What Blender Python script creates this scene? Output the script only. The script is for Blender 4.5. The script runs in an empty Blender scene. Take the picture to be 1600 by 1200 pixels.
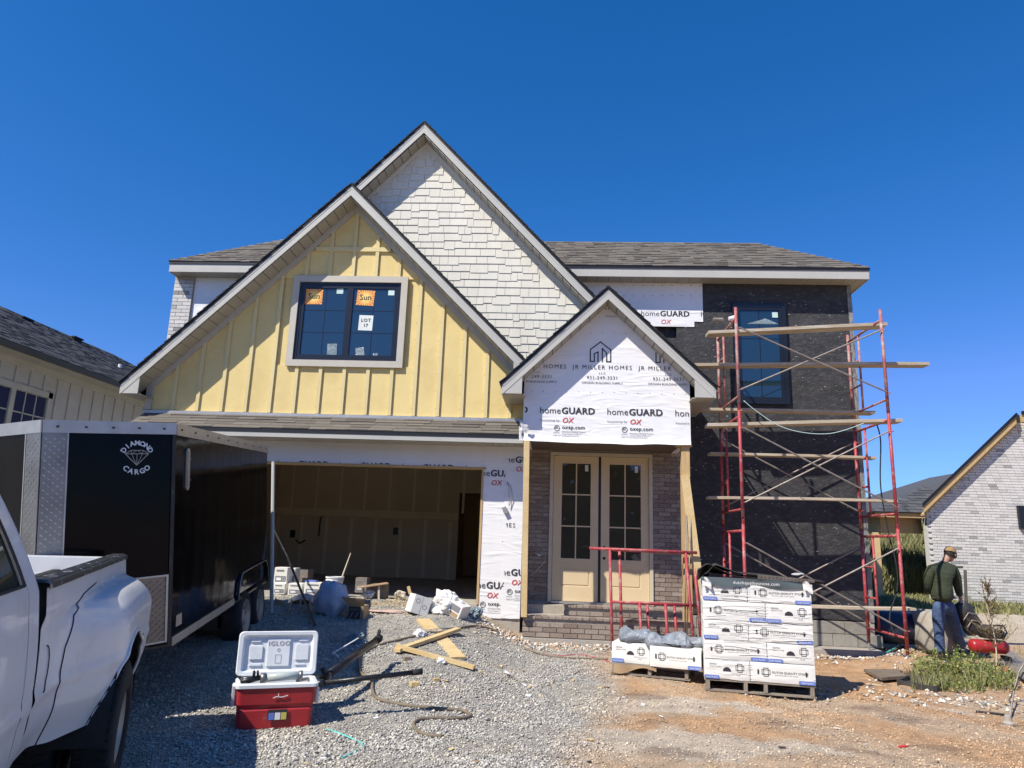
import bpy, bmesh, math, random
import numpy as np
from mathutils import Vector, Matrix, noise
rnd = random.Random(7)
S = bpy.context.scene
C = S.collection
rad = math.radians

# ------------------------------------------------------------------ camera
F = 1120.0                       # focal length in pixels of a 1600 px wide frame
def cam_axes(p, y, r):
    p, y, r = rad(p), rad(y), rad(r)
    fw = Vector((math.sin(y)*math.cos(p), math.cos(y)*math.cos(p), math.sin(p)))
    rt = Vector((math.cos(y), -math.sin(y), 0)); up = rt.cross(fw)
    return rt*math.cos(r)+up*math.sin(r), -rt*math.sin(r)+up*math.cos(r), fw
RT, UP, FW = cam_axes(12.415, -3.744, 1.983)
EYE = Vector((0, 0, 1.6))
cd = bpy.data.cameras.new('camera'); cam = bpy.data.objects.new('camera', cd); C.objects.link(cam)
cd.sensor_width = 36; cd.lens = F/1600*36; cd.clip_start = .05; cd.clip_end = 2000
mw = Matrix((RT, UP, -FW)).transposed().to_4x4(); mw.translation = EYE; cam.matrix_world = mw
S.camera = cam
# ------------------------------------------------------------------ light
SUN = Vector((1.0, 1.0, -1.62)).normalized()
w = bpy.data.worlds.new('World'); S.world = w; w.use_nodes = True
nt = w.node_tree; bg = nt.nodes['Background']
sk = nt.nodes.new('ShaderNodeTexSky'); sk.sky_type = 'NISHITA'; sk.sun_disc = False
sk.sun_elevation = math.asin(-SUN.z); sk.sun_rotation = math.atan2(-SUN.x, -SUN.y)
sk.altitude = 300; sk.air_density = 1.0; sk.dust_density = 0.1; sk.ozone_density = 4.0
tint = nt.nodes.new('ShaderNodeMix'); tint.data_type = 'RGBA'; tint.blend_type = 'MULTIPLY'; tint.inputs[0].default_value = 1
tint.inputs[7].default_value = (.58, .92, 1.45, 1)          # the clear deep blue of this October sky
nt.links.new(sk.outputs[0], tint.inputs[6]); bg.inputs[1].default_value = 0.12
# grade the sky per channel: value = a * (K*sky)^g, red held back near the horizon
sep = nt.nodes.new('ShaderNodeSeparateColor'); com = nt.nodes.new('ShaderNodeCombineColor'); nt.links.new(tint.outputs[2], sep.inputs[0])
def mnode(op, x, y):
    n = nt.nodes.new('ShaderNodeMath'); n.operation = op
    for i, q in enumerate((x, y)):
        if isinstance(q, (int, float)): n.inputs[i].default_value = q
        else: nt.links.new(q, n.inputs[i])
    return n.outputs[0]
for i, (ga, aa) in enumerate(((2.14, 6.4), (.969, .652), (.942, .716))):
    v_ = mnode('MULTIPLY', sep.outputs[i], .12); o_ = mnode('MULTIPLY', mnode('POWER', v_, ga), aa)
    if i == 0: o_ = mnode('MINIMUM', o_, mnode('ADD', mnode('MULTIPLY', v_, .61), .026))
    nt.links.new(mnode('DIVIDE', o_, .12), com.inputs[i])
nt.links.new(com.outputs[0], bg.inputs[0])
ld = bpy.data.lights.new('sun', 'SUN'); ld.energy = 5.0; ld.angle = rad(.5); ld.color = (1, .945, .84)
sl = bpy.data.objects.new('sun', ld); C.objects.link(sl); sl.rotation_euler = SUN.to_track_quat('-Z', 'Y').to_euler(); sl.location = (-20, -20, 30)
S.view_settings.view_transform = 'Standard'; S.view_settings.look = 'None'
S.view_settings.exposure = 0.35; S.view_settings.gamma = 1
S.cycles.max_bounces = 8; S.cycles.diffuse_bounces = 4; S.cycles.glossy_bounces = 4
S.cycles.sample_clamp_indirect = 6

# ------------------------------------------------------------------ measuring helpers
def ray(px, py): return FW*F + RT*(px-800) - UP*(py-600)
def at(px, py, Y):
    d = ray(px, py); return EYE + d*(Y/d.y)
def ss(a, b, x):
    t = max(0., min(1., (x-a)/(b-a))); return t*t*(3-2*t)
def G(x, y):
    """height of the ground"""
    z = .14*ss(7.5, 11.8, y)*(1-.85*ss(2.0, 2.9, x))
    z += .18*math.exp(-((x-5.15)**2/.3+(y-11.2)**2/.25))
    side = 1-ss(-1.7, -.2, x)
    z += side*(.47*max(0, min(1, (y-6.3)/5.3)))*(1-ss(30, 40, y))
    z += ss(15.5, 20, y)*(.38-.3*side)
    z += ss(20, 33, y)*.9*ss(4, 9, x)
    return z
def Gn(x, y):
    n = noise.noise((x*.7, y*.7, 1.3))*.03+noise.noise((x*2.6, y*2.6, 4.1))*.014+noise.noise((x*9, y*9, 2))*.006
    # churned dirt round the pallet and the scaffold foot
    n += .07*math.exp(-((x-3.9)**2/.5+(y-9.4)**2/.2))*(.5+noise.noise((x*5, y*5, 7)))
    n += .16*math.exp(-((x-5.5)**2/.12+(y-11.9)**2/.1))
    n += .04*math.exp(-((x-2.2)**2/1.2+(y-8.0)**2/.05))*noise.noise((x*3, y*7, 9))
    return G(x, y)+n
def gat(px, py, dz=0):
    """where the sight line through a pixel meets the ground"""
    d = ray(px, py); d = d/d.y; lo, hi = 1., 60.
    z = 0.
    for _ in range(40):
        t = (z+dz-EYE.z)/d.z if d.z < -1e-4 else 60
        t = min(t, 60); p = EYE+d*t; z = .5*z+.5*G(p.x, p.y)
    return Vector((p.x, p.y, G(p.x, p.y)))

# ------------------------------------------------------------------ materials
def nodes(name):
    m = bpy.data.materials.new(name); m.use_nodes = True
    return m, m.node_tree, m.node_tree.nodes['Principled BSDF']
def N(nt, typ, **kw):
    n = nt.nodes.new(typ)
    for k, v in kw.items(): setattr(n, k, v)
    return n
def ramp(nt, fac, stops):
    r = N(nt, 'ShaderNodeValToRGB'); e = r.color_ramp.elements
    while len(e) < len(stops): e.new(.5)
    for i, (p, c) in enumerate(stops): e[i].position = p; e[i].color = (*c, 1)
    nt.links.new(fac, r.inputs[0]); return r.outputs[0]
def mixc(nt, fac, a, b, mode='MIX'):
    m = N(nt, 'ShaderNodeMix', data_type='RGBA', blend_type=mode)
    for sock, v in ((m.inputs[0], fac), (m.inputs[6], a), (m.inputs[7], b)):
        if hasattr(v, 'links') or hasattr(v, 'is_linked'): nt.links.new(v, sock)
        elif isinstance(v, (int, float)): sock.default_value = v
        else: sock.default_value = (*v, 1)
    return m.outputs[2]
def coords(nt, kind='Object', scale=(1, 1, 1)):
    tc = N(nt, 'ShaderNodeTexCoord'); mp = N(nt, 'ShaderNodeMapping'); mp.inputs['Scale'].default_value = scale
    if kind == 'World':
        g = N(nt, 'ShaderNodeNewGeometry'); nt.links.new(g.outputs['Position'], mp.inputs[0])
    else: nt.links.new(tc.outputs[kind], mp.inputs[0])
    return mp.outputs[0]
def noi(nt, vec, scale, detail=6, rough=.6):
    n = N(nt, 'ShaderNodeTexNoise'); n.inputs['Scale'].default_value = scale; n.inputs['Detail'].default_value = detail
    n.inputs['Roughness'].default_value = rough; nt.links.new(vec, n.inputs['Vector']); return n.outputs['Fac']
def mat(name, c1, c2=None, sc=6, rough=.6, metal=0, bump=0, bsc=40, stretch=(1, 1, 1), dirt=None, dsc=1.5, dlo=.52, dhi=.72,
        island=0, spec=None, coat=0, kind='World', ior=None):
    m, nt, p = nodes(name)
    v = coords(nt, kind, stretch)
    c2 = c2 or tuple(x*.82 for x in c1)
    col = ramp(nt, noi(nt, v, sc), [(.32, c2), (.68, c1)])
    if dirt:
        f = ramp(nt, noi(nt, v, dsc, 9, .68), [(dlo, (0, 0, 0)), (dhi, (1, 1, 1))])
        col = mixc(nt, f, col, dirt)
    if island:
        g = N(nt, 'ShaderNodeNewGeometry'); oi = N(nt, 'ShaderNodeObjectInfo')
        a = N(nt, 'ShaderNodeMath', operation='ADD'); nt.links.new(g.outputs['Random Per Island'], a.inputs[0]); nt.links.new(oi.outputs['Random'], a.inputs[1])
        fr = N(nt, 'ShaderNodeMath', operation='FRACT'); nt.links.new(a.outputs[0], fr.inputs[0])
        if isinstance(island, list): col = mixc(nt, .8, col, ramp(nt, fr.outputs[0], island))
        else: col = mixc(nt, 1., col, ramp(nt, fr.outputs[0], [(0, (1-island,)*3), (1, (1, 1, 1))]), 'MULTIPLY')
    nt.links.new(col, p.inputs['Base Color'])
    p.inputs['Roughness'].default_value = rough; p.inputs['Metallic'].default_value = metal
    if spec is not None: p.inputs['Specular IOR Level'].default_value = spec
    if ior: p.inputs['IOR'].default_value = ior
    if coat: p.inputs['Coat Weight'].default_value = coat; p.inputs['Coat Roughness'].default_value = .05
    if bump:
        b = N(nt, 'ShaderNodeBump'); b.inputs['Strength'].default_value = bump; b.inputs['Distance'].default_value = .02
        nt.links.new(noi(nt, v, bsc, 8, .6), b.inputs['Height']); nt.links.new(b.outputs[0], p.inputs['Normal'])
    return m
M = {}
M['yellow'] = mat('yellow_board', (.74, .58, .25), (.68, .53, .22), 2.2, .75, bump=.25, bsc=60, dirt=(.58, .42, .17), dsc=1.6, dlo=.5, dhi=.85, island=.07)
M['batten'] = mat('batten_paint', (.68, .565, .29), (.62, .51, .25), 5, .7, bump=.2, bsc=80, stretch=(1, 1, .15))
M['trim'] = mat('grey_trim', (.49, .455, .38), (.45, .415, .35), 5, .6, bump=.15, bsc=70)
M['fascia'] = mat('grey_fascia', (.47, .455, .41), (.43, .415, .375), 3, .5, bump=.06, bsc=30)
M['soffit'] = mat('grey_soffit', (.40, .37, .30), (.36, .335, .27), 3, .5, bump=.05, bsc=30)
M['shake'] = mat('shake_paint', (.70, .67, .58), (.65, .62, .53), 9, .8, bump=.3, bsc=110, stretch=(1, 1, .12), island=.05, dirt=(.56, .52, .44), dsc=2, dlo=.6, dhi=.85)
M['shingle'] = mat('brown_shingle', (.19, .165, .135), (.13, .112, .092), 30, .95, bump=.7, bsc=260, island=[(0, (.10, .087, .074)), (.35, (.155, .137, .113)), (.7, (.20, .176, .142)), (1, (.15, .135, .12))])
M['shingle_edge'] = mat('shingle_edge', (.035, .033, .032), (.02, .02, .02), 30, .9, bump=.4, bsc=120)
M['drip'] = mat('black_drip_edge', (.012, .012, .013), None, 5, .45)
M['dkshingle'] = mat('charcoal_shingle', (.085, .088, .10), (.05, .052, .062), 30, .95, bump=.6, bsc=200, island=[(0, (.05, .052, .06)), (.5, (.08, .083, .093)), (1, (.11, .112, .12))])
def wrapmat(name, base, amp=.5):
    m, nt, p = nodes(name); v = coords(nt, 'World', (1, 1, 1)); v2 = coords(nt, 'World', (1.1, 1, 5))
    nt.links.new(ramp(nt, noi(nt, v, 2.5), [(.3, tuple(x*.93 for x in base)), (.7, base)]), p.inputs['Base Color'])
    p.inputs['Roughness'].default_value = .5
    wv = N(nt, 'ShaderNodeTexNoise'); wv.noise_type = 'RIDGED_MULTIFRACTAL'; wv.inputs['Scale'].default_value = 1.7; wv.inputs['Detail'].default_value = 3
    wv.inputs['Distortion'].default_value = 1.2
    nt.links.new(v2, wv.inputs['Vector'])
    b = N(nt, 'ShaderNodeBump'); b.inputs['Strength'].default_value = amp; b.inputs['Distance'].default_value = .012
    nt.links.new(wv.outputs[0], b.inputs['Height']); nt.links.new(b.outputs[0], p.inputs['Normal'])
    return m
M['wrap'] = wrapmat('white_house_wrap', (.82, .81, .80), .85)
M['film'] = wrapmat('wrapped_carton', (.74, .73, .69), 1.0)
M['carton'] = mat('white_carton', (.78, .76, .71), (.72, .70, .64), 4, .6, bump=.1, bsc=20)
M['ink'] = mat('black_ink', (.03, .03, .035), None, 5, .7)
M['greyink'] = mat('grey_ink', (.22, .22, .24), None, 5, .7)
M['redink'] = mat('red_ink', (.62, .06, .05), None, 5, .7)
M['blueink'] = mat('blue_label', (.10, .17, .50), (.14, .21, .52), 8, .6)
M['whiteink'] = mat('white_print', (.8, .8, .8), None, 5, .6)
M['black_wrap'] = mat('black_building_paper', (.040, .039, .042), (.022, .022, .024), 3, .7, bump=.7, bsc=34, stretch=(.8, 1, 1.7), dirt=(.11, .107, .104), dsc=14, dlo=.5, dhi=.8)
M['speck'] = mat('mortar_speck', (.4, .39, .37), None, 4, .8)
M['brick'] = mat('brown_brick', (.33, .265, .215), (.25, .20, .165), 30, .9, bump=.7, bsc=90, island=[(0, (.20, .145, .115)), (.4, (.29, .235, .19)), (.8, (.37, .31, .26)), (1, (.25, .18, .14))], dirt=(.46, .41, .35), dsc=22, dlo=.5, dhi=.72)
M['mortar'] = mat('mortar', (.42, .37, .31), (.35, .31, .26), 18, .95, bump=.5, bsc=90)
M['wbrick'] = mat('pale_brick', (.55, .53, .51), (.48, .46, .45), 22, .9, bump=.6, bsc=70, island=[(0, (.22, .215, .21)), (.06, (.46, .45, .43)), (.2, (.62, .60, .56)), (1, (.72, .69, .65))], dirt=(.40, .39, .37), dsc=26, dlo=.58, dhi=.7)
M['wmortar'] = mat('pale_mortar', (.62, .60, .56), (.55, .53, .49), 18, .95)
M['block'] = mat('concrete_block', (.36, .34, .29), (.30, .28, .24), 12, .95, bump=.6, bsc=90, island=.14)
M['concrete'] = mat('concrete', (.42, .39, .34), (.34, .31, .27), 6, .9, bump=.4, bsc=60, dirt=(.30, .22, .15), dsc=2.5)
M['drywall'] = mat('drywall', (.60, .51, .36), (.55, .465, .325), 1.5, .9)
M['mud'] = mat('joint_compound', (.74, .66, .50), (.66, .58, .42), 3, .9)
M['wood'] = mat('pine_lumber', (.56, .39, .19), (.46, .30, .13), 5, .75, bump=.3, bsc=30, stretch=(6, 6, .5), dirt=(.40, .24, .10), dsc=3, dlo=.6, dhi=.8)
M['woodx'] = mat('pine_lumber_flat', (.66, .50, .26), (.55, .39, .18), 5, .75, bump=.3, bsc=30, dirt=(.42, .27, .12), dsc=5, dlo=.6, dhi=.8)
M['plank'] = mat('weathered_plank', (.56, .47, .34), (.42, .34, .24), 4, .85, bump=.4, bsc=25, stretch=(.5, 6, 6), dirt=(.62, .59, .53), dsc=2, dlo=.5, dhi=.72, island=.15)
M['pallet'] = mat('grey_pallet_wood', (.28, .24, .19), (.20, .165, .13), 8, .9, bump=.4, bsc=40)
M['redsteel'] = mat('red_scaffold_paint', (.42, .055, .065), (.34, .04, .05), 6, .5, bump=.3, bsc=60, dirt=(.38, .25, .22), dsc=9, dlo=.5, dhi=.68)
M['redfaded'] = mat('faded_red_paint', (.38, .12, .11), (.32, .08, .08), 6, .6, bump=.3, bsc=60, dirt=(.40, .31, .27), dsc=9, dlo=.45, dhi=.62)
M['galv'] = mat('galvanised_tube', (.34, .30, .26), (.22, .18, .15), 10, .5, metal=.3, bump=.2, bsc=60)
M['blackframe'] = mat('black_window_frame', (.012, .014, .02), None, 5, .3)
M['beige'] = mat('primed_door', (.68, .53, .32), (.64, .50, .30), 3, .6, bump=.05, bsc=60)
M['casing'] = mat('door_casing', (.60, .52, .38), (.55, .48, .35), 4, .6)
def glass(name, c, ior=1.75, rough=.02):
    m, nt, p = nodes(name); p.inputs['Base Color'].default_value = (*c, 1); p.inputs['Roughness'].default_value = rough
    p.inputs['IOR'].default_value = ior; p.inputs['Specular Tint'].default_value = (.75, .9, 1, 1)
    v = coords(nt, 'World'); b = N(nt, 'ShaderNodeBump'); b.inputs['Strength'].default_value = .05; b.inputs['Distance'].default_value = .02
    nt.links.new(noi(nt, v, 1.6, 1), b.inputs['Height']); nt.links.new(b.outputs[0], p.inputs['Normal']); return m
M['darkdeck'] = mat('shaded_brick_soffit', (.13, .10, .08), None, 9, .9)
M['glass'] = glass('window_glass', (.012, .032, .05), 1.9)
M['doorglass'] = glass('door_glass', (.055, .047, .034), 1.6)
M['purpleglass'] = glass('screened_glass', (.025, .028, .08), 1.7, .12)
M['sticker'] = mat('pale_sticker', (.55, .72, .66), None, 4, .6)
M['paper'] = mat('white_paper', (.75, .78, .74), None, 4, .7)
M['plastic'] = mat('clear_plastic_bag', (.30, .36, .38), (.12, .18, .22), 30, .15, bump=1, bsc=60)
def sunburst():
    m, nt, p = nodes('sunburst_sticker'); tc = N(nt, 'ShaderNodeTexCoord'); sp = N(nt, 'ShaderNodeSeparateXYZ'); nt.links.new(tc.outputs['Object'], sp.inputs[0])
    at2 = N(nt, 'ShaderNodeMath', operation='ARCTAN2'); nt.links.new(sp.outputs[2], at2.inputs[0]); nt.links.new(sp.outputs[0], at2.inputs[1])
    ml = N(nt, 'ShaderNodeMath', operation='MULTIPLY'); nt.links.new(at2.outputs[0], ml.inputs[0]); ml.inputs[1].default_value = 22
    sn = N(nt, 'ShaderNodeMath', operation='SINE'); nt.links.new(ml.outputs[0], sn.inputs[0])
    ln = N(nt, 'ShaderNodeVectorMath', operation='LENGTH'); nt.links.new(tc.outputs['Object'], ln.inputs[0])
    a = mixc(nt, ramp(nt, sn.outputs[0], [(.3, (0, 0, 0)), (.7, (1, 1, 1))]), (.60, .16, .04), (.82, .50, .10))
    b = mixc(nt, ramp(nt, ln.outputs[1], [(.05, (1, 1, 1)), (.14, (0, 0, 0))]), a, (.9, .62, .16)); nt.links.new(b, p.inputs['Base Color']); return m
M['sunburst'] = sunburst()
M['truck'] = mat('white_truck_paint', (.78, .77, .75), (.74, .73, .71), 2, .42, bump=.02, bsc=30, coat=.35, dirt=(.50, .47, .42), dsc=4.5, dlo=.55, dhi=.95)
M['rubber'] = mat('black_rubber', (.02, .02, .02), (.012, .012, .012), 12, .8, bump=.3, bsc=80)
M['railcap'] = mat('worn_black_rail_cap', (.045, .045, .047), (.02, .02, .02), 8, .5, bump=.3, bsc=50, dirt=(.5, .5, .5), dsc=14, dlo=.56, dhi=.66)
M['trailer'] = mat('black_trailer_skin', (.005, .005, .006), (.003, .003, .004), 1.5, .1, bump=.12, bsc=1.6, dirt=(.010, .009, .008), dsc=4, dlo=.6, dhi=.9, spec=.10)
M['alu'] = mat('aluminium_trim', (.55, .53, .49), (.45, .43, .40), 6, .42, metal=.75, bump=.1, bsc=30)
M['diamond'] = mat('diamond_plate', (.30, .29, .28), (.22, .21, .20), 6, .38, metal=.8, bump=.1, bsc=30)
M['bronze'] = mat('brown_reflection_plate', (.34, .27, .19), (.28, .21, .15), 6, .5, metal=.6, bump=.1, bsc=30)  # stone guard plate: brown reflection put into its base colour
M['rim'] = mat('dusty_steel_rim', (.46, .42, .36), None, 6, .5, metal=.6)
M['coolred'] = mat('red_cooler_plastic', (.42, .025, .03), (.34, .02, .025), 4, .42, bump=.1, bsc=30, dirt=(.48, .20, .18), dsc=9, dlo=.62, dhi=.85, kind='Object')
M['coolwhite'] = mat('white_cooler_plastic', (.74, .76, .77), (.66, .68, .70), 5, .4, bump=.05, bsc=30, dirt=(.55, .53, .48), dsc=6, dlo=.6, dhi=.85)
M['blackmetal'] = mat('black_metal', (.03, .03, .032), (.018, .018, .02), 8, .35, metal=.3, bump=.1, bsc=60, dirt=(.12, .11, .10), dsc=6, dlo=.58, dhi=.8)
M['clear'] = mat('cloudy_tube', (.50, .54, .50), (.38, .42, .38), 8, .3)
M['steel'] = mat('dull_steel', (.30, .29, .28), (.2, .19, .18), 10, .4, metal=.7)
M['hose'] = mat('tan_hose', (.22, .17, .12), (.15, .12, .085), 12, .7, bump=.3, bsc=80)
M['cyan'] = mat('cyan_strap', (.12, .55, .50), None, 5, .6)
M['greybag'] = mat('grey_plastic_bag', (.27, .30, .34), (.17, .19, .22), 5, .36, bump=1.0, bsc=16, dirt=(.12, .12, .13), dsc=9, dlo=.56, dhi=.7)
M['blacksheet'] = mat('black_plastic_sheet', (.06, .055, .05), (.035, .032, .03), 6, .45, bump=.4, bsc=90)
M['band'] = mat('slate_carton_band', (.10, .13, .14), None, 5, .5)
M['cardboard'] = mat('cardboard', (.40, .28, .16), (.34, .23, .13), 5, .8)
M['tarp'] = mat('plastic_tarp', (.45, .50, .58), (.33, .38, .46), 4, .3, bump=1, bsc=8)
M['skin'] = mat('skin', (.42, .24, .16), None, 5, .6)
M['glove'] = mat('pale_glove', (.62, .50, .42), None, 5, .8)
M['sweater'] = mat('dark_green_sweatshirt', (.048, .058, .030), (.030, .040, .021), 5, .95, bump=1.0, bsc=11, stretch=(1, 1, 2.2), dirt=(.09, .09, .06), dsc=5, dlo=.6, dhi=.9)
M['jeans'] = mat('blue_jeans', (.075, .12, .22), (.035, .065, .14), 9, .9, bump=1.0, bsc=14, stretch=(1, 1, 2), dirt=(.17, .2, .26), dsc=7, dlo=.56, dhi=.85)
M['cap'] = mat('tan_cap', (.34, .22, .10), None, 5, .9)
M['hair'] = mat('dark_hair', (.015, .012, .01), None, 5, .8)
M['boot'] = mat('dark_boot', (.05, .035, .025), None, 5, .8)
M['toolbag'] = mat('black_tool_bag', (.018, .018, .02), (.05, .045, .04), 14, .5, bump=.6, bsc=20)
M['redtank'] = mat('red_tank_paint', (.40, .02, .025), (.30, .018, .02), 8, .35, dirt=(.35, .22, .16), dsc=12, dlo=.6, dhi=.8)
M['bluepipe'] = mat('dark_culvert', (.030, .042, .080), (.022, .03, .06), 4, .5, bump=.2, bsc=10)
M['nsiding'] = mat('neighbour_siding', (.50, .47, .41), (.46, .43, .375), 3, .7, bump=.1, bsc=50)
M['ntrim'] = mat('neighbour_trim', (.52, .48, .38), None, 3, .6)
M['gutter'] = mat('brown_gutter', (.10, .085, .06), None, 3, .5)
M['leaf'] = mat('weed_leaf', (.16, .21, .045), (.09, .13, .03), 9, .7, island=[(0, (.06, .10, .022)), (.45, (.15, .20, .042)), (.75, (.32, .36, .08)), (.9, (.42, .42, .12)), (1, (.34, .25, .12))])
M['dryleaf'] = mat('dried_weed', (.16, .11, .05), (.10, .07, .035), 9, .8, island=[(0, (.09, .06, .03)), (1, (.26, .20, .10))])
M['grass'] = mat('tall_grass', (.22, .22, .08), (.14, .15, .05), 2, .8, island=[(0, (.10, .125, .035)), (.4, (.20, .21, .07)), (.75, (.33, .30, .14)), (1, (.42, .37, .22))])
M['soil'] = mat('bank_soil', (.22, .19, .09), (.15, .14, .06), 3, .95)

# coloured ground: colours come from a colour attribute (earth, gravel, pale rubble)
def attrmat(name, rough=.95, bump=.5, bsc=160, amp=.45, isl=False):
    m, nt, p = nodes(name); a = N(nt, 'ShaderNodeAttribute'); a.attribute_name = 'Col'; v = coords(nt, 'World')
    f = ramp(nt, noi(nt, v, 55, 8, .75), [(.3, (1-amp,)*3), (.7, (1.15,)*3)])
    col = mixc(nt, 1., a.outputs['Color'], f, 'MULTIPLY')
    if isl:
        g = N(nt, 'ShaderNodeNewGeometry'); col = mixc(nt, 1., col, ramp(nt, g.outputs['Random Per Island'], [(0, (.5, .5, .52)), (.5, (.9, .9, .9)), (1, (1.5, 1.47, 1.4))]), 'MULTIPLY')
    nt.links.new(col, p.inputs['Base Color']); p.inputs['Roughness'].default_value = rough
    if bump:
        b = N(nt, 'ShaderNodeBump'); b.inputs['Strength'].default_value = bump; b.inputs['Distance'].default_value = .02
        nt.links.new(noi(nt, v, bsc, 6, .7), b.inputs['Height']); nt.links.new(b.outputs[0], p.inputs['Normal'])
    return m
M['ground'] = attrmat('ground_earth', bump=.9, bsc=70)
M['stones'] = attrmat('loose_stone', bump=0, amp=.2, isl=True)

# ------------------------------------------------------------------ object helpers
WM = {}
def thing(name, label, cat, loc=(0, 0, 0), group=None, rot=None):
    o = bpy.data.objects.new(name, None); C.objects.link(o); o.empty_display_size = .2
    mtx = Matrix.Translation(Vector(loc)) @ (rot.to_4x4() if rot else Matrix())
    o.matrix_world = mtx; WM[o.name] = mtx
    o['label'] = label; o['category'] = cat
    if group: o['group'] = group
    return o
def link(name, me, parent=None, world=True, label=None, kind=None, m=None, cat=None, group=None, loc=None):
    """world: the mesh is in scene coordinates, else in its parent's own frame"""
    o = bpy.data.objects.new(name, me); C.objects.link(o)
    if m is not None and not me.materials: me.materials.append(M[m] if isinstance(m, str) else m)
    if loc is not None: o.location = loc
    if parent is not None:
        o.parent = parent
        pm = WM.get(parent.name, Matrix())
        if world: o.matrix_parent_inverse = pm.inverted(); WM[o.name] = Matrix.Translation(o.location)
        else: WM[o.name] = pm @ Matrix.Translation(o.location)
    else: WM[o.name] = Matrix.Translation(o.location)
    if label: o['label'] = label
    if kind: o['kind'] = kind
    if cat: o['category'] = cat
    if group: o['group'] = group
    return o
class B:
    """collects shapes, then links them as ONE mesh object"""
    def __init__(s): s.v = []; s.f = []; s.smooth = False
    def add(s, vs, fs):
        n = len(s.v); s.v += [tuple(x) for x in vs]; s.f += [tuple(i+n for i in f) for f in fs]; return s
    def box(s, c, d, R=None):
        c = Vector(c); x, y, z = (k/2 for k in d); R = R or Matrix.Identity(3)
        vs = [c+R @ Vector((i*x, j*y, k*z)) for i in (-1, 1) for j in (-1, 1) for k in (-1, 1)]
        return s.add(vs, [(0, 1, 3, 2), (4, 6, 7, 5), (0, 4, 5, 1), (2, 3, 7, 6), (0, 2, 6, 4), (1, 5, 7, 3)])
    def bb(s, x0, x1, y0, y1, z0, z1): return s.box(((x0+x1)/2, (y0+y1)/2, (z0+z1)/2), (abs(x1-x0), abs(y1-y0), abs(z1-z0)))
    def prism(s, poly, off):
        """poly: 3D points of one face, off: vector to the opposite face"""
        n = len(poly); off = Vector(off); p = [Vector(q) for q in poly]
        return s.add(p+[q+off for q in p], [tuple(range(n)), tuple(range(2*n-1, n-1, -1))]+[(i, i+n, (i+1) % n+n, (i+1) % n) for i in range(n)])
    def bar(s, a, b, wd, th, up=(0, 0, 1)):
        a, b = Vector(a), Vector(b); d = (b-a); L = d.length; d.normalize(); u = Vector(up); r = d.cross(u)
        if r.length < 1e-4: r = d.cross(Vector((1, 0, 0)))
        r.normalize(); u = r.cross(d); R = Matrix((d, r, u)).transposed()
        return s.box((a+b)/2, (L, wd, th), R)
    def tube(s, pts, r, n=8, cap=True, closed=False):
        pts = [Vector(p) for p in pts]; m = len(pts); rr = r if isinstance(r, (list, tuple)) else [r]*m
        base = len(s.v); prev = None; vs = []
        for i, p in enumerate(pts):
            t = (pts[min(i+1, m-1)]-pts[max(i-1, 0)]).normalized()
            if prev is None:
                a = Vector((0, 0, 1)) if abs(t.z) < .9 else Vector((1, 0, 0)); u = t.cross(a).normalized()
            else: u = (prev-t*prev.dot(t)).normalized()
            prev = u; wv = t.cross(u)
            for k in range(n):
                an = 2*math.pi*k/n; vs.append(p+(u*math.cos(an)+wv*math.sin(an))*rr[i])
        fs = [(i*n+k, i*n+(k+1) % n, (i+1)*n+(k+1) % n, (i+1)*n+k) for i in range(m-1) for k in range(n)]
        if cap: fs += [tuple(range(n-1, -1, -1)), tuple(range((m-1)*n, m*n))]
        return s.add(vs, fs)
    def lathe(s, prof, c, n=24, axis='Z', R=None):
        c = Vector(c); vs = []; m = len(prof)
        for r, h in prof:
            for k in range(n):
                a = 2*math.pi*k/n; q = Vector((r*math.cos(a), r*math.sin(a), h))
                if R is not None: q = R @ q
                vs.append(c+q)
        return s.add(vs, [(i*n+k, i*n+(k+1) % n, (i+1)*n+(k+1) % n, (i+1)*n+k) for i in range(m-1) for k in range(n)])
    def grid(s, fn, nu, nv):
        vs = [fn(i/nu, j/nv) for i in range(nu+1) for j in range(nv+1)]
        return s.add(vs, [(i*(nv+1)+j, (i+1)*(nv+1)+j, (i+1)*(nv+1)+j+1, i*(nv+1)+j+1) for i in range(nu) for j in range(nv)])
    def mesh(s, name, m, bevel=0, smooth=False, fix=True):
        me = bpy.data.meshes.new(name); me.from_pydata(s.v, [], s.f)
        if bevel or fix:
            bm = bmesh.new(); bm.from_mesh(me)
            if fix: bmesh.ops.recalc_face_normals(bm, faces=bm.faces)
            if bevel: bmesh.ops.bevel(bm, geom=bm.edges[:], offset=bevel, segments=2, affect='EDGES', clamp_overlap=True)
            bm.to_mesh(me); bm.free()
        if smooth: me.polygons.foreach_set('use_smooth', [True]*len(me.polygons))
        me.materials.append(M[m] if isinstance(m, str) else m); return me
    def put(s, name, m, parent=None, bevel=0, smooth=False, world=True, label=None, kind=None, cat=None, group=None, fix=True):
        return link(name, s.mesh(name, m, bevel, smooth, fix), parent, world, label, kind, None, cat, group)
def structure(name, b, m, **k): return b.put(name, m, kind='structure', **k)
def copy_tree(o, mtx, label, group=None):
    """a copy of a thing with copies of its parts and sub-parts; mtx: new world matrix"""
    c = o.copy(); C.objects.link(c); c.matrix_world = mtx; c['label'] = label; WM[c.name] = mtx
    if group: c['group'] = group
    def rec(src, dst):
        for ch in src.children:
            d = ch.copy(); C.objects.link(d); d.parent = dst; rec(ch, d)
    rec(o, c); return c
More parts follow.
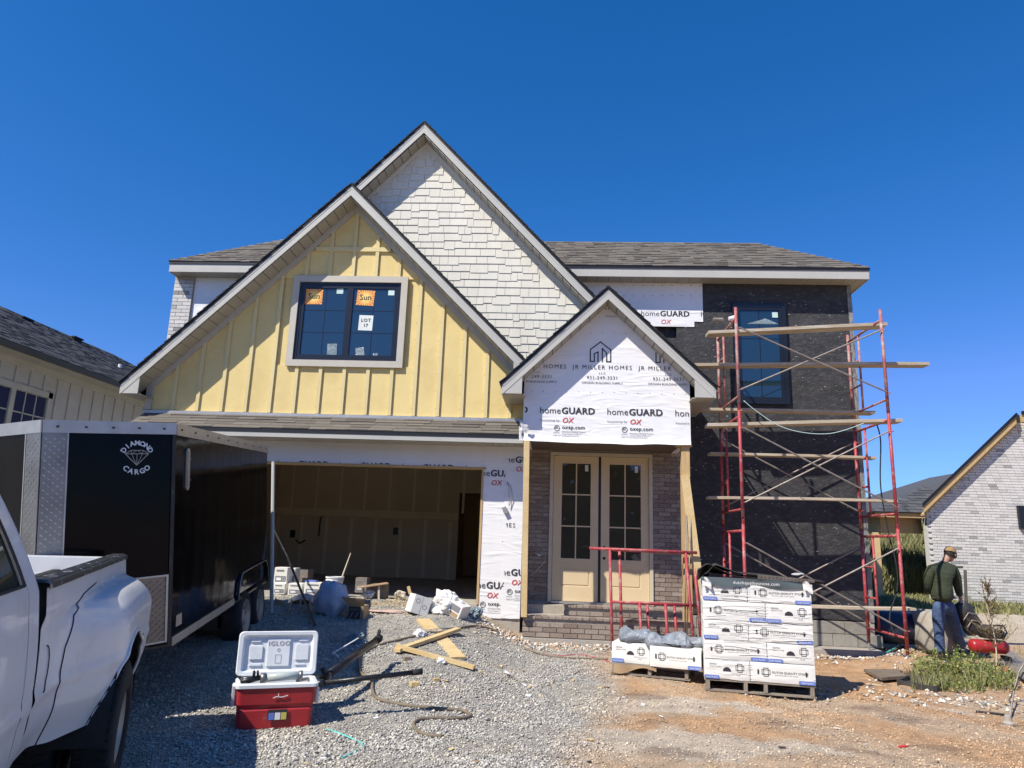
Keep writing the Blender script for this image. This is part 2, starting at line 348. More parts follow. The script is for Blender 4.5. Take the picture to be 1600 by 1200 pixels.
# lettering: one mesh from strings; each item = (string, size, x, y, bold, shear, align)
_fc = {}
def glyphs(s, size, bold=0, shear=0, align='LEFT', spacing=1):
    k = (s, round(size, 4), bold, shear, align, spacing)
    if k in _fc: return _fc[k]
    cu = bpy.data.curves.new('t', 'FONT'); cu.body = s; cu.size = size; cu.offset = bold*size; cu.shear = shear; cu.align_x = align
    cu.space_character = spacing; cu.resolution_u = 2; cu.fill_mode = 'FRONT' if hasattr(cu, 'fill_mode') else cu.fill_mode
    ob = bpy.data.objects.new('t', cu); me = bpy.data.meshes.new_from_object(ob)
    vs = [v.co.xy.to_tuple() for v in me.vertices]; fs = [tuple(p.vertices) for p in me.polygons]
    bpy.data.objects.remove(ob); bpy.data.meshes.remove(me); bpy.data.curves.remove(cu)
    _fc[k] = (vs, fs); return _fc[k]
def letters(name, items, org, ex, ez, m, parent, clip=None, world=True, off=None):
    """items laid out on the plane org + x*ex + y*ez; clip = (x0, x1, y0, y1)"""
    V, Fc = [], []
    for it in items:
        if it[0] == 'poly': vs, fs = it[1], [tuple(range(len(it[1])))]
        else:
            s_, sz, x, y = it[:4]; bold = it[4] if len(it) > 4 else 0; sh = it[5] if len(it) > 5 else 0; al = it[6] if len(it) > 6 else 'LEFT'; sp = it[7] if len(it) > 7 else 1
            g, fs = glyphs(s_, sz, 0, sh, al, sp)
            if bold: # heavy faces: the same outline set again a hair in front
                st_ = max(1, int(bold/.009))
                for k in range(1, st_+1):
                    for dy in ((-.5, .5) if bold > .02 else (0,)):
                        n = len(V); dx = (k/st_-.5)*2*bold*sz; V += [(a+x+dx, b+y+dy*bold*sz*.7, .0002*(2*k+dy)) for a, b in g]; Fc += [tuple(i+n for i in f) for f in fs]
                continue
            vs = [(a+x, b+y) for a, b in g]
        n = len(V); V += [(*v[:2], 0) for v in vs]; Fc += [tuple(i+n for i in f) for f in fs]
    if not V: return None
    me = bpy.data.meshes.new(name); me.from_pydata(V, [], Fc)
    if clip:
        bm = bmesh.new(); bm.from_mesh(me)
        cl = clip if isinstance(clip, list) else [((clip[0], 0), (-1, 0)), ((clip[1], 0), (1, 0)), ((0, clip[2]), (0, -1)), ((0, clip[3]), (0, 1))]
        for (cx, cy), (nx, ny) in cl:
            bmesh.ops.bisect_plane(bm, geom=bm.verts[:]+bm.edges[:]+bm.faces[:], plane_co=(cx, cy, 0), plane_no=(nx, ny, 0), clear_outer=True)
        bm.to_mesh(me); bm.free()
    if not me.polygons: bpy.data.meshes.remove(me); return None
    org, ex, ez = Vector(org), Vector(ex), Vector(ez)
    enm = ex.cross(ez).normalized()
    for v in me.vertices: v.co = org+ex*v.co.x+ez*v.co.y+enm*v.co.z
    me.materials.append(M[m]); return link(name, me, parent, world)
def seg(a, b, t):
    """a printed stroke from a to b, t thick"""
    a, b = Vector(a), Vector(b); d = (b-a).normalized(); n = Vector((-d.y, d.x))*t/2; a = a-d*t/2; b = b+d*t/2
    return ('poly', [tuple(a+n), tuple(a-n), tuple(b-n), tuple(b+n)])
def ring(cx, cy, r, t, n=16):
    return [seg((cx+r*math.cos(2*math.pi*i/n), cy+r*math.sin(2*math.pi*i/n)), (cx+r*math.cos(2*math.pi*(i+1)/n), cy+r*math.sin(2*math.pi*(i+1)/n)), t) for i in range(n)]
def rrect(x0, x1, y0, y1, r=.01, n=4):
    pts = []
    for cx, cy, a0 in ((x1-r, y1-r, 0), (x0+r, y1-r, 90), (x0+r, y0+r, 180), (x1-r, y0+r, 270)):
        for k in range(n+1): a = rad(a0+90*k/n); pts.append((cx+r*math.cos(a), cy+r*math.sin(a)))
    return ('poly', pts)

# ================================================================== GROUND
def lerp3(a, b, t): return tuple(p+(q-p)*t for p, q in zip(a, b))
def groundcol(x, y):
    """(colour, amount of loose stone) of the ground at a point"""
    n1 = noise.noise((x*.9, y*.9, 3.)); n2 = noise.noise((x*3.1, y*3.1, 8.)); n3 = noise.noise((x*.5, y*1.3, 12.))
    n4 = noise.noise((x*7., y*7., 5.))
    grey = (.40, .375, .33); tan = (.52, .375, .245); clay = (.52, .30, .145); pale = (.55, .47, .37); brown = (.19, .12, .075)
    edge = .10+.11*(y-5.2)+.35*n1+.15*n2
    t = ss(-.35, .45, x-edge)
    if y > 10.6: t = max(t, ss(10.6, 11.4, y)*.5*ss(-3, -.5, x))
    c = lerp3(grey, tan, t); st = 1-.55*t
    c = lerp3(c, clay, t*ss(-.15, .35, n1+.3*n2+.12)*.8)
    st *= .72+.5*ss(-.25, .2, noise.noise((x*1.4, y*1.4, 31.)))
    if x < edge+.4: c = lerp3(c, (.45, .40, .32), .5*ss(.05, .35, noise.noise((x*1.1, y*1.8, 41.))))
    c = lerp3(c, pale, ss(.18, .42, n3+.35*n2+.1*ss(2, 5, x))*(.25+.6*t))
    c = lerp3(c, brown, ss(.30, .5, noise.noise((x*1.6+4, y*2.8, 22.))+.3*n4)*.55*t)
    if x > 2.9 and y > 8.9: c = lerp3(c, clay, ss(8.9, 9.4, y)*(1-ss(11.8, 12.6, y))*.75*(1-ss(8, 10, x))); st *= .5
    if -3.2 < x < -.9 and y > 10: c = lerp3(c, (.46, .35, .2), ss(10.2, 11, y)*ss(-.1, .3, n2+n1)*.8)
    if y > 14.5:
        f = ss(14.5, 16, y); c = lerp3(c, pale, f*.8*ss(3, 7, x)); st = 0
    if y > 18.5: c = lerp3(c, (.24, .22, .09), ss(18.5, 19.6, y))
    k = 1+.25*n4+.12*n2
    return tuple(max(.01, q*k) for q in c), st
def ground_sheet():
    xs = np.concatenate([np.linspace(-400, -30, 12), np.linspace(-26, -10, 14), np.arange(-9, -4.5, .12), np.arange(-4.5, 7.5, .045), np.arange(7.5, 14, .18), np.linspace(15, 30, 12), np.linspace(40, 400, 10)])
    ys = np.concatenate([np.linspace(-300, -20, 10), np.linspace(-15, 1, 9), np.arange(1.4, 3, .12), np.arange(3.0, 12.6, .045), np.arange(12.7, 22, .2), np.linspace(23, 50, 20), np.linspace(60, 600, 12)])
    nx, ny = len(xs), len(ys); v = []; col = []
    for x in xs:
        for y in ys:
            near = -10 < x < 15 and 1 < y < 24
            z = Gn(x, y) if near else G(x, y)
            c, st = groundcol(x, y)
            if near and 2.5 < y < 13: z += noise.noise((x*28, y*28, 3.))*.012*st+noise.noise((x*17, y*17, 6.))*.008
            v.append((x, y, z)); col.append((*c, 1))
    i = np.arange((nx-1)*(ny-1)); a = (i//(ny-1))*ny+i % (ny-1)
    f = np.stack([a, a+ny, a+ny+1, a+1], 1)
    me = bpy.data.meshes.new('ground'); me.from_pydata(v, [], f.tolist())
    ca = me.color_attributes.new('Col', 'FLOAT_COLOR', 'POINT'); ca.data.foreach_set('color', np.array(col, dtype=np.float32).ravel())
    me.polygons.foreach_set('use_smooth', [True]*len(me.polygons)); me.materials.append(M['ground'])
    link('ground', me, kind='structure')
ground_sheet()
def scatter(name, pts, m, shape='stone', label=None, seed=3):
    """pts: list of (x, y, z, size, colour); one joined mesh of small lumps"""
    r = np.random.RandomState(seed); n = len(pts)
    P = np.array([p[:3] for p in pts]); sz = np.array([p[3] for p in pts]); cl = np.array([p[4] for p in pts])
    base = np.array([(1, 0, 0), (0, 1, 0), (-1, 0, 0), (0, -1, 0), (0, 0, .75), (0, 0, -.6)], float)
    fc = np.array([(0, 1, 4), (1, 2, 4), (2, 3, 4), (3, 0, 4), (1, 0, 5), (2, 1, 5), (3, 2, 5), (0, 3, 5)])
    V = base[None]*(1+r.uniform(-.38, .38, (n, 6, 3)))+r.uniform(-.22, .22, (n, 6, 3))
    a = r.uniform(0, 6.28, n); ca, sa = np.cos(a), np.sin(a)
    V = np.stack([V[..., 0]*ca[:, None]-V[..., 1]*sa[:, None], V[..., 0]*sa[:, None]+V[..., 1]*ca[:, None], V[..., 2]*r.uniform(.6, 1.1, n)[:, None]], -1)
    V = V*sz[:, None, None]+P[:, None]
    Fa = (fc[None]+(np.arange(n)*6)[:, None, None]).reshape(-1, 3)
    me = bpy.data.meshes.new(name); me.vertices.add(n*6); me.vertices.foreach_set('co', V.astype(np.float32).ravel())
    me.loops.add(len(Fa)*3); me.loops.foreach_set('vertex_index', Fa.astype(np.int32).ravel())
    me.polygons.add(len(Fa)); me.polygons.foreach_set('loop_start', np.arange(0, len(Fa)*3, 3, dtype=np.int32)); me.update(calc_edges=True)
    at_ = me.color_attributes.new('Col', 'FLOAT_COLOR', 'POINT')
    at_.data.foreach_set('color', np.repeat(np.concatenate([cl, np.ones((n, 1))], 1), 6, 0).astype(np.float32).ravel())
    me.materials.append(M[m]); me.validate(); o = link(name, me, kind='stuff')
    if label: o['label'] = label; o['category'] = name
    return o
pts = []
for k in range(200000):
    y = 3.0+9.0*rnd.random()**1.25; x = -.02*y+(rnd.random()-.5)*y*1.5
    if x < -4.9 or x > 9.5: continue
    c, st = groundcol(x, y)
    if rnd.random() > st*1.1: continue
    s_ = rnd.uniform(.006, .0125)*(.55+.6*st)*(1.8 if rnd.random() < .02 else 1)
    c = lerp3(c, (.44, .42, .38), .38*st) if st > .6 else lerp3(c, (.50, .42, .32), .3); c = tuple(q*1.1 for q in c)
    pts.append((x, y, Gn(x, y)+s_*.35, s_, c))
scatter('gravel', pts, 'stones', label='loose grey and tan gravel covering the drive in front of the house')

# ================================================================== NEW HOUSE
YG, YP, YW, YB = 11.95, 11.40, 12.75, 12.40
house = thing('new_house', 'unfinished two storey house with yellow gable, house wrap and open garage', 'house', (-1, 12.5, .1))
def part(b, name, m, **k): return b.put(name, m, parent=house, **k)
X0, ZT = -3.74, 7.79                                  # yellow gable apex
# walls -------------------------------------------------------------
b = B(); b.bb(-7.2, -6.35, YG, YG+.15, .35, 3.55).bb(-1.2, -.53, YG, YG+.15, .40, 3.55).bb(-6.35, -1.2, YG, YG+.15, 2.80, 3.55)
b.bb(-.66, -.53, YG+.15, 12.9, .4, 3.3).bb(-7.2, -7.05, YG+.15, 20, .1, 3.6)
part(b, 'garage_wall', 'wrap')
part(B().bb(-7.18, -6.33, YG+.01, YG+.2, -.1, .35).bb(-1.22, -.53, YG+.01, YG+.2, -.1, .40), 'foundation_wall', 'concrete')
# garage interior
part(B().bb(-7.05, -.68, YG+.02, 18.2, .45, .6), 'garage_floor', 'concrete')
b = B().bb(-7.05, -2.38, 17.9, 18.0, .6, 3.5).bb(-1.5, -.7, 17.9, 18.0, .6, 3.5).bb(-2.38, -1.5, 17.9, 18.0, 2.75, 3.5).bb(-7.04, -7.0, YG+.16, 17.9, .6, 3.5).bb(-.74, -.70, YG+.16, 17.9, .6, 3.5)
part(b, 'drywall', 'drywall')
part(B().bb(-7.04, -.7, YG+.16, 18, 3.3, 3.36), 'garage_ceiling', 'drywall')
part(B().bb(-2.6, -1.2, 19.2, 19.3, .6, 3.5).bb(-2.5, -2.4, 18.0, 19.2, .6, 3.5).bb(-1.5, -1.4, 18, 19.2, .6, 3.5).bb(-2.5, -1.4, 18, 19.2, 2.8, 2.9), 'doorway_passage', 'wood')
b = B()
x = -6.95
while x < -2.5: b.bb(x, x+.08, 17.892, 17.9, .6, 2.05); b.bb(x+.3, x+.36, 17.892, 17.9, 2.25, 3.3); x += .62
b.bb(-7, -2.4, 17.889, 17.9, 2.08, 2.25)
part(b, 'taped_seam', 'mud', label='pale joint compound bands over the drywall seams')
for px_, py_ in ((457, 834), (618, 830)):
    p = at(px_, py_, 17.88); part(B().bb(p.x-.06, p.x+.06, 17.87, 17.9, p.z-.09, p.z+.09), 'outlet_box', 'blackmetal')
p0, p1 = at(501, 808, 17.85), at(498, 838, 17.85)
part(B().tube([p0+Vector((.05, 0, 0)), p0, p1], .018, 6), 'wire_stub', 'blackmetal')
p0, p1, p2 = at(462, 843, 17.85), at(468, 849, 17.85), at(477, 844, 17.85)
part(B().tube([p0, p1, p2], .02, 6), 'wire_stub', 'blackmetal')
# garage opening timber
part(B().bb(-6.35, -1.16, YG-.02, YG+.16, 2.765, 2.80), 'header_board', 'wood')
part(B().bb(-1.235, -1.20, YG-.02, YG+.16, .60, 2.765), 'jamb_board', 'wood')
part(B().bb(-6.35, -6.31, YG-.02, YG+.16, .60, 2.765), 'jamb_board', 'wood')
# yellow gable wall -----------------------------------------------------
GS = 7.55
def gz(x): return GS-abs(x-X0)
b = B().prism([(-7.16, YG+.03, 3.5), (-.40, YG+.03, 3.5), (-.40, YG+.03, gz(-.40)), (X0, YG+.03, GS), (-7.16, YG+.03, gz(-7.16))], (0, .12, 0))
part(b, 'gable_wall', 'yellow')
part(B().prism([(-7.16, YG+.15, 3.4), (-.40, YG+.15, 3.4), (-.40, YG+.15, 3.5), (-7.16, YG+.15, 3.5)], (0, .8, 0)), 'floor_band', 'yellow')
WX0, WX1, WZ0, WZ1 = -4.76, -2.69, 4.47, 6.14           # outer edge of window trim
bat = [at(269.6+37.57*k, 643.5+.9*k, YG).x for k in range(15)]
ZB = 3.64
BAND0, BAND1 = 6.62, 6.70
def batten(x, z0, z1, w=.062):
    if z1-z0 < .05: return
    part(B().bb(x-w/2, x+w/2, YG-.03, YG+.005, z0, z1), 'batten', 'batten')
def panel(x0, x1, z0, z1fn):
    xs = [x0, x1] if not (x0 < X0 < x1) else [x0, X0, x1]
    poly = [(x0, YG+.005, z0), (x1, YG+.005, z0)]+[(x, YG+.005, z1fn(x)) for x in reversed(xs)]
    part(B().prism(poly, (0, .028, 0)), 'siding_panel', 'yellow')
edges = [-7.14]+bat+[-.42]
fz = lambda x: gz(x)-.10
for i in range(len(edges)-1):
    a, c = edges[i]+.002, edges[i+1]-.002
    if fz(a) < ZB and fz(c) < ZB: continue
    if c > WX0+.04 and a < WX1-.04:
        panel(a, c, ZB, lambda x: WZ0+.03)
        panel(a, c, WZ1-.03, lambda x: min(BAND0+.02, fz(x)))
        if fz((a+c)/2) > BAND1: panel(a, c, BAND1-.01, lambda x: max(fz(x), BAND1))
    else: panel(a, c, ZB, lambda x: max(fz(x), ZB+.01))
for x in bat:
    if WX0-.02 < x < WX1+.02:
        batten(x, ZB, WZ0); batten(x, WZ1, min(BAND0, fz(x)))
        if fz(x) > BAND1: batten(x, BAND1, fz(x))
    else: batten(x, ZB, fz(x))
hw = GS-.16-BAND1
part(B().bb(X0-hw, X0+hw, YG-.035, YG+.003, BAND0, BAND1), 'horizontal_batten', 'batten')
for s_ in (-1, 1):   # frieze boards under the rake soffit
    xe = -7.16 if s_ < 0 else -.42; L = abs(xe-X0)
    part(B().prism([(X0, YG-.035, GS), (xe, YG-.035, GS-L), (xe, YG-.035, GS-L-.17), (X0, YG-.035, GS-.17)], (0, .038, 0)), 'frieze_board', 'trim')
part(B().bb(-7.2, -7.08, YG-.04, YG+.03, ZB, 4.2), 'corner_board', 'trim')
part(B().bb(-7.2, -.42, YG-.075, YG+.02, 3.575, 3.625), 'flashing', 'alu')
# gable window
def window(x0, x1, z0, z1, y, name='window', trim=.115, cols=2, rows=3, sashes=2, gm='glass', trimmat='trim', label=None, frame=.05, parent=None, frost=False):
    """outer size incl. trim, front of wall at y"""
    P = parent or house
    wf = B(); fx0, fx1, fz0, fz1 = x0+trim, x1-trim, z0+trim, z1-trim
    t = frame
    for a, b_, c_, d_ in ((fx0, fx1, fz1-t, fz1), (fx0, fx1, fz0, fz0+t), (fx0, fx0+t, fz0+t, fz1-t), (fx1-t, fx1, fz0+t, fz1-t)): wf.bb(a, b_, y-.012, y+.06, c_, d_)
    win = wf.put(name, 'blackframe' if trimmat != 'ntrim' else 'ntrim', P, label=label)
    fm = 'blackframe' if trimmat != 'ntrim' else 'ntrim'
    if trim:
        for nm, a, b_, c_, d_ in (('trim_board', x0, x1, z1-trim, z1), ('trim_board', x0, x1, z0, z0+trim), ('trim_board', x0, x0+trim, z0+trim, z1-trim), ('trim_board', x1-trim, x1, z0+trim, z1-trim)):
            B().bb(a, b_, y-.045, y, c_, d_).put(nm, trimmat, win)
    wsz = (fx1-fx0-2*t)/sashes
    for k in range(sashes):
        sx0 = fx0+t+k*wsz; sx1 = sx0+wsz; st = .055
        sb = B()
        for a, b_, c_, d_ in ((sx0, sx1, fz1-t-st, fz1-t), (sx0, sx1, fz0+t, fz0+t+st), (sx0, sx0+st, fz0+t+st, fz1-t-st), (sx1-st, sx1, fz0+t+st, fz1-t-st)): sb.bb(a, b_, y-.003, y+.04, c_, d_)
        sb.put('sash', fm, win)
        gx0, gx1, gz0, gz1 = sx0+st, sx1-st, fz0+t+st, fz1-t-st
        mb = B(); mt = .012
        for i in range(1, cols): xx = gx0+(gx1-gx0)*i/cols; mb.bb(xx-mt/2, xx+mt/2, y+.016, y+.022, gz0, gz1)
        for j in range(1, rows): zz = gz0+(gz1-gz0)*j/rows; mb.bb(gx0, gx1, y+.0165, y+.0215, zz-mt/2, zz+mt/2)
        mb.put('muntin', fm, win)
        for i in range(cols):
            for j in range(rows):
                B().bb(gx0+(gx1-gx0)*i/cols+.001, gx0+(gx1-gx0)*(i+1)/cols-.001, y+.02, y+.028, gz0+(gz1-gz0)*j/rows+.001, gz0+(gz1-gz0)*(j+1)/rows-.001).put('pane', gm, win)
    B().bb(fx0+.01, fx1-.01, y+.045, y+.05, fz0+.01, fz1-.01).put('blind_backing', 'blackframe', win)
    return win
gwin = window(WX0, WX1, WZ0, WZ1, YG-.012, label='black framed double window with stickers on the yellow gable')
ys = YG+.003
def sticker(win, pxa, pxb, m, name, Y, rotz=0, thick=.002, label=None):
    a, c = at(*pxa, Y), at(*pxb, Y); cx, cz = (a.x+c.x)/2, (a.z+c.z)/2; w_, h_ = abs(c.x-a.x), abs(c.z-a.z)
    me = B().box((0, 0, 0), (w_, thick, h_), Matrix.Rotation(rotz, 3, 'Y')).mesh(name, m)
    return link(name, me, win, True, label=label, loc=(cx, Y, cz)), cx, cz, w_, h_
for (pa, pb, rz) in (((478.5, 451.5), (503, 475.5), 0), ((558.5, 453.5), (584, 477.5), rad(3))):
    o, cx, cz, w_, h_ = sticker(gwin, pa, pb, 'sunburst', 'sunburst_sticker', ys, rz)
    letters('lettering', [('Sun', .15, 0, -.04, .02, 0, 'CENTER')], (cx, ys-.004, cz), (1, 0, 0), (0, 0, 1), 'ink', gwin)
sticker(gwin, (526.5, 451), (536, 459), 'sticker', 'small_sticker', ys)
sticker(gwin, (607, 453), (616, 461.5), 'sticker', 'small_sticker', ys)
o, cx, cz, w_, h_ = sticker(gwin, (561.5, 492.5), (581.5, 516.5), 'paper', 'lot_sign', ys, rad(1.5), label='white paper lot number sign')
letters('lettering', [('LOT', .085, 0, .02, .03, 0, 'CENTER', 1.15), ('17', .085, 0, -.075, .03, 0, 'CENTER')], (cx, ys-.004, cz), (1, 0, 0), (0, 0, 1), 'ink', gwin)
for q in (((512, 537), (525.5, 557)), ((556.5, 543), (568.5, 561)), ((583, 552), (590, 561.5))): sticker(gwin, *q, 'plastic', 'hardware_bag', ys, rad(rnd.uniform(-8, 8)), .01)

b = B()
for x in bat:
    z = ZB+.12
    while z < fz(x)-.1:
        for dx in (-.045, .045):
            if not (WX0-.05 < x < WX1+.05 and WZ0-.05 < z < WZ1+.05): b.box((x+dx, YG+.004, z+rnd.uniform(-.02, .02)), (.010, .004, .010))
        z += .31
part(b, 'nail_heads', 'greyink', kind='stuff')
# gable roofs -----------------------------------------------------------
def gable_roof(x0, zt, s, wl, wr, yf, yw, yb, tag_, fh=.20, soff=.155, ret=True, soffit_l=True, soffit_r=True, split_left=None):
    """apex (x0, zt) on the front plane yf; slope s; half widths wl, wr; wall plane yw; back yb"""
    k = math.sqrt(1+s*s)
    top = zt-.045*k
    for sd, wd in ((-1, wl), (1, wr)):
        P = lambda d, z, y: (x0+sd*d, y, top-s*d+z)
        part(B().prism([P(0, 0, yf+.01), P(wd, 0, yf+.01), P(wd, -.12*k, yf+.01), P(0, -.12*k, yf+.01)], (0, yb-yf, 0)), 'roof_deck', 'shingle_edge')
        # shingle courses lie along the slope, ragged at the rake
        b = B(); n = int(wd*k/.145); d = wd+.04
        nrm = Vector((sd*s, 0, 1)).normalized(); alg = Vector((sd, 0, -s)).normalized()
        for i in range(n+1):
            d1 = d-i*.145/k; d0 = max(0, d1-.20/k)
            if d1 <= 0: break
            ov = .045+rnd.uniform(-.008, .008)
            p0 = Vector(P(d0, 0, yf-ov)); p1 = Vector(P(d1, 0, yf-ov))
            b.prism([p0+nrm*.006, p1+nrm*.022, p1+nrm*(.022+.016), p0+nrm*(.006+.012)], (0, yb-yf+.04, 0))
        part(b, 'roof_shingles', 'shingle_edge', kind='stuff')
        part(B().prism([P(0, .004, yf-.028), P(wd+.03, .004, yf-.028), P(wd+.03, -.035, yf-.028), P(0, -.035, yf-.028)], (0, .012, 0)), 'drip_edge', 'drip')
        fa = B().prism([P(0, -.004, yf-.014), P(wd, -.004, yf-.014), P(wd, -fh-.004, yf-.014), P(0, -fh-.004, yf-.014)], (0, .026, 0))
        fa.prism([P(0, -.03, yf-.019), P(wd, -.03, yf-.019), P(wd, -.085, yf-.019), P(0, -.085, yf-.019)], (0, .006, 0))
        fa.prism([P(0, -fh+.012, yf-.018), P(wd, -fh+.012, yf-.018), P(wd, -fh-.008, yf-.018), P(0, -fh-.008, yf-.018)], (0, .006, 0))
        part(fa, 'fascia_board', 'fascia')
        # soffit strips, one by one
        d = 0.; step = .205/k
        while d < wd-.02:
            d2 = min(wd, d+step)
            part(B().prism([P(d+.004, -soff*k, yf+.012), P(d2-.006, -soff*k, yf+.012), P(d2-.006, -soff*k-.012, yf+.012), P(d+.004, -soff*k-.012, yf+.012)], (0, yw-yf+.0, 0)), 'soffit_panel', 'soffit')
            d = d2
        if ret:
            # boxed end of the rake
            zt2 = top-s*wd-fh
            part(B().prism([(x0+sd*wd, yf-.012, zt2), (x0+sd*(wd-.30), yf-.012, zt2), (x0+sd*(wd-.30), yf-.012, zt2+.30*s+.002)], (0, .024, 0)), 'rake_return', 'fascia')
            part(B().bb(x0+sd*(wd-.34), x0+sd*(wd-.0), yf+.013, yb, zt2-.012, zt2), 'eave_soffit', 'soffit')
            part(B().bb(x0+sd*wd, x0+sd*(wd+.02), yf-.012, yb, zt2-.008, zt2+fh-.01), 'eave_fascia', 'fascia')
    part(B().tube([(x0, yf+.0, zt-.06), (x0, yb, zt-.06)], .045, 8), 'ridge_cap', 'shingle_edge')
gable_roof(X0, ZT, 1.0, 3.68, 3.30, 11.54, YG-.03, 14.2, 'y', soff=.15)
BX, BZ, BS = -2.62, 9.36, 1.063
gable_roof(BX, BZ, BS, 3.55, 3.55, 12.08, YB-.03, 17.5, 'b', soff=.155)
gable_roof(.785, 5.735, .965, 1.65, 1.65, 11.08, YP-.01, 12.9, 'p', fh=.19, soff=.14)
# big gable wall and its shakes ------------------------------------------
def bz(x): return BZ-.31-BS*abs(x-BX)
part(B().prism([(BX-3.4, YB, 5.2), (BX+3.4, YB, 5.2), (BX+3.4, YB, bz(BX+3.4)), (BX, YB, bz(BX)), (BX-3.4, YB, bz(BX-3.4))], (0, .3, 0)), 'gable_wall', 'shake')
cand = []
row = 0.152; z = 4.62
while z < 9.1:
    x = BX-3.4+rnd.uniform(0, .2)
    while x < BX+3.4:
        w_ = rnd.choice([.12, .16, .20, .24, .28, .33]); x2 = x+w_
        zb = z-rnd.choice([0, 0, .028, .03])
        # visible side: right of the yellow roof, left of the porch roof
        hid = (z+row < ZT-.2-abs((x+x2)/2-X0)*1.0) and x < -.4
        hidp = (z+row < 5.5-.965*abs((x+x2)/2-.785))
        lim = bz(x) if x < BX else bz(x2); 
        if not hid and not hidp and min(bz(x), bz(x2)) > zb+.03: cand.append((x+.003, x2-.003, zb, z+row+.03))
        x = x2
    z += row
def shake(b, x0, x1, z0, z1):
    z1a, z1b = min(z1, bz(x0)), min(z1, bz(x1)); 
    b.add([(x0, YB-.022, z0), (x1, YB-.022, z0), (x1, YB-.006, z1b), (x0, YB-.006, z1a), (x0, YB, z0), (x1, YB, z0), (x1, YB, z1b), (x0, YB, z1a)],
          [(0, 1, 2, 3), (4, 7, 6, 5), (0, 4, 5, 1), (1, 5, 6, 2), (3, 7, 4, 0)])
cand.sort(key=lambda c: -(c[1]-c[0])*(c[3]-c[2]))
for c in cand[:300]: b = B(); shake(b, *c); part(b, 'shake', 'shake')
b = B()
for c in cand[300:]: shake(b, *c)
if cand[300:]: part(b, 'small_shakes', 'shake', kind='stuff')
for s_ in (-1, 1):
    part(B().prism([(BX, YB-.03, bz(BX)+.02), (BX+s_*3.4, YB-.03, bz(BX+3.4)+.02), (BX+s_*3.4, YB-.03, bz(BX+3.4)-.09), (BX, YB-.03, bz(BX)-.09)], (0, .025, 0)), 'frieze_board', 'shake')
# main walls and hip roof --------------------------------------------------
part(B().bb(-7.2, -.6, YW, YW+.15, 3.3, 6.42).bb(2.15, 5.30, YW, YW+.15, .5, 6.42).bb(-.6, 2.15, YW+.1, YW+.2, .5, 6.42).bb(5.2, 5.299, YW+.151, 20, .4, 6.42).bb(-7.199, -7.1, YW+.151, 20, .4, 6.42).bb(-7.2, 5.3, 20, 20.1, .4, 6.42), 'black_wall', 'black_wrap')
EX0, EX1, EY, EZ = -7.40, 5.50, 12.43, 6.62
part(B().bb(-7.2, 5.3, YW, 20, 6.42, 6.5), 'attic_floor', 'shingle_edge')
T, RZ = 1.46, 7.70; TB = 7.5
def hip(dz):
    e0 = [(EX0-.03, EY-.03, EZ+dz), (EX1+.03, EY-.03, EZ+dz), (EX1+.03, 20.3, EZ+dz), (EX0-.03, 20.3, EZ+dz)]
    r0 = [(EX0+T, EY+T, RZ+dz), (EX1-T, EY+T, RZ+dz), (EX1-T, 20.3-T, RZ+dz), (EX0+T, 20.3-T, RZ+dz)]
    return e0, r0
e0, r0 = hip(-.03)
part(B().add(e0+r0, [(0, 1, 5, 4), (1, 2, 6, 5), (2, 3, 7, 6), (3, 0, 4, 7), (4, 5, 6, 7), (3, 2, 1, 0)]), 'hip_roof', 'shingle')
def shingle_plane(o, ex, up, wfn, n, exposure, name, m, pieces=False, parent=None, wmin=.12, wmax=.27):
    """courses of tabs on a plane: o + x*ex + d*up ; wfn(d) -> (x0, x1)"""
    ex, up = Vector(ex).normalized(), Vector(up).normalized(); nr = ex.cross(up); o = Vector(o); b = B()
    for i in range(n):
        d0 = i*exposure; x0, x1 = wfn(d0); x = x0-rnd.uniform(0, .2)
        while x < x1:
            w_ = rnd.uniform(wmin, wmax); a, c = max(x, x0), min(x+w_-.004, x1); x += w_
            if c-a < .02: continue
            th = rnd.choice([.008, .014, .018]); q = lambda X, D, H: o+ex*X+up*D+nr*H
            e = exposure*1.12
            vs = [q(a, d0-.004, .004+th), q(c, d0-.004, .004+th), q(c, d0+e, .006), q(a, d0+e, .006), q(a, d0-.004, .0), q(c, d0-.004, .0)]
            fs = [(0, 1, 2, 3), (4, 5, 1, 0), (4, 0, 3), (5, 2, 1)]
            if pieces: B().add(vs, fs).put('shingle', m, parent or house, fix=False)
            else: b.add(vs, fs)
    if not pieces: b.put(name, m, parent or house, kind='stuff', fix=False)
SL = math.hypot(T+.03, RZ-EZ)
shingle_plane((0, EY-.03, EZ-.03), (1, 0, 0), (0, T+.03, RZ-EZ), lambda d: (EX0-.03+T*d/SL, EX1+.03-T*d/SL), int(SL/.14)+1, .14, 'roof_shingles', 'shingle')
for xa, xb in ((EX0, -5.0), (-.15, EX1)):
    part(B().bb(xa, xb, EY-.012, EY+.01, EZ-.235, EZ-.025).bb(xa, xb, EY-.018, EY, EZ-.235, EZ-.13), 'fascia_board', 'fascia')
    part(B().bb(xa-.02, xb+.02, EY-.028, EY-.016, EZ-.075, EZ-.02), 'drip_edge', 'drip')
    x = xa
    while x < xb-.01: part(B().bb(x+.003, min(x+.21, xb)-.004, EY+.011, YW-.006, EZ-.228, EZ-.216), 'soffit_panel', 'soffit'); x += .21
part(B().bb(EX1-.012, EX1+.01, EY-.01, 20, EZ-.235, EZ-.025).bb(EX0-.01, EX0+.012, EY-.01, 20, EZ-.235, EZ-.025), 'fascia_board', 'fascia')
part(B().bb(5.30, EX1-.013, YW-.004, 20, EZ-.228, EZ-.216).bb(EX0+.013, -7.20, YW-.004, 20, EZ-.228, EZ-.216), 'soffit_panel', 'soffit')
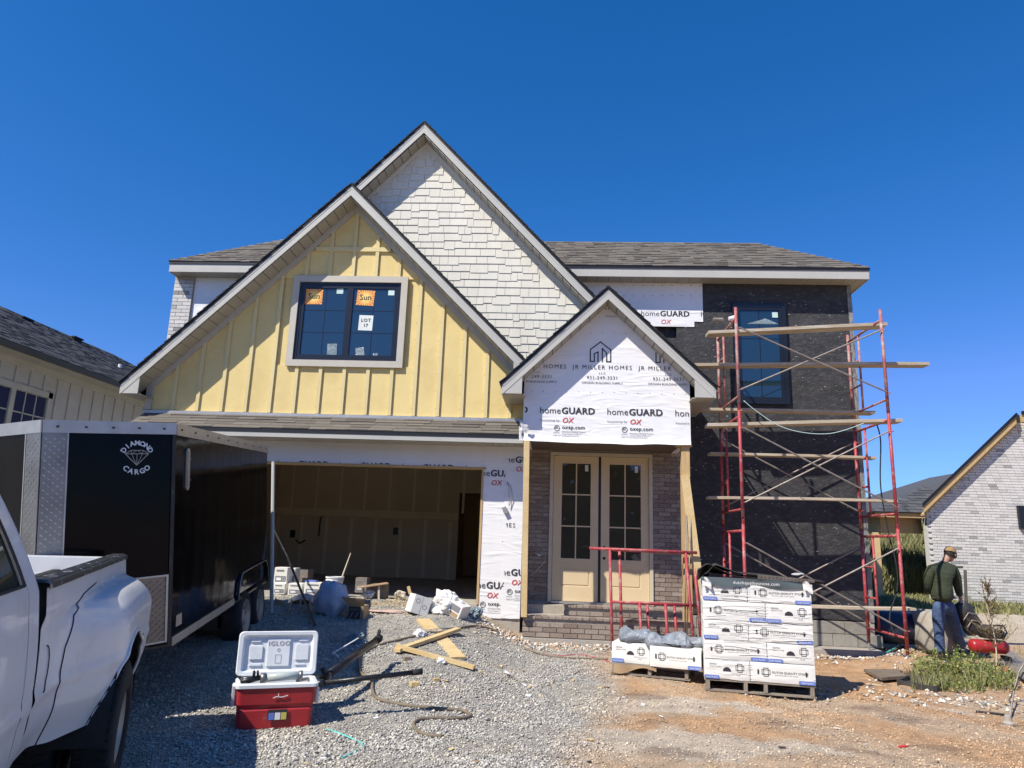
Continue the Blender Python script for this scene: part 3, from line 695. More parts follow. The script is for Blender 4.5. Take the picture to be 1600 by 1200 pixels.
# skirt roof over the garage -------------------------------------------------
SY0, SZ0, SY1, SZ1 = 11.40, 3.315, 11.90, 3.60
SX0, SX1 = -7.16, -.53
b = B().prism([(SX0, SY0, SZ0-.02), (SX0, SY1, SZ1-.02), (SX0, SY1, SZ0-.02)], (SX1-SX0, 0, 0)); part(b, 'skirt_roof', 'shingle')
sl = math.hypot(SY1-SY0, SZ1-SZ0)
shingle_plane((0, SY0-.03, SZ0-.035), (1, 0, 0), (0, SY1-SY0, SZ1-SZ0), lambda d: (SX0+.45*d, SX1), int(sl/.125)+1, .125, '', 'shingle', pieces=True, wmin=.24, wmax=.5)
part(B().bb(SX0-.02, SX1, SY0-.028, SY0-.016, SZ0-.09, SZ0-.025), 'drip_edge', 'drip')
part(B().bb(SX0, SX1, SY0-.012, SY0+.01, SZ0-.17, SZ0-.03).bb(SX0, SX1, SY0-.018, SY0, SZ0-.17, SZ0-.105), 'fascia_board', 'fascia')
x = SX0
while x < SX1-.02: part(B().bb(x+.003, min(x+.12, SX1)-.004, SY0+.011, YG-.006, SZ0-.165, SZ0-.153), 'soffit_panel', 'soffit'); x += .12
# left upper wall: wrap and brick edge
part(B().bb(-7.05, -5.2, YW-.012, YW-.003, 4.6, 6.39), 'house_wrap', 'wrap')
# ---- brickwork: real bricks on a mortar bed
def bricks(x0, x1, z0, z1, y, store, holes=(), bl=.20, bh=.0635, j=.0095, depth=.02, wob=.002):
    z = z0; r = 0
    while z+bh <= z1+.03:
        x = x0-(bl+j)/2*(r % 2)
        while x < x1:
            a, c = max(x, x0), min(x+bl, x1); x += bl+j
            if c-a < .03 or z+bh > z1+.002: continue
            segs = [(a, c)]
            for hx0, hx1, hz0, hz1 in holes:
                if z+bh > hz0 and z < hz1:
                    ns = []
                    for p, q in segs:
                        if q <= hx0 or p >= hx1: ns.append((p, q))
                        else:
                            if p < hx0-.03: ns.append((p, hx0))
                            if q > hx1+.03: ns.append((hx1, q))
                    segs = ns
            for p, q in segs: store.append((p, q, z, min(z+bh, z1), y-rnd.uniform(0, wob)))
        z += bh+j; r += 1
bmesh_cache = {}
def place_bricks(store, parent, m, limit, stuffname, depth=.03, key=None):
    key = key or (lambda s: 0)
    store.sort(key=key)
    for i, (p, q, za, zc, y) in enumerate(store[:limit]):
        kk = (round(q-p, 3), round(zc-za, 3), m)
        if kk not in bmesh_cache: bmesh_cache[kk] = B().box((0, depth/2, 0), (kk[0], depth, kk[1])).mesh('brick', m, fix=True)
        link('brick', bmesh_cache[kk], parent, True, loc=((p+q)/2, y, (za+zc)/2))
    if store[limit:]:
        b = B()
        for p, q, za, zc, y in store[limit:]: b.bb(p, q, y, y+depth, za, zc)
        b.put(stuffname, m, parent, kind='stuff', fix=False)
DX0, DX1, DZ0, DZ1 = -.10, 1.67, .63, 3.17           # door frame outside
YD = 12.62
part(B().bb(-.55, DX0+.02, YD+.012, YW+.1, .3, 3.3).bb(DX1-.02, 2.15, YD+.012, YW+.1, .3, 3.3).bb(DX0+.02, DX1-.02, YD+.012, YW+.1, DZ1-.02, 3.3), 'entry_wall', 'mortar')
st = []; bricks(-.53, 2.15, .66, 3.24, YD-.006, st, holes=[(DX0, DX1, .0, DZ1)])
# steps: the porch slab in two brick tiers
part(B().bb(.18, 2.14, 11.99, YD+.01, .30, .607).bb(-.5, .18, 12.3, YD+.01, .3, .607), 'upper_step', 'mortar')
part(B().bb(-.45, 2.12, 11.42, YD, .20, .475), 'lower_step', 'mortar')
part(B().bb(-.46, 2.16, 11.34, 12.7, -.1, .20), 'step_footing', 'concrete')
st2 = []; bricks(.17, 2.15, .495, .61, 11.965, st2); bricks(-.46, 2.13, .215, .475, 11.397, st2)
for z_, y_, xa, xb, yb_ in ((.61, 11.955, .17, 2.15, 12.3), (.478, 11.39, -.47, 2.13, 11.62)):   # rowlock caps: bricks laid flat, end on
    x = xa
    while x < xb-.05:
        kk = ('cap', round(yb_-y_, 2))
        if kk not in bmesh_cache: bmesh_cache[kk] = B().box((0, 0, 0), (.093, min(.3, yb_-y_), .035)).mesh('brick', 'brick')
        link('brick', bmesh_cache[kk], house, True, loc=(x+.05, y_+min(.3, yb_-y_)/2, z_+.018+rnd.uniform(-.001, .001))); x += .102
place_bricks(st+st2, house, 'brick', 250, 'small_bricks', key=lambda s: (0 if (s[4] < 12.5 or s[0] > DX1-.1) else 1, -(s[1]-s[0])))
lfb = []; bricks(-7.42, -7.05, 4.5, 6.38, YW-.06, lfb); 
part(B().bb(-7.43, -7.04, YW-.045, YW, 4.4, 6.39), 'brick_backing', 'mortar')
place_bricks(lfb, house, 'wbrick', 0, 'corner_bricks')
# ---- entry doors
dr = B(); fw_ = .055
for q in ((DX0, DX1, DZ1-.06, DZ1), (DX0, DX0+.06, DZ0, DZ1-.06), (DX1-.06, DX1, DZ0, DZ1-.06)): dr.bb(q[0], q[1], YD-.035, YD+.05, q[2], q[3])
part(dr, 'door_frame', 'casing')
part(B().bb(DX0+.06, DX1-.06, YD-.05, YD+.05, DZ0-.01, DZ0+.025), 'threshold', 'alu')
mid = (DX0+DX1)/2-.02
for (a, c, knob) in ((DX0+.065, mid-.022, 0), (mid+.022, DX1-.065, 1)):
    W_ = c-a; gx0, gx1 = a+.145, c-.135; gz0, gz1 = 1.36, DZ1-.19; d = B(); y0, y1 = YD+.0, YD+.045
    for q in ((a, gx0, DZ0+.03, DZ1-.065), (gx1, c, DZ0+.03, DZ1-.065), (gx0, gx1, gz1, DZ1-.065), (gx0, gx1, 1.20, gz0), (gx0, gx1, DZ0+.03, .90)): d.bb(q[0], q[1], y0, y1, q[2], q[3])
    d.bb(gx0, gx1, y0+.012, y1, .90, 1.20); d.bb(gx0+.03, gx1-.03, y0+.004, y1, .93, 1.17)
    door = part(d, 'door', 'beige')
    mb = B(); mt = .022
    mb.bb((gx0+gx1)/2-mt/2, (gx0+gx1)/2+mt/2, y0+.004, y0+.014, gz0, gz1)
    for j in (1, 2): zz = gz0+(gz1-gz0)*j/3; mb.bb(gx0, gx1, y0+.005, y0+.013, zz-mt/2, zz+mt/2)
    mb.put('muntin', 'beige', door)
    for i in range(2):
        for j in range(3):
            B().bb(gx0+(gx1-gx0)*i/2, gx0+(gx1-gx0)*(i+1)/2-.001, y0+.014, y0+.02, gz0+(gz1-gz0)*j/3, gz0+(gz1-gz0)*(j+1)/3-.001).put('pane', 'doorglass', door)
    B().bb(gx1-.10, gx1-.045, y0+.010, y0+.013, gz1-.13, gz1-.02).put('glass_sticker', 'paper', door)
    if knob:
        for zz in (1.58, 1.40): B().lathe([(0, 0), (.024, 0), (.024, .004), (0, .005)], (a+.06, y0-.001, zz-.02), 12, R=Matrix.Rotation(rad(90), 3, 'X')).put('lock_bore', 'rubber', door)
part(B().bb(mid-.022, mid+.022, YD-.004, YD+.045, DZ0+.03, DZ1-.065), 'astragal', 'blackframe')
part(B().bb(-.1, 1.7, YD+.05, YD+.07, .6, 3.2), 'door_backing', 'blackframe')
# ---- porch gable: wrap sheet with loose hem
def pz(x): return 5.735-.045*1.39-.14*1.39-.01-.965*abs(x-.785)
part(B().prism([(-.53, YP, 3.2), (2.10, YP, 3.2), (2.10, YP, pz(2.1)), (.785, YP, pz(.785)), (-.53, YP, pz(-.53))], (0, .1, 0)).bb(2.0, 2.10, YP+.1, 12.8, 3.2, 4.3).bb(-.53, -.43, YP+.1, 12.8, 3.2, 4.3), 'porch_gable_wall', 'wrap')
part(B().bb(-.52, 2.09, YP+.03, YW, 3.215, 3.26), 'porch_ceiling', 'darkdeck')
def hem(u, v):
    x = -.545+2.66*u; zt_ = pz(max(-.53, min(2.1, x))); z0 = 3.185+.02*noise.noise((x*2.2, 1, 1))-.015*math.sin(u*3.1)
    z = z0+(zt_-z0)*v**1.3
    y = YP-.005-.003*abs(noise.noise((x*3, z*5, 2)))
    low = max(0, 1-(z-z0)/.13)
    y -= low**2*.03*(.5+abs(noise.noise((x*4, 3, z*3))))+low*.012*abs(noise.noise((x*16, z*3, 6)))
    if u < .06: y -= .05*(1-u/.06)*low
    return (x, y, z)
part(B().grid(hem, 90, 50), 'house_wrap', 'wrap', smooth=True, fix=False)
wrapP = bpy.data.objects['house_wrap.001']
wrapmain = bpy.data.objects['house_wrap']
part(B().grid(lambda u, v: (-.60+.13*u+.05*v*math.sin(u*9), YP-.05-.05*math.sin(v*5+u*4), 3.18+.33*v-.10*u*v), 8, 12), 'torn_flap', 'wrap', smooth=True, fix=False)
# garage pier wraps
def sheet(x0, x1, z0, z1, y, name='house_wrap', hemz=.0, flare=.02):
    def fn(u, v):
        x = x0+(x1-x0)*u; zz = z0+hemz*noise.noise((x*5, 2, 2)); z = zz+(z1-zz)*v; low = max(0, 1-(z-z0)/.09)
        return (x, y-.002*abs(noise.noise((x*4, z*2, 3)))-low*flare*abs(noise.noise((x*9, 1, 5))), z)
    return part(B().grid(fn, max(4, int((x1-x0)*16)), max(6, int((z1-z0)*16))), name, 'wrap', smooth=True, fix=False)
sheet(-7.2, -1.22, 2.80, 3.16, YG-.004)
garwrap = sheet(-1.20, -.80, .40, 3.15, YG-.006, hemz=.02)
garwrap2 = sheet(-.84, -.53, .41, 3.16, YG-.014, hemz=.02)
# ---- printing on the wraps
EXv, EZv = (1, 0, 0), (0, 0, 1)
def logo(x, z, k=1.):
    """homeGUARD print, x of the left edge, z of its base line (metres)"""
    blk = [('home', .150*k, x, z, 0, 0), ('GUARD', .150*k, x+.350*k, z, .042, 0, 'LEFT', 1.06)]
    gry = [('housewrap by', .055*k, x+.01, z-.125*k, 0)]
    red = [('OX', .118*k, x+.36*k, z-.145*k, .024, .2)]
    return blk, gry, red
def ox(x, z, k=1.):
    cx, cy = x-.06, z+.01
    return [('oxep.com', .088*k, x+.02, z, .022, 0, 'LEFT', 1.05), ('HomeGuard Building Products', .030*k, x+.02, z-.055, .012), ('Control Number: CCRR-1017', .026*k, x+.02, z-.09, .004), ('See Manual for CCR-0130', .026*k, x+.02, z-.122, .004),
            ('INTERTEK', .022, x-.115, z-.07, .006), ('CCRR-1017', .026, x-.12, z-.115, .006)]+ring(cx, cy, .042, .008, 14)+[seg((cx-.02, cy-.012), (cx-.02, cy+.02), .007), seg((cx-.02, cy+.02), (cx+.015, cy+.02), .007), seg((cx-.02, cy), (cx+.02, cy), .007)]
def miller(x, z):
    """builder's print centred on x, z = base line of the name"""
    it = [('JR MILLER HOMES', .098, x, z, .009, 0, 'CENTER', 1.28), ('LLC', .052, x, z-.085, .002, 0, 'CENTER', 1.4), ('931-249-3531', .078, x, z-.168, .016, 0, 'CENTER', 1.15), ('ORGAIN BUILDING SUPPLY', .052, x, z-.245, .003, 0, 'CENTER', 1.05)]
    cx, cz = x-.03, z+.13; w2 = .165; t = .018
    it += [seg((cx-w2, cz), (cx-w2, cz+.20), t), seg((cx-w2, cz+.20), (cx, cz+.33), t), seg((cx, cz+.33), (cx+w2, cz+.20), t), seg((cx+w2, cz+.20), (cx+w2, cz), t), seg((cx-w2, cz), (cx-.10, cz), t), seg((cx+.10, cz), (cx+w2, cz), t)]
    it += [seg((cx-.10, cz), (cx-.10, cz+.13), t), seg((cx-.10, cz+.13), (cx-.04, cz+.16), t), seg((cx-.04, cz+.16), (cx-.04, cz), t), seg((cx+.03, cz), (cx+.03, cz+.22), t), seg((cx+.03, cz+.22), (cx+.10, cz+.14), t), seg((cx+.10, cz+.14), (cx+.10, cz), t)]
    return it
yl = YP-.011
pclip = [((-.52, 0), (-1, 0)), ((2.095, 0), (1, 0)), ((.785, pz(.785)-.01), (.965, 1)), ((.785, pz(.785)-.01), (-.965, 1))]
def logo_print(x, z, Y, par, clip, red=True, grey=True):
    a, b_, c_ = logo(x, z)
    letters('brand_print', a, (0, Y, 0), EXv, EZv, 'ink', par, clip)
    if grey: letters('brand_subline', b_, (0, Y-.0003, 0), EXv, EZv, 'greyink', par, clip)
    if red: letters('red_print', c_, (0, Y-.0006, 0), EXv, EZv, 'redink', par, clip)
h0 = at(843, 645.5, yl)
for k in (-1, 0, 1, 2): logo_print(h0.x+1.077*k, h0.z, yl, wrapP, pclip)
o0 = at(876, 670, yl)
for k in (0, 1): letters('code_print', ox(o0.x+1.077*k, o0.z), (0, yl, 0), EXv, EZv, 'ink', wrapP, pclip)
logo_print(at(948, 0, yl).x, at(948, 484, yl).z, yl, wrapP, pclip, red=False)
m0 = at(941, 577, yl)
for k in (-1, 0, 1): letters('builder_print', miller(m0.x+1.062*k, m0.z), (0, yl, 0), EXv, EZv, 'ink', wrapP, pclip)
b = B()
for k in range(14):
    for zz in (at(880, 612, yl).z, at(950, 520, yl).z):
        x = -.42+k*.19
        if zz < pz(x)-.1: b.box((x, yl+.006, zz+.004*math.sin(k*2)), (.012, .006, .010))
b.put('staple', 'ink', wrapP, kind='stuff')
# pier sheets
def P1(px_, py_): q = at(px_, py_, YG-.02); return q.x, q.z
yy = YG-.0125
cl = (-1.195, -.80, .42, 3.15)
for (px_, py_) in ((733.5, 743), (725.5, 918)):
    x, z = P1(px_, py_); logo_print(x, z, yy, garwrap, cl, grey=False)
x, z = P1(762, 946); letters('code_print', ox(x-.02, z), (0, yy, 0), EXv, EZv, 'ink', garwrap, cl)
blk = []; x, z = P1(726.5, 845); blk += [('JR MILLER HOMES', .098, x+.22, z, .006, 0, 'RIGHT', 1.28)]; x, z = P1(785, 845); blk += [('JR MILLER', .098, x, z, .006, 0, 'LEFT', 1.28)]
letters('builder_print', blk, (0, yy, 0), EXv, EZv, 'ink', garwrap, cl)
cl = (-.80, -.535, .42, 3.15)
for (px_, py_) in ((775, 722), (767, 898)):
    x, z = P1(px_, py_); logo_print(x-.03, z, yy-.008, garwrap2, cl, grey=False)
blk = []; x, z = P1(802, 926); letters('code_print', ox(x, z), (0, yy-.008, 0), EXv, EZv, 'ink', garwrap2, cl); x, z = P1(805, 824); blk += [('JR MILLER HOMES', .098, x, z, .006, 0, 'RIGHT', 1.28)]
letters('builder_print', blk, (0, yy-.008, 0), EXv, EZv, 'ink', garwrap2, cl)
hx = at(465, 728, yy); hw_ = bpy.data.objects['house_wrap.002']
for k in range(4): letters('brand_print', logo(hx.x-.355+k*1.07, 2.72)[0], (0, yy+.001, 0), EXv, EZv, 'ink', hw_, (-7, -1.3, 2.805, 3.2))
letters('brand_print', logo(-6.9, 5.05)[0]+[('MILLER', .13, -6.02, 5.98, .02)], (0, YW-.018, 0), EXv, EZv, 'ink', wrapmain, (-7.04, -5.3, 4.7, 6.38))
# wrap patch beside the black wall
q0, q1 = at(955, 445, YW), at(1097, 445, YW); qb = at(1080, 511, YW).z; qb2 = at(1097, 506, YW).z
part(B().bb(.1, q1.x-.16, YW-.014, YW-.002, qb, 6.39).bb(q1.x-.16, q1.x, YW-.014, YW-.002, qb+.1, 6.39), 'house_wrap', 'wrap')
wp = bpy.data.objects['house_wrap.005'] if 'house_wrap.005' in bpy.data.objects else wrapP
l0 = at(1032, 491.5, YW-.02); a, b_, c_ = logo(l0.x-.36, l0.z-.03, 1.0); a2 = logo(l0.x-.36+1.085, l0.z-.03)[0]
letters('brand_print', a, (0, YW-.016, 0), EXv, EZv, 'ink', wp, (.35, q1.x, 4, 6.3)); letters('brand_print', a2, (0, YW-.016, 0), EXv, EZv, 'ink', wp, (.35, q1.x, 4, 6.3)); letters('red_print', c_, (0, YW-.0165, 0), EXv, EZv, 'redink', wp, (.35, q1.x, 4, 6.3))
b = B()
for k in range(9):
    for py_ in (446, 462): p = at(975+15*k, py_+.5*math.sin(k), YW-.015); b.box(p, (.014, .006, .014))
b.put('staple', 'ink', wp, kind='stuff')
# black wall window
wa, wb = at(1143, 475, YW), at(1233, 633, YW)
window(wa.x, wb.x, wb.z, wa.z, YW-.055, trim=.0, sashes=1, cols=2, rows=3, frame=.07, label='tall black framed window behind the scaffold')
p = at(1211, 492, YW-.05); part(B().bb(p.x-.05, p.x+.05, YW-.048, YW-.044, p.z-.05, p.z+.05), 'glass_sticker', 'sticker')
# mortar-flecked corner strip and foundation blocks
b = B().grid(lambda u, v: (5.23+.075*u+.01*noise.noise((v*20, u*3, 1)), YW-.012-.01*abs(noise.noise((v*30, u, 2))), .5+5.88*v), 3, 110)
part(b, 'corner_strip', mat('flecked_corner', (.36, .35, .33), (.10, .10, .105), 7, .9, bump=.8, bsc=30, stretch=(4, 1, 1)), fix=False)
x = 2.2; k = 0
bm_ = B().box((0, .08, 0), (.395, .16, .192)).mesh('foundation_block', 'block', bevel=.004)
for r in range(2):
    x = 2.2-(.2 if r else 0)
    while x < 5.2: link('foundation_block', bm_, house, True, loc=(x+.2, YW-.02+rnd.uniform(-.002, .002), .20+.2*r)); x += .402
part(B().bb(2.2, 5.3, YW+.0, YW+.1, .05, .52), 'foundation_mortar', 'concrete')
part(B().bb(2.0, 5.25, 12.25, YW+.05, -.15, .10), 'footing', 'concrete')
b = B()
for k in range(420):
    x = rnd.uniform(2.3, 5.2); z = rnd.choice([rnd.uniform(.6, 6.2), 1.0+.5*rnd.randint(0, 10)+rnd.gauss(0, .03)])
    if wa.x < x < wb.x and wb.z < z < wa.z: continue
    s_ = rnd.uniform(.004, .013); b.box((x, YW-.004, z), (s_*rnd.uniform(1, 3), .006, s_))
part(b, 'mortar_splash', 'speck', kind='stuff')
# porch posts: temporary timber
part(B().bar((-.44, 11.37, .50), (-.475, 11.37, 3.18), .09, .14, up=(0, 1, 0)), 'porch_post', 'woodx')
a, c = at(1068, 702, 11.5), at(1096, 965, 11.35)
part(B().bb(1.97, 2.10, 11.43, 11.57, .50, 3.19), 'porch_post', 'wood')
part(B().bb(1.9, 2.14, 11.42, 11.62, 3.165, 3.19), 'post_plate', 'wood')
# exterior light box hanging on its wire, doorbell wire
p = at(789, 797, YG-.05)
part(B().box(p, (.07, .05, .11), Matrix.Rotation(rad(-25), 3, 'Y')), 'junction_box', 'alu')
w0 = at(792, 752, YG-.02); w1 = at(801, 775, YG-.05); w2 = at(795, 792, YG-.05)
part(B().tube([w0, at(798, 760, YG-.03), w1, w2], .006, 6).tube([w0, at(795, 762, YG-.04), at(796, 780, YG-.05), w2], .005, 6), 'wire', 'alu')
p = at(842, 867, YD-.03); part(B().box(p, (.06, .03, .04)).tube([p, at(852, 866, YD-.05), at(852, 876, YD-.05), at(840, 890, YD-.04), at(829, 900, YD-.02)], .006, 6), 'doorbell_wire', 'alu')

# ================================================================== NEIGHBOURS
def dirv(*p): return Vector(p).normalized()
# left house: its side wall runs away from the street
nh = thing('neighbour_house', 'beige board and batten house with a charcoal roof beyond the black trailer', 'house', (-11.6, 15, .5))
NX = -10.6
def nat(px_, py_, X=NX):
    d = ray(px_, py_); return EYE+d*(X/d.x)
s0, s1 = nat(0, 553), nat(228, 628)
EAZ = (s0.z+s1.z)/2
B().bb(NX-.15, NX, 6, 24, .3, EAZ).bb(NX-9, NX-.15, 6, 6.15, .3, EAZ).bb(NX-9, NX-.15, 23.85, 24, .3, EAZ).put('wall', 'nsiding', nh)
y = 7.0
wy0, wy1 = nat(6, 592).y, nat(80, 615).y; wz1 = nat(80, 615).z; wz0 = wz1-2.0
wy0 = wy1-2.15
while y < 23.8:
    if not (wy0-.05 < y < wy1+.05): B().bb(NX, NX+.028, y-.03, y+.03, .5, EAZ-.12).put('batten', 'nsiding', nh)
    else: B().bb(NX, NX+.028, y-.03, y+.03, wz1, EAZ-.12).put('batten', 'nsiding', nh)
    y += .405
B().bb(NX, NX+.035, 6, 24, EAZ-.14, EAZ).put('frieze_board', 'ntrim', nh)
B().bb(NX, NX+.42, 5.8, 24.2, EAZ, EAZ+.02).put('soffit', 'ntrim', nh)
B().bb(NX+.40, NX+.50, 5.8, 24.3, EAZ+.01, EAZ+.12).put('gutter', 'gutter', nh)
rx = -14.6; e1_ = Vector((NX+.45, 24.3, EAZ+.13)); r1_ = nat(173, 553, rx); r0_ = nat(0, 486, rx); RH = r1_.z
ry = r1_.y
B().add([(NX+.45, 5.8, EAZ+.12), e1_, (rx, ry, RH), (rx, 5.8, RH), (2*rx-NX-.45, 5.8, EAZ+.12), (2*rx-NX-.45, 24.3, EAZ+.12)], [(0, 1, 2, 3), (4, 3, 2, 5), (1, 5, 2), (0, 3, 4), (0, 4, 5, 1)]).put('roof', 'dkshingle', nh)
up_ = Vector((rx-NX-.45, 0, RH-EAZ-.12)); SLn = up_.length
shingle_plane((NX+.47, 0, EAZ+.13), (0, 1, 0), tuple(up_), lambda d: (7.5, 24.3-(24.3-ry)*d/SLn), int(SLn/.15), .15, 'roof_shingles', 'dkshingle', parent=nh, wmin=.16, wmax=.34)
for (px_, py_) in ((33, 503), (113, 533)):
    q = nat(px_, py_, rx+.55); B().bb(q.x-.16, q.x+.16, q.y-.18, q.y+.18, q.z-.18, q.z+.10).bb(q.x+.1, q.x+.2, q.y-.2, q.y+.2, q.z+.07, q.z+.11).put('roof_vent', 'shingle_edge', nh)
q = nat(187, 577, -12.2); B().tube([q-Vector((0, 0, .3)), q+Vector((0, 0, .14))], .055, 10).put('vent_pipe', 'whiteink', nh)
# its window on the side wall
wf = B().bb(NX, NX+.05, wy0, wy1, wz1-.12, wz1).bb(NX, NX+.05, wy0, wy1, wz0, wz0+.12).bb(NX, NX+.05, wy0, wy0+.12, wz0, wz1).bb(NX, NX+.05, wy1-.12, wy1, wz0, wz1).bb(NX, NX+.045, (wy0+wy1)/2-.06, (wy0+wy1)/2+.06, wz0, wz1)
nw = wf.put('window', 'ntrim', nh)
for k in (0, 1):
    a = wy0+.12+k*((wy1-wy0)/2-.06); c = a+(wy1-wy0)/2-.18; zm = (wz0+wz1)/2
    B().bb(NX+.006, NX+.040, a, c, zm-.03, zm+.03).put('meeting_rail', 'ntrim', nw)
    for (z0_, z1_) in ((wz0+.12, zm-.03), (zm+.03, wz1-.12)):
        for i in range(3):
            for j in range(2):
                B().bb(NX+.004, NX+.012, a+(c-a)*i/3+.012, a+(c-a)*(i+1)/3-.012, z0_+(z1_-z0_)*j/2+.012, z0_+(z1_-z0_)*(j+1)/2-.012).put('pane', 'purpleglass', nw)
        mb = B()
        for i in (1, 2): mb.bb(NX+.003, NX+.02, a+(c-a)*i/3-.012, a+(c-a)*i/3+.012, z0_, z1_)
        mb.bb(NX+.003, NX+.02, a, c, (z0_+z1_)/2-.012, (z0_+z1_)/2+.012); mb.put('muntin', 'ntrim', nw)
# right house: pale brick gable with timber porch
rh = thing('brick_house', 'pale brick house under construction with bare timber eaves and porch behind the worker', 'house', (14, 20, .4))
RY = 20.
wl = at(1447, 797, RY).x; zE = at(1446, 797, RY).z
k0, k1 = at(1437, 792, RY-.4), at(1580, 654, RY-.4); sr = (k1.z-k0.z)/(k1.x-k0.x)
zb_ = at(1452, 930, RY).z
def rz(x): return zE+sr*(x-wl)
px_top = k1.x+.25
B().prism([(wl, RY+.03, zb_-.6), (wl+9, RY+.03, zb_-.6), (wl+9, RY+.03, zE), (px_top+1.6, RY+.03, rz(px_top)+.2), (px_top, RY+.03, rz(px_top)), (wl, RY+.03, zE)], (0, .2, 0)).put('wall', 'wmortar', rh)
st = []; z = zb_-.2; r = 0
while z < rz(px_top)+.1:
    xa = wl if z < zE else wl+(z-zE)/sr+.02
    bricks(xa, wl+3.9, z, z+.066, RY, st, wob=.006); z += .073; r += 1
st = [(p+(.1 if int(round((za-zb_)/.073)) % 2 else 0), q+(.1 if int(round((za-zb_)/.073)) % 2 else 0), za, zc, y_) for p, q, za, zc, y_ in st]
place_bricks(st, rh, 'wbrick', 300, 'small_bricks', key=lambda s: (s[0]-wl)**2+(s[2]-1.6)**2)
B().prism([(wl, RY+.2, zb_-.6), (wl+.2, RY+.2, zb_-.6), (wl+.2, RY+.2, zE), (wl, RY+.2, zE)], (6.4, 8, 0)).put('side_wall', 'wmortar', rh)
# rake boards
def rake(x0, x1, dz, h, yy_, th, name, m):
    B().prism([(x0, yy_, rz(x0)+dz), (x1, yy_, rz(x1)+dz), (x1, yy_, rz(x1)+dz+h), (x0, yy_, rz(x0)+dz+h)], th if isinstance(th, Vector) else (0, th, 0)).put(name, m, rh)
rake(wl-.15, px_top, .06, .20, RY-.2, .04, 'rake_board', 'wood')
rake(wl-.15, px_top, -.02, .05, RY-.16, .16, 'rake_soffit', 'wood')
rake(wl-.2, px_top, .26, .09, RY-.24, Vector((6.4, 8, 0)), 'roof_edge', 'drip')
B().prism([(px_top, RY-.4, rz(px_top)+.06), (px_top+3, RY-.4, rz(px_top)+.5), (px_top+3, RY-.4, rz(px_top)+.72), (px_top, RY-.4, rz(px_top)+.26)], (0, .04, 0)).put('rake_board', 'wood', rh)
B().prism([(px_top, RY-.44, rz(px_top)+.26), (px_top+3, RY-.44, rz(px_top)+.72), (px_top+3, RY-.44, rz(px_top)+.85), (px_top, RY-.44, rz(px_top)+.35)], (6.4, 8, 0)).put('roof_edge', 'drip', rh)
# side porch: beam, post, hip roof
bl, br = at(1368, 826, RY+.6), at(1445, 820, RY+.6)
B().bb(bl.x+.1, wl+.1, RY+.5, RY+.65, bl.z-.10, bl.z+.30).bb(bl.x+.1, bl.x+.25, RY+.65, RY+5, bl.z-.1, bl.z+.3).put('porch_beam', 'wood', rh)
B().bb(bl.x-.2, wl+.0, RY+.1, RY+6, bl.z+.3, bl.z+.42).put('porch_fascia', 'wood', rh)
hp = at(1500, 738, RY+2.2); zf = bl.z+.42
B().add([(bl.x-.3, RY+.05, zf), (wl+.8, RY+.05, zf), (wl+.8, RY+6, zf), (bl.x-.3, RY+6, zf), (hp.x, RY+2.2, hp.z), (hp.x, RY+4, hp.z)], [(0, 1, 4), (0, 4, 5, 3), (1, 2, 5, 4), (3, 5, 2)]).put('porch_roof', 'dkshingle', rh)
pb = at(1375, 925, RY+.58)
B().bb(pb.x-.07, pb.x+.07, RY+.51, RY+.65, .4, bl.z-.1).put('porch_post', 'woodx', rh)
hv = Vector((0, 2.15, hp.z-zf)); shingle_plane((0, RY+.04, zf+.01), (1, 0, 0), tuple(hv), lambda d: (bl.x-.3+(hp.x-bl.x+.3)*d/hv.length, wl+.8), int(hv.length/.16), .16, 'porch_shingles', 'dkshingle', parent=rh)
q = at(1597, 808, RY-.1); B().bb(q.x-.06, q.x+.1, RY-.1, RY, q.z-.3, q.z+.3).put('wall_lamp', 'blackframe', rh)
q = at(1508, 890, RY-1.5)
pst = thing('stub_pipe', 'dark stub pipe standing in the grass before the pale brick wall', 'pipe', (at(1508, 940, 18.5).x, 18.5, .3))
B().tube([at(1508, 891, 18.5), (at(1508, 940, 18.5).x, 18.5, .2)], .035, 8).tube([at(1488, 886, 18.5), at(1504, 886, 18.5)], .03, 8).put('pipe', 'gutter', pst)
# ================================================================== FAR GRASS
def blades(name, n, fn, m, label=None, h=(.3, .8), wd=.02, seed=5, bend=.3):
    r = np.random.RandomState(seed); V = []; Fc = []
    for i in range(n):
        q = fn(r)
        if q is None: continue
        x, y, z, k = q; hh = r.uniform(*h)*k; a = r.uniform(0, 6.28); dx, dy = math.cos(a)*wd, math.sin(a)*wd; bx, by = r.normal(0, bend, 2)*hh
        b0 = len(V); V += [(x-dx, y-dy, z-.03), (x+dx, y+dy, z-.03), (x+bx*.4+dx*.7, y+by*.4+dy*.7, z+hh*.6), (x+bx*.4-dx*.7, y+by*.4-dy*.7, z+hh*.6), (x+bx, y+by, z+hh)]
        Fc += [(b0, b0+1, b0+2, b0+3), (b0+3, b0+2, b0+4)]
    me = bpy.data.meshes.new(name); me.from_pydata(V, [], Fc); me.materials.append(M[m])
    o = link(name, me, kind='stuff'); 
    if label: o['label'] = label; o['category'] = name.split('_')[-1]
    return o
def bank_h(x, y): return G(x, y)+1.0*ss(24, 34, y)
structure('grass_bank', B().grid(lambda u, v: (4+46*u, 22+40*v, G(4+46*u, 22+40*v)-.05+1.0*ss(24, 34, 22+40*v)+.12*noise.noise((u*30, v*30, 1))), 60, 50), 'soil', smooth=True)
def gf(r):
    y = 21.5+18*r.rand()**1.3; x = y*r.uniform(.40, .56); return x, y, bank_h(x, y), 1+.35*noise.noise((x*.6, y*.6, 3))
blades('tall_grass', 26000, gf, 'grass', 'tall dry yellow green grass on the bank beyond the scaffold', h=(.5, 1.1), wd=.022)
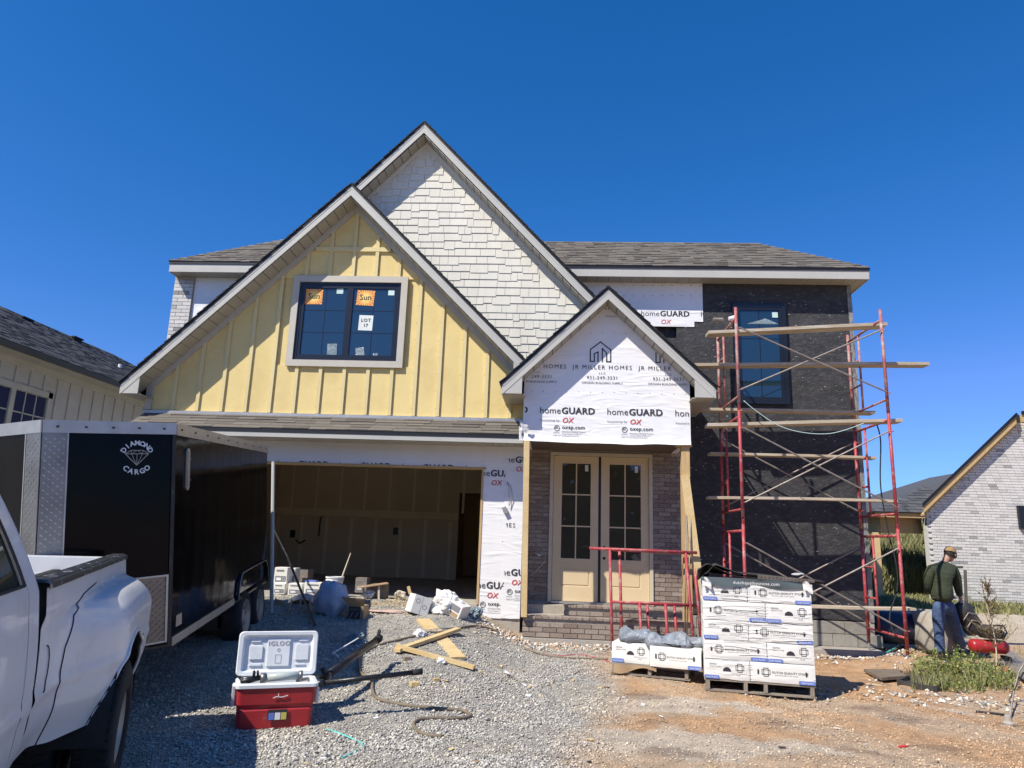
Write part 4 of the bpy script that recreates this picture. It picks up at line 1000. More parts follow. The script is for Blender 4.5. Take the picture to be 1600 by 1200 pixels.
def gf2(r):
    y = 18.5+4*r.rand(); x = y*r.uniform(.41, .75); return x, y, G(x, y), 1
blades('short_grass', 16000, gf2, 'grass', 'short dry grass along the foot of the pale brick wall', h=(.06, .2), wd=.015, seed=8)
def crown(c, rx, ry_, rz_, n, size, m, name, parent, seed=1, smooth=False):
    r = np.random.RandomState(seed); V = []; Fc = []
    k = 0
    while k < n:
        p = r.uniform(-1, 1, 3); d = np.linalg.norm(p)
        if d > 1 or d < .25: continue
        if noise.noise(Vector(p*2.2)+Vector((seed, 0, 0))) < -.12: continue
        k += 1; q = Vector((c[0]+p[0]*rx, c[1]+p[1]*ry_, c[2]+p[2]*rz_)); u = Vector(r.normal(0, 1, 3)).normalized(); w2 = u.cross(Vector(r.normal(0, 1, 3))).normalized()
        s_ = size*r.uniform(.6, 1.3); b0 = len(V)
        V += [q-u*s_, q+w2*s_*.45, q+u*s_, q-w2*s_*.45]; Fc.append((b0, b0+1, b0+2, b0+3))
    me = bpy.data.meshes.new(name); me.from_pydata([tuple(v) for v in V], [], Fc); me.materials.append(M[m])
    return link(name, me, parent, kind=None)
q = at(1447, 822, 26)
tr = thing('small_tree', 'small dark green tree at the left edge of the pale brick wall', 'tree', (q.x+.3, 26, 1.6))
B().tube([(q.x+.5, 26, 1.2), (q.x+.5, 26, 3.2)], [.06, .03], 6).put('trunk', 'pallet', tr)
crown((q.x+.55, 26, 2.7), .75, .6, 1.25, 900, .10, 'leaf', 'crown', tr, 4)
# far wood line closing the view
r_ = np.random.RandomState(9); V = []; Fc = []
for (xa, xb, yy_, h0_) in ((-90, 120, 95, 3.2),):
    for i in range(9000):
        x = r_.uniform(xa, xb); z = r_.rand()**.7*(h0_+1.2*noise.noise((x*.1, 0, 2)))+1.5; y = yy_+r_.uniform(-3, 3); s_ = r_.uniform(.3, .8)
        u = Vector(r_.normal(0, 1, 3)).normalized(); w2 = u.cross(Vector(r_.normal(0, 1, 3))).normalized(); p = Vector((x, y, z)); b0 = len(V)
        V += [tuple(p-u*s_), tuple(p+w2*s_), tuple(p+u*s_), tuple(p-w2*s_)]; Fc.append((b0, b0+1, b0+2, b0+3))
me = bpy.data.meshes.new('far_woods'); me.from_pydata(V, [], Fc); me.materials.append(M['leaf']); o = link('far_woods', me, kind='stuff'); o['label'] = 'far dark wood line on the horizon behind the houses'; o['category'] = 'woods'

# ================================================================== SCAFFOLD
FY, KY = 11.15, 12.45; XL, XR = 2.82, 5.07
sc = thing('scaffold', 'red three tier steel frame scaffold with crossed braces before the black wall', 'scaffold', ((XL+XR)/2, 11.8, .2))
tiers = [(.22, 1.98), (1.98, 3.72), (3.72, 5.32)]
def frame_at(x, z0, z1, lean, m, nm='end_frame'):
    b = B(); H = z1-z0; L = lambda z: x+lean*(z-.2)
    def pt(y, z): return (L(z), y, z)
    b.tube([pt(FY, z0), pt(FY, z1+.07)], .0245, 10); b.tube([pt(KY, z0), pt(KY, z1+.03)], .0245, 10)
    ym = KY-.42; zt_ = z1-.10
    b.tube([pt(FY, zt_), pt(KY, zt_)], .021, 8)
    b.tube([pt(ym, zt_), pt(ym, z0+.22)], .019, 8); b.tube([pt(FY, z0+.22), pt(KY, z0+.22)], .019, 8)
    for k in (1, 2): b.tube([pt(ym, z0+.22+k*(zt_-z0-.22)/3), pt(KY, z0+.22+k*(zt_-z0-.22)/3)], .017, 8)
    for zz in (z0+.32, zt_-.18):
        for y_ in (FY, KY): b.tube([pt(y_-.0, zz), (L(zz)+.045, y_-.035, zz)], .009, 6)
    o = b.put(nm, m, sc, smooth=True)
    return o
for i, (za, zb) in enumerate(tiers):
    for x in (XL, XR): frame_at(x, za, zb, 0, 'redsteel' if i < 1 else ('redsteel' if i == 1 else 'redfaded'))
    for yb_, nm in ((FY-.04, 'cross_brace'), (KY+.04, 'cross_brace')):
        if yb_ > 12 and i == 2: continue
        z0_, z1_ = za+.32, zb-.28
        B().tube([(XL+.03, yb_, z0_), (XR-.03, yb_, z1_)], .013, 6).put(nm, 'galv', sc)
        B().tube([(XL+.03, yb_-.03, z1_), (XR-.03, yb_-.03, z0_)], .013, 6).put(nm, 'galv', sc)
B().tube([(XR, FY, .02), (XR, FY, .3)], .017, 8).tube([(XL, FY, .0), (XL, FY, .3)], .017, 8).tube([(XR, KY, .0), (XR, KY, .3)], .017, 8).tube([(XL, KY, .0), (XL, KY, .3)], .017, 8).put('base_jacks', 'galv', sc)
def plank(pa, pb, Y, h=.045, wd=.24, label='', roll=0):
    """pa, pb: pixel positions of the near lower edge ends"""
    a, c = at(*pa, Y), at(*pb, Y); m_ = (a+c)/2
    t = thing('scaffold_plank', label, 'plank', tuple(m_), group='wooden planks laid across the scaffold')
    d = (c-a); L = d.length; d.normalize(); n = int(L/.25)
    def fn(u, v):
        # ring of 4 corners, ragged and slightly bowed
        p = a+d*(u*L); cs = [(0, 0), (wd, 0), (wd, h), (0, h), (0, 0)]; k = min(4, int(round(v*4))); o = cs[k]
        e = .02*noise.noise((u*3, Y, pa[1])); s_ = .012*math.sin(u*3.1+pa[1])
        return (p.x, p.y+o[0]+e*.3, p.z+o[1]+s_)
    b = B().grid(fn, n, 4); k = len(b.v)
    b.f.append((0, 1, 2, 3)); b.f.append((k-5, k-4, k-3, k-2)); b.put('plank', 'plank', t, bevel=0)
plank((1107, 520), (1387, 509), FY+.25, .05, .24, 'topmost pale plank on the scaffold, a white cup and scrap lying on it')
plank((1086, 571), (1453, 571), FY+.75, .05, .22, 'longest plank, second from the top, sticking out far past the right posts')
plank((1094, 642), (1368, 645), FY+1.02, .045, .22, 'third plank from the top, set back towards the black wall')
plank((1106, 665), (1411, 660), FY+.12, .05, .24, 'fourth plank from the top, just under the window of the black wall')
plank((1110, 709), (1370, 718), FY+.95, .04, .22, 'fifth plank from the top, thin and set back behind the posts')
plank((1107, 779), (1403, 785), FY+.72, .04, .20, 'sixth plank from the top, level with the porch roof of the brick house')
plank((1262, 951), (1432, 953), FY+.55, .035, .26, 'lowest plank, close above the foundation blocks')
def small(name, label, cat, b, m, loc, group=None, **k):
    o = b.put(name, m, None, label=label, cat=cat, group=group, **k); return o
q = at(1130, 503, FY+.3)
b = B().tube([q+Vector((-.16, 0, .04)), q+Vector((.0, 0, .04))], .03, 10); small('caulk_tube', 'grey tube lying on the left end of the topmost scaffold plank', 'tube', b, 'galv', q, smooth=False)
b = B().lathe([(0, 0), (.03, 0), (.045, .09), (.04, .09), (.028, .008), (0, .008)], q+Vector((.09, 0, .055)), 12, R=Matrix.Rotation(rad(80), 3, 'Y')); small('white_cup', 'white cup on its side on the left end of the topmost scaffold plank', 'cup', b, 'whiteink', q)
q = at(1195, 506, FY+.32); b = B().prism([q+Vector((-.28, 0, .0)), q+Vector((.22, 0, 0)), q+Vector((.02, .02, .10)), q+Vector((-.08, 0, .06))], (0, .02, 0)); small('mesh_scrap', 'pale folded mesh scrap on the topmost scaffold plank before the tall window', 'scrap', b, 'plastic', q)
def cable(name, label, cat, pts, r, m, n=6, sub=6):
    P = [Vector(p) for p in pts]; out = []
    for i in range(len(P)-1):
        p0, p1, p2, p3 = P[max(i-1, 0)], P[i], P[i+1], P[min(i+2, len(P)-1)]
        for k in range(sub):
            t = k/sub; out.append(.5*((2*p1)+(p2-p0)*t+(2*p0-5*p1+4*p2-p3)*t*t+(3*p1-p0-3*p2+p3)*t**3))
    out.append(P[-1]); return small(name, label, cat, B().tube(out, r, n), m, None, smooth=True)
cable('white_rope', 'thin pale rope sagging across the scaffold between its fourth and fifth planks', 'rope', [at(1162, 626, FY), at(1180, 641, FY), at(1215, 664, FY), at(1250, 675, FY), at(1290, 678, FY), at(1320, 672, FY), at(1350, 661, FY)], .006, 'sticker')
cable('hanging_cable', 'dark cord hanging down the right scaffold end to the ground', 'cord', [at(1370, 663, FY+.4), at(1376, 690, FY+.4), at(1376, 760, FY+.4), at(1388, 830, FY+.4), at(1400, 880, FY+.3), at(1402, 920, FY+.3), at(1390, 965, FY+.1), at(1404, 1000, FY-.1), gat(1430, 1022)+Vector((0, 0, .03))], .010, 'rubber')
# ---- red frames leaning on the porch step
def lean_frame(xs, top, low, Yt, Yb, label, ext):
    t = thing('red_scaffold_end', label, 'scaffold', tuple(at(xs[0], 1000, Yb)), group='red scaffold frames leaning on the porch step')
    zt = at(1000, top, Yt).z; zl = at(1000, low, (Yt+Yb)/2).z; z0 = .12
    X = [at(x, 900, (Yt+Yb)/2).x for x in xs]; Yz = lambda z: Yb+(Yt-Yb)*(z-z0)/(zt-z0)
    B().tube([(X[0]-ext[0], Yt, zt+.005), (X[-1]+ext[1], Yt, zt-.005)], .024, 10).put('rail', 'redsteel', t, smooth=True)
    B().tube([(X[0], Yz(zl), zl), (X[-1], Yz(zl), zl)], .02, 8).put('rail', 'redsteel', t, smooth=True)
    for i, x in enumerate(X):
        B().tube([(x, Yb, z0), (x-(.05 if i == len(X)-1 else .02), Yz(zt if i in (0, len(X)-1) else zl), zt if i in (0, len(X)-1) else zl)], .022, 10).put('post', 'redsteel', t, smooth=True)
lean_frame((956, 1001, 1041, 1080), 860, 942, 11.25, 10.95, 'front red scaffold frame leaning on the porch step, its top rail reaching furthest left', (.33, .12))
lean_frame((971, 1013, 1055, 1092), 861, 943, 11.36, 11.12, 'rear red scaffold frame leaning on the porch step close behind the front one', (.12, .05))
for i, (xa, xb, nm, lb) in enumerate(((1073, 1073, 'metal_conduit', 'left thin metal conduit leaning on the right porch post'), (1080, 1076, 'metal_conduit', 'right thin metal conduit leaning on the right porch post'))):
    t = at(xa, 790+4*i, 11.38); g_ = at(xb-3, 998, 11.05)
    o = small(nm, lb, 'pipe', B().tube([g_, t], .011, 8), 'galv', None, smooth=True)
g_, t = at(1099, 967, 11.28), at(1070, 742, 11.40)
b = B().bar(g_, t, .13, .04, up=(0, 1, 0)); small('leaning_board', 'yellow timber board leaning against the right porch post', 'board', b, 'woodx', None)

# ================================================================== CARGO TRAILER
tl = Vector((-.19, .979, .075)).normalized(); tu = Vector((-.069, -.066, .995)); tu = (tu-tl*tu.dot(tl)).normalized(); tw = tl.cross(tu)
TC = at(266, 1006, 6.5)
def TP(l, w_, h): return TC+tl*l+tw*w_+tu*h
RTr = Matrix((tl, tw, tu)).transposed()
trl = thing('cargo_trailer', 'black enclosed cargo trailer with diamond plate nose parked before the garage', 'trailer', tuple(TP(2, -.9, -.6)))
TH, TLn, TWd = 1.88, 4.1, 1.78; NL, NW = -.62, -.84
def tpart(b, name, m, **k): return b.put(name, m, parent=trl, **k)
def tbox(b, l0, l1, w0, w1, h0, h1): return b.box(TP((l0+l1)/2, (w0+w1)/2, (h0+h1)/2), (abs(l1-l0), abs(w1-w0), abs(h1-h0)), RTr)
def tskin(name, pa, pb, h0, h1, m='trailer', amp=.004, label=None):
    """one sheet of skin from plan point pa to pb, slightly oil-canned"""
    def fn(u, v):
        l, w_ = pa[0]+(pb[0]-pa[0])*u, pa[1]+(pb[1]-pa[1])*u
        n = Vector((pb[1]-pa[1], pa[0]-pb[0])).normalized(); k = amp*noise.noise((u*5+pa[0], v*2.5, 3.1))*math.sin(math.pi*min(1, max(0, u)))
        return tuple(TP(l+n.x*k, w_+n.y*k, h0+(h1-h0)*v))
    return tpart(B().grid(fn, 20, 16), name, m, smooth=True, fix=False, label=label)
for a, c in ((0, .95), (.95, 2.0), (2.0, 3.05), (3.05, TLn)): tskin('side_panel', (a+.003, 0), (c-.003, 0), .06, TH)
tskin('side_panel', (0, -TWd), (TLn, -TWd), .06, TH)
tskin('rear_door', (TLn, 0), (TLn, -TWd), .06, TH)
apx = (NL, NW)
def lerp2(a, b, t): return (a[0]+(b[0]-a[0])*t, a[1]+(b[1]-a[1])*t)
tskin('nose_panel', (0, 0), apx, .0, TH, amp=.003)
tskin('nose_panel', apx, (0, -TWd), .0, TH, amp=.003)
tpart(B().prism([TP(0, 0, TH), TP(TLn, 0, TH), TP(TLn, -TWd, TH), TP(0, -TWd, TH), TP(*apx, TH)], tu*.06), 'roof', 'alu')
tpart(B().prism([TP(0, 0, -.02), TP(TLn, 0, -.02), TP(TLn, -TWd, -.02), TP(0, -TWd, -.02), TP(*apx, -.02)], tu*.03), 'floor', 'blackmetal')
def strip(name, pa, pb, h0, h1, off=.012, m='alu', th=.01):
    d = Vector((pb[0]-pa[0], pb[1]-pa[1])).normalized(); n = Vector((-d.y, d.x))*-1
    if (n.x*(-1)+n.y*.3) < 0 and name != 'side': pass
    return d, n
def band(name, pa, pb, h0, h1, out, m, th=.012, **k):
    """flat band standing proud of the wall by out (plan normal given by out vector)"""
    o = Vector(out); a, c = Vector(pa)+o*.004, Vector(pb)+o*.004
    return tpart(B().prism([TP(a.x, a.y, h0), TP(c.x, c.y, h0), TP(c.x, c.y, h1), TP(a.x, a.y, h1)], (tl*o.x+tw*o.y)*th), name, m, **k)
nr_ = Vector((-(0-NW), (0-NL))).normalized()     # outward normal of the right nose panel
nr_ = Vector((NW, -NL)).normalized(); nr_ = Vector((-abs(nr_.x), abs(nr_.y)))
nl_ = Vector((-abs((-TWd-NW)), -abs(NL))).normalized()
band('top_rail', (0, 0), (TLn, 0), TH-.035, TH+.075, (0, 1), 'alu')
band('top_rail', (0, 0), apx, TH-.03, TH+.075, nr_, 'alu'); band('top_rail', (0, -TWd), apx, TH-.03, TH+.075, nl_, 'alu')
band('corner_trim', (-.002, .002), lerp2((0, 0), apx, .03), 0, TH-.03, nr_, 'blackmetal')
band('bottom_rail', (0, 0), (2.2, 0), -.02, .055, (0, 1), 'alu', label='tan dusty bottom rail')
for (pa, pb, nn) in ((lerp2(apx, (0, 0), .17), apx, nr_), (lerp2(apx, (0, -TWd), .17), apx, nl_)):
    band('diamond_plate', pa, pb, .0, TH-.03, nn, 'diamond', .008)
    a, c = Vector(pa), Vector(pb); b = B(); d3 = (c-a); Ld = d3.length; d3.normalize(); ex = tl*d3.x+tw*d3.y; en = tl*nn.x+tw*nn.y; r = 0; h = .03
    while h < TH-.05:
        q = .025+(.0 if r % 2 else .032)
        while q < Ld-.02:
            an = rad(40 if r % 2 else 40); u_ = (ex*math.cos(an)+tu*math.sin(an)); v_ = en.cross(u_); p = TP(*(a+d3*q+nn*.014), h)
            b.add([p-u_*.016, p+v_*.005, p+u_*.016, p-v_*.005, p+en*.003], [(0, 1, 4), (1, 2, 4), (2, 3, 4), (3, 0, 4)]); q += .064
        h += .03; r += 1
    tpart(b, 'plate_treads', 'alu', kind='stuff', fix=False)
    e = lerp2(pa, pb, -.06); band('plate_edge', pa, e, 0, TH-.03, nn, 'alu', .012)
# bronze stone guard on the lower nose
pa, pb = lerp2((0, 0), apx, .035), lerp2((0, 0), apx, .74)
band('stone_guard', pa, pb, .03, .60, nr_, 'bronze', .010, label='bronze diamond plate stone guard, brown reflection in its colour')
b = B(); a, c = Vector(pa), Vector(pb); d3 = (c-a); Ld = d3.length; d3.normalize(); ex = tl*d3.x+tw*d3.y; en = tl*nr_.x+tw*nr_.y; r = 0; h = .06
while h < .58:
    q = .03+(.0 if r % 2 else .03)
    while q < Ld-.02:
        u_ = (ex*math.cos(rad(-42))*-1+tu*math.sin(rad(-42))*-1); v_ = en.cross(u_); p = TP(*(a+d3*q+nr_*.016), h)
        b.add([p-u_*.019, p+v_*.005, p+u_*.019, p-v_*.005, p+en*.004], [(0, 1, 4), (1, 2, 4), (2, 3, 4), (3, 0, 4)]); q += .06
    h += .026; r += 1
tpart(b, 'guard_treads', 'bronze', kind='stuff', fix=False)
for q in ((pa, pb, .59, .605), (pa, pb, .025, .04)): band('guard_trim', q[0], q[1], q[2], q[3], nr_, 'alu', .018)
band('guard_trim', pa, lerp2(pa, pb, .025), .04, .59, nr_, 'alu', .018)
tpart(B().box(TP(*(Vector(lerp2(pa, pb, .45))+nr_*.03), .60), (.02, .02, .03), RTr).tube([TP(*(Vector(lerp2(pa, pb, .45))+nr_*.03), .60), TP(*(Vector(lerp2(pa, pb, .42))+nr_*.03), .56)], .007, 6), 'latch', 'alu')
# bolts along the top rail
b = B()
for k in range(10): b.box(TP(.12+k*.42, .022, TH+.02), (.016, .008, .016), RTr)
for k in range(5): b.box(TP(*(Vector(lerp2((0, 0), apx, .1+.2*k))+nr_*.02), TH+.02), (.016, .016, .016), RTr)
tpart(b, 'rivets', 'blackmetal', kind='stuff')
# clearance light on the side, reflector
def oval(c, ex, ey, en, a, bb_, th, m, name, inner=None):
    pts = []
    for k in range(24):
        an = 2*math.pi*k/24; ca, sa = math.cos(an), math.sin(an); pts.append(c+ex*(a*ca)+ey*((bb_-a)*(1 if sa > 0 else -1)*(abs(sa) > .01)+a*sa))
    return tpart(B().prism([p for p in pts], en*th), name, m)
cc = TP(.34, .004, 1.54)
oval(cc, tl, tu, tw, .050, .20, .014, 'alu', 'vent_frame'); oval(cc+tw*.010, tl, tu, tw, .028, .17, .008, 'rim', 'vent_cover')
for hh in (.10, -.10): tpart(B().box(TP(.42, .01, 1.54+hh), (.05, .012, .02), RTr), 'hinge', 'blackmetal')
tpart(B().box(TP(.20, .006, .17), (.16, .004, .10), RTr), 'id_plate', 'alu')
# fender arch, wheels
arc = [(2.35, .0), (2.42, .20), (2.55, .30), (3.2, .31), (3.95, .31), (4.08, .2), (4.12, .0)]
tpart(B().tube([TP(l, .03, h) for l, h in arc], .007, 6), 'fender_edge', 'rim', smooth=True)
b = B(); 
for (l0, h0), (l1, h1) in zip(arc, arc[1:]): b.prism([TP(l0, 0, h0), TP(l1, 0, h1), TP(l1, .03, h1), TP(l0, .03, h0)], tu*.004)
tpart(b, 'fender', 'blackmetal')
for l in (2.83, 3.66):
    hc = -.27; Rw = Matrix((tl, tu, tw)).transposed()
    tyre = tpart(B().lathe([(.20, -.20), (.30, -.20), (.325, -.17), (.33, -.05), (.325, .0), (.30, .03), (.215, .03), (.20, .0)], TP(l, -.02, hc), 36, R=Rw), 'wheel', 'rubber', smooth=True)
    B().lathe([(.0, .0), (.05, .0), (.06, .02), (.08, .02), (.10, -.02), (.15, -.03), (.185, -.01), (.205, .035), (.214, .035), (.214, .0)], TP(l, -.02, hc), 36, R=Rw).put('rim', 'rim', tyre, smooth=True)
    b = B()
    for k in range(8):
        an = 2*math.pi*k/8; b.box(TP(l+.13*math.cos(an), -.038, hc+.13*math.sin(an)), (.05, .012, .035), RTr)
    b.put('rim_slots', 'rubber', tyre)
tpart(tbox(B(), 2.5, 4.0, -1.6, -.25, -.35, -.2), 'axle', 'blackmetal')
tpart(B().bar(TP(.2, -TWd/2, -.06), TP(-1.5, -TWd/2, -.08), .1, .1), 'tongue', 'blackmetal')
tpart(B().tube([TP(-.9, -TWd/2, -.9), TP(-.9, -TWd/2, .1)], .03, 8), 'jack', 'steel')
# DIAMOND CARGO on the nose
pn = lambda t, h: TP(*(Vector(lerp2((0, 0), apx, t))+nr_*.006), h)
ex = -(tl*apx[0]+tw*apx[1]).normalized(); c0 = pn(.31, 1.645)
def arc_text(s, size, R0, a0, a1, bold, up=True):
    its = []; n = len(s)
    for i, ch in enumerate(s):
        a = a0+(a1-a0)*(i/(n-1)); g, fs = glyphs(ch, size, bold, 0, 'CENTER'); ph = a-math.pi/2 if up else a+math.pi/2
        cx, cy = R0*math.cos(a), R0*math.sin(a)
        for f in fs: its.append(('poly', [(cx+(g[j][0]*math.cos(ph)-g[j][1]*math.sin(ph)), cy+(g[j][0]*math.sin(ph)+g[j][1]*math.cos(ph))) for j in f]))
    return its
its = arc_text('DIAMOND', .060, .105, rad(150), rad(30), .03)+arc_text('CARGO', .062, .150, rad(228), rad(312), .03, False)
letters('lettering', its, c0, ex, tu, 'whiteink', trl)
dm = []
P_ = [(-.095, .03), (-.05, .06), (.05, .06), (.095, .03), (0, -.07)]
for a, c in ((0, 1), (1, 2), (2, 3), (3, 4), (4, 0), (0, 3)): dm.append(seg(P_[a], P_[c], .006))
for a, c in (((-.045, .03), (0, -.07)), ((.045, .03), (0, -.07)), ((-.045, .03), (-.05, .06)), ((-.045, .03), (0, .06)), ((.045, .03), (0, .06)), ((.045, .03), (.05, .06)), ((0, .03), (0, -.065))): dm.append(seg(a, c, .004))
letters('emblem', dm, c0, ex, tu, 'rim', trl)

# ================================================================== PICKUP TRUCK
kd = ray(378, 801).normalized(); kr = Vector((kd.y, -kd.x, 0)).normalized(); ku = kr.cross(kd)
r0v = ray(197, 871).normalized(); K0 = EYE+r0v*(-.85/r0v.dot(kr))
def KP(s, l, h): return K0-kd*s+kr*l+ku*h
RK = Matrix((-kd, kr, ku)).transposed()
trk = thing('pickup_truck', 'white dual rear wheel pickup truck seen from its bed side', 'truck', tuple(KP(1.2, -.9, -1.42)))
def kpart(b, name, m, **k): return b.put(name, m, parent=trk, **k)
def kbox(b, s0, s1, l0, l1, h0, h1): return b.box(KP((s0+s1)/2, (l0+l1)/2, (h0+h1)/2), (abs(s1-s0), abs(l1-l0), abs(h1-h0)), RK)
AC, AR = (1.12, -.98), .57
def hb(s):
    base = -.86 if s < 1.95 else -.86+.05*ss(1.95, 2.3, s)
    if abs(s-AC[0]) < AR: base = max(base, AC[1]+math.sqrt(AR*AR-(s-AC[0])**2))
    return base
def lat(s, h):
    Bs = (1-ss(1.35, 2.3, s))*ss(-.03, .34, s)
    top = -.12-.05*ss(1.0, 2.2, s)
    Bh = math.sqrt(max(0, 1-(1-min(1, max(0, (top-h)/.20)))**2))
    body = .035*math.sin(math.pi*min(1, max(0, -h/.9)))-.03*ss(-.45, -.86, h)*0
    body += -.05*(1-ss(-.9, -.62, h))
    crease = .012*math.exp(-((h+.52)/.03)**2)
    sill = -.02*(1-ss(-.20, -.12, h))
    return body+crease+.27*Bs*Bh+sill+.02*Bs*Bh*math.sin(3*h)
_t0 = math.asin((-.86-AC[1])/AR); _of = [AR*math.cos(t_) for t_ in np.linspace(_t0, math.pi/2, 26)]
ssamp = sorted(set([round(x, 4) for x in [q for q in np.linspace(0, 2.58, 60) if abs(q-AC[0]) > AR*math.cos(_t0)+.01]+[AC[0]+o for o in _of]+[AC[0]-o for o in _of]+[AC[0]+AR*math.cos(_t0)+.002, AC[0]-AR*math.cos(_t0)-.002]]))
V = []; nv = 44
for s_ in ssamp:
    for j in range(nv+1):
        h = -.0+(hb(s_)+.0)*j/nv; V.append(tuple(KP(s_, lat(s_, h), h)))
Fc = [(i*(nv+1)+j, (i+1)*(nv+1)+j, (i+1)*(nv+1)+j+1, i*(nv+1)+j+1) for i in range(len(ssamp)-1) for j in range(nv)]
b = B(); b.v = V; b.f = Fc; side = kpart(b, 'bed_side', 'truck', smooth=True, fix=False)
# rolled arch lip and dark wheel house
b = B(); lip = [KP(s_, lat(s_, hb(s_))+.003, hb(s_)) for s_ in ssamp if abs(s_-AC[0]) <= AR*math.cos(_t0)+.0005]
b.tube(lip, .012, 6); b.put('arch_lip', 'truck', side, smooth=True)
b = B(); pts_ = [(AC[0]+AR*1.02*math.cos(a), AC[1]+AR*1.02*math.sin(a)) for a in np.linspace(0, math.pi, 24)]
for (s0, h0), (s1, h1) in zip(pts_, pts_[1:]): b.add([KP(s0, .24, h0), KP(s1, .24, h1), KP(s1, -.55, h1), KP(s0, -.55, h0)], [(0, 1, 2, 3)])
kpart(b, 'wheel_house', 'rubber', fix=False)
kpart(kbox(B(), .0, 2.58, -.5, -.45, -.95, -.1), 'inner_side', 'rubber')
# creases: fuel door, seam between fender and body
def kline(pts, r, name='seam', m='rubber'):
    q = [(a[0]+(c[0]-a[0])*t_/6, a[1]+(c[1]-a[1])*t_/6) for a, c in zip(pts, pts[1:]) for t_ in range(6)]+[pts[-1]]
    return kpart(B().tube([KP(s_, lat(s_, h)+.0035, h) for s_, h in q], r*.9, 5), name, m, smooth=True)
kline([(2.13, -.865), (2.14, -.70), (2.16, -.52), (2.13, -.35), (2.02, -.20), (1.7, -.115), (1.3, -.085)], .0035)
kline([(2.44-.07*math.cos(a), -.40+.11*math.sin(a)) for a in np.linspace(-1.6, 1.7, 14)], .003, 'fuel_door')
q = KP(.78, lat(.78, -.50)+.002, -.50); kpart(B().lathe([(.0, .0), (.014, .0), (.022, .004), (.022, 0)], q, 12, R=Matrix((kd, ku, kr)).transposed()), 'marker_hole', 'rubber')
# rails, far side, floor, tailgate
def capf(u, v):
    s_ = -.01+2.58*u; a = math.pi*v; return tuple(KP(s_, -.05+.062*math.cos(a), .012+.016*math.sin(a)-.02*(v in (0, 1))))
rc = kpart(B().grid(capf, 40, 8), 'rail_cap', 'railcap', smooth=True, fix=False)
b = B()
for k in range(52): kbox(b, .02+k*.049, .045+k*.049, -.095, -.012, .022, .031)
b.put('cap_ribs', 'railcap', rc, kind='stuff')
kpart(kbox(kbox(B(), 0, 2.58, -.13, -.10, -.55, -.0), 0, 2.58, -1.78, -1.72, -.86, .0), 'bed_wall', 'truck')
kpart(kbox(B(), 0, 2.58, -1.72, -1.66, -.45, -.02), 'bed_wall', 'truck')
kpart(kbox(B(), -.01, 2.58, -1.80, -1.70, .0, .03), 'rail_cap', 'railcap')
b = kbox(B(), 0, 2.58, -1.72, -.1, -.56, -.53)
for k in range(9): kbox(b, 0, 2.58, -1.64+k*.17, -1.56+k*.17, -.53, -.515)
kpart(b, 'bed_floor', 'truck')
tg = kpart(kbox(kbox(B(), -.05, .03, -1.70, -.10, -.62, .0), .03, .045, -1.62, -.18, -.42, -.12), 'tailgate', 'truck', bevel=.01)
kbox(B(), .045, .055, -1.0, -.8, -.3, -.26).put('handle', 'rubber', tg)
kpart(kbox(kbox(B(), 2.50, 2.57, -1.70, -.10, -.55, .02), 2.40, 2.50, -1.5, -.3, -.5, -.3), 'bed_front_wall', 'truck')
kpart(kbox(B(), -.12, 2.6, -1.5, -.35, -.95, -.6), 'chassis', 'blackmetal')
kpart(kbox(B(), -.20, -.06, -1.75, -.06, -.95, -.72), 'bumper', 'steel', bevel=.02)
# wheels
Rk = Matrix((-kd, ku, kr)).transposed()
for l_, nm in ((.16, 'wheel'), (-.16, 'wheel'), (-1.95, 'wheel')):
    c_ = KP(AC[0], l_, -1.02)
    wl_ = kpart(B().lathe([(.22, -.11), (.36, -.12), (.395, -.10), (.405, -.05), (.405, .05), (.395, .085), (.36, .10), (.24, .10), (.22, .05)], c_, 44, R=Rk), 'wheel', 'rubber', smooth=True)
    B().lathe([(0, -.04), (.08, -.04), (.09, -.07), (.15, -.08), (.20, .0), (.225, .08), (.235, .08), (.235, 0)], c_, 36, R=Rk).put('rim', 'rim', wl_, smooth=True)
    b = B()
    for k in range(44):
        a = 2*math.pi*k/44
        for o_, w2 in ((-.06, .05), (.055, .05)): b.box(c_+(-kd)*(.405*math.cos(a+o_))+ku*(.405*math.sin(a+o_))+kr*o_, (.035, .05, .012), Matrix((Vector((0, 0, 1)).cross(kr).normalized(), kr, ku)).transposed() @ Matrix.Rotation(0, 3, 'X'))
    b.put('tread_blocks', 'rubber', wl_, kind='stuff')
# cab
def cabl(s_, h):
    l_ = -.012+.04*math.sin(math.pi*min(1, max(0, -h/.9))) if h < 0 else -.012-.42*h-.22*h*h
    l_ += .010*math.exp(-((h+.52)/.03)**2); 
    if s_ < 2.68: l_ -= .03*(1-(s_-2.61)/.07)**2
    return l_-.05*(1-ss(-.95, -.66, h))
GH0, GH1 = .035, .42
def cabside(s0, s1, h0, h1, ns=14, nh=14): return B().grid(lambda u, v: tuple(KP(s0+(s1-s0)*u, cabl(s0+(s1-s0)*u, h0+(h1-h0)*v), h0+(h1-h0)*v)), ns, nh)
cab = kpart(cabside(2.61, 2.845, -.95, .56, 12, 40), 'cab', 'truck', smooth=True, fix=False)
door = kpart(cabside(2.852, 4.4, -.93, GH0, 20, 30), 'cab_door', 'truck', smooth=True, fix=False)
cabside(2.852, 4.4, GH1, .56, 20, 4).put('window_header', 'truck', door, smooth=True, fix=False)
cabside(2.852, 2.90, GH0, GH1, 3, 10).put('window_pillar', 'rubber', door, smooth=True, fix=False)
B().grid(lambda u, v: tuple(KP(2.895+1.5*u, cabl(3, GH0+(GH1-GH0)*v)-.012, GH0+(GH1-GH0)*v)), 10, 8).put('door_glass', glass('cab_glass', (.05, .06, .045), 1.5), door, smooth=True, fix=False)
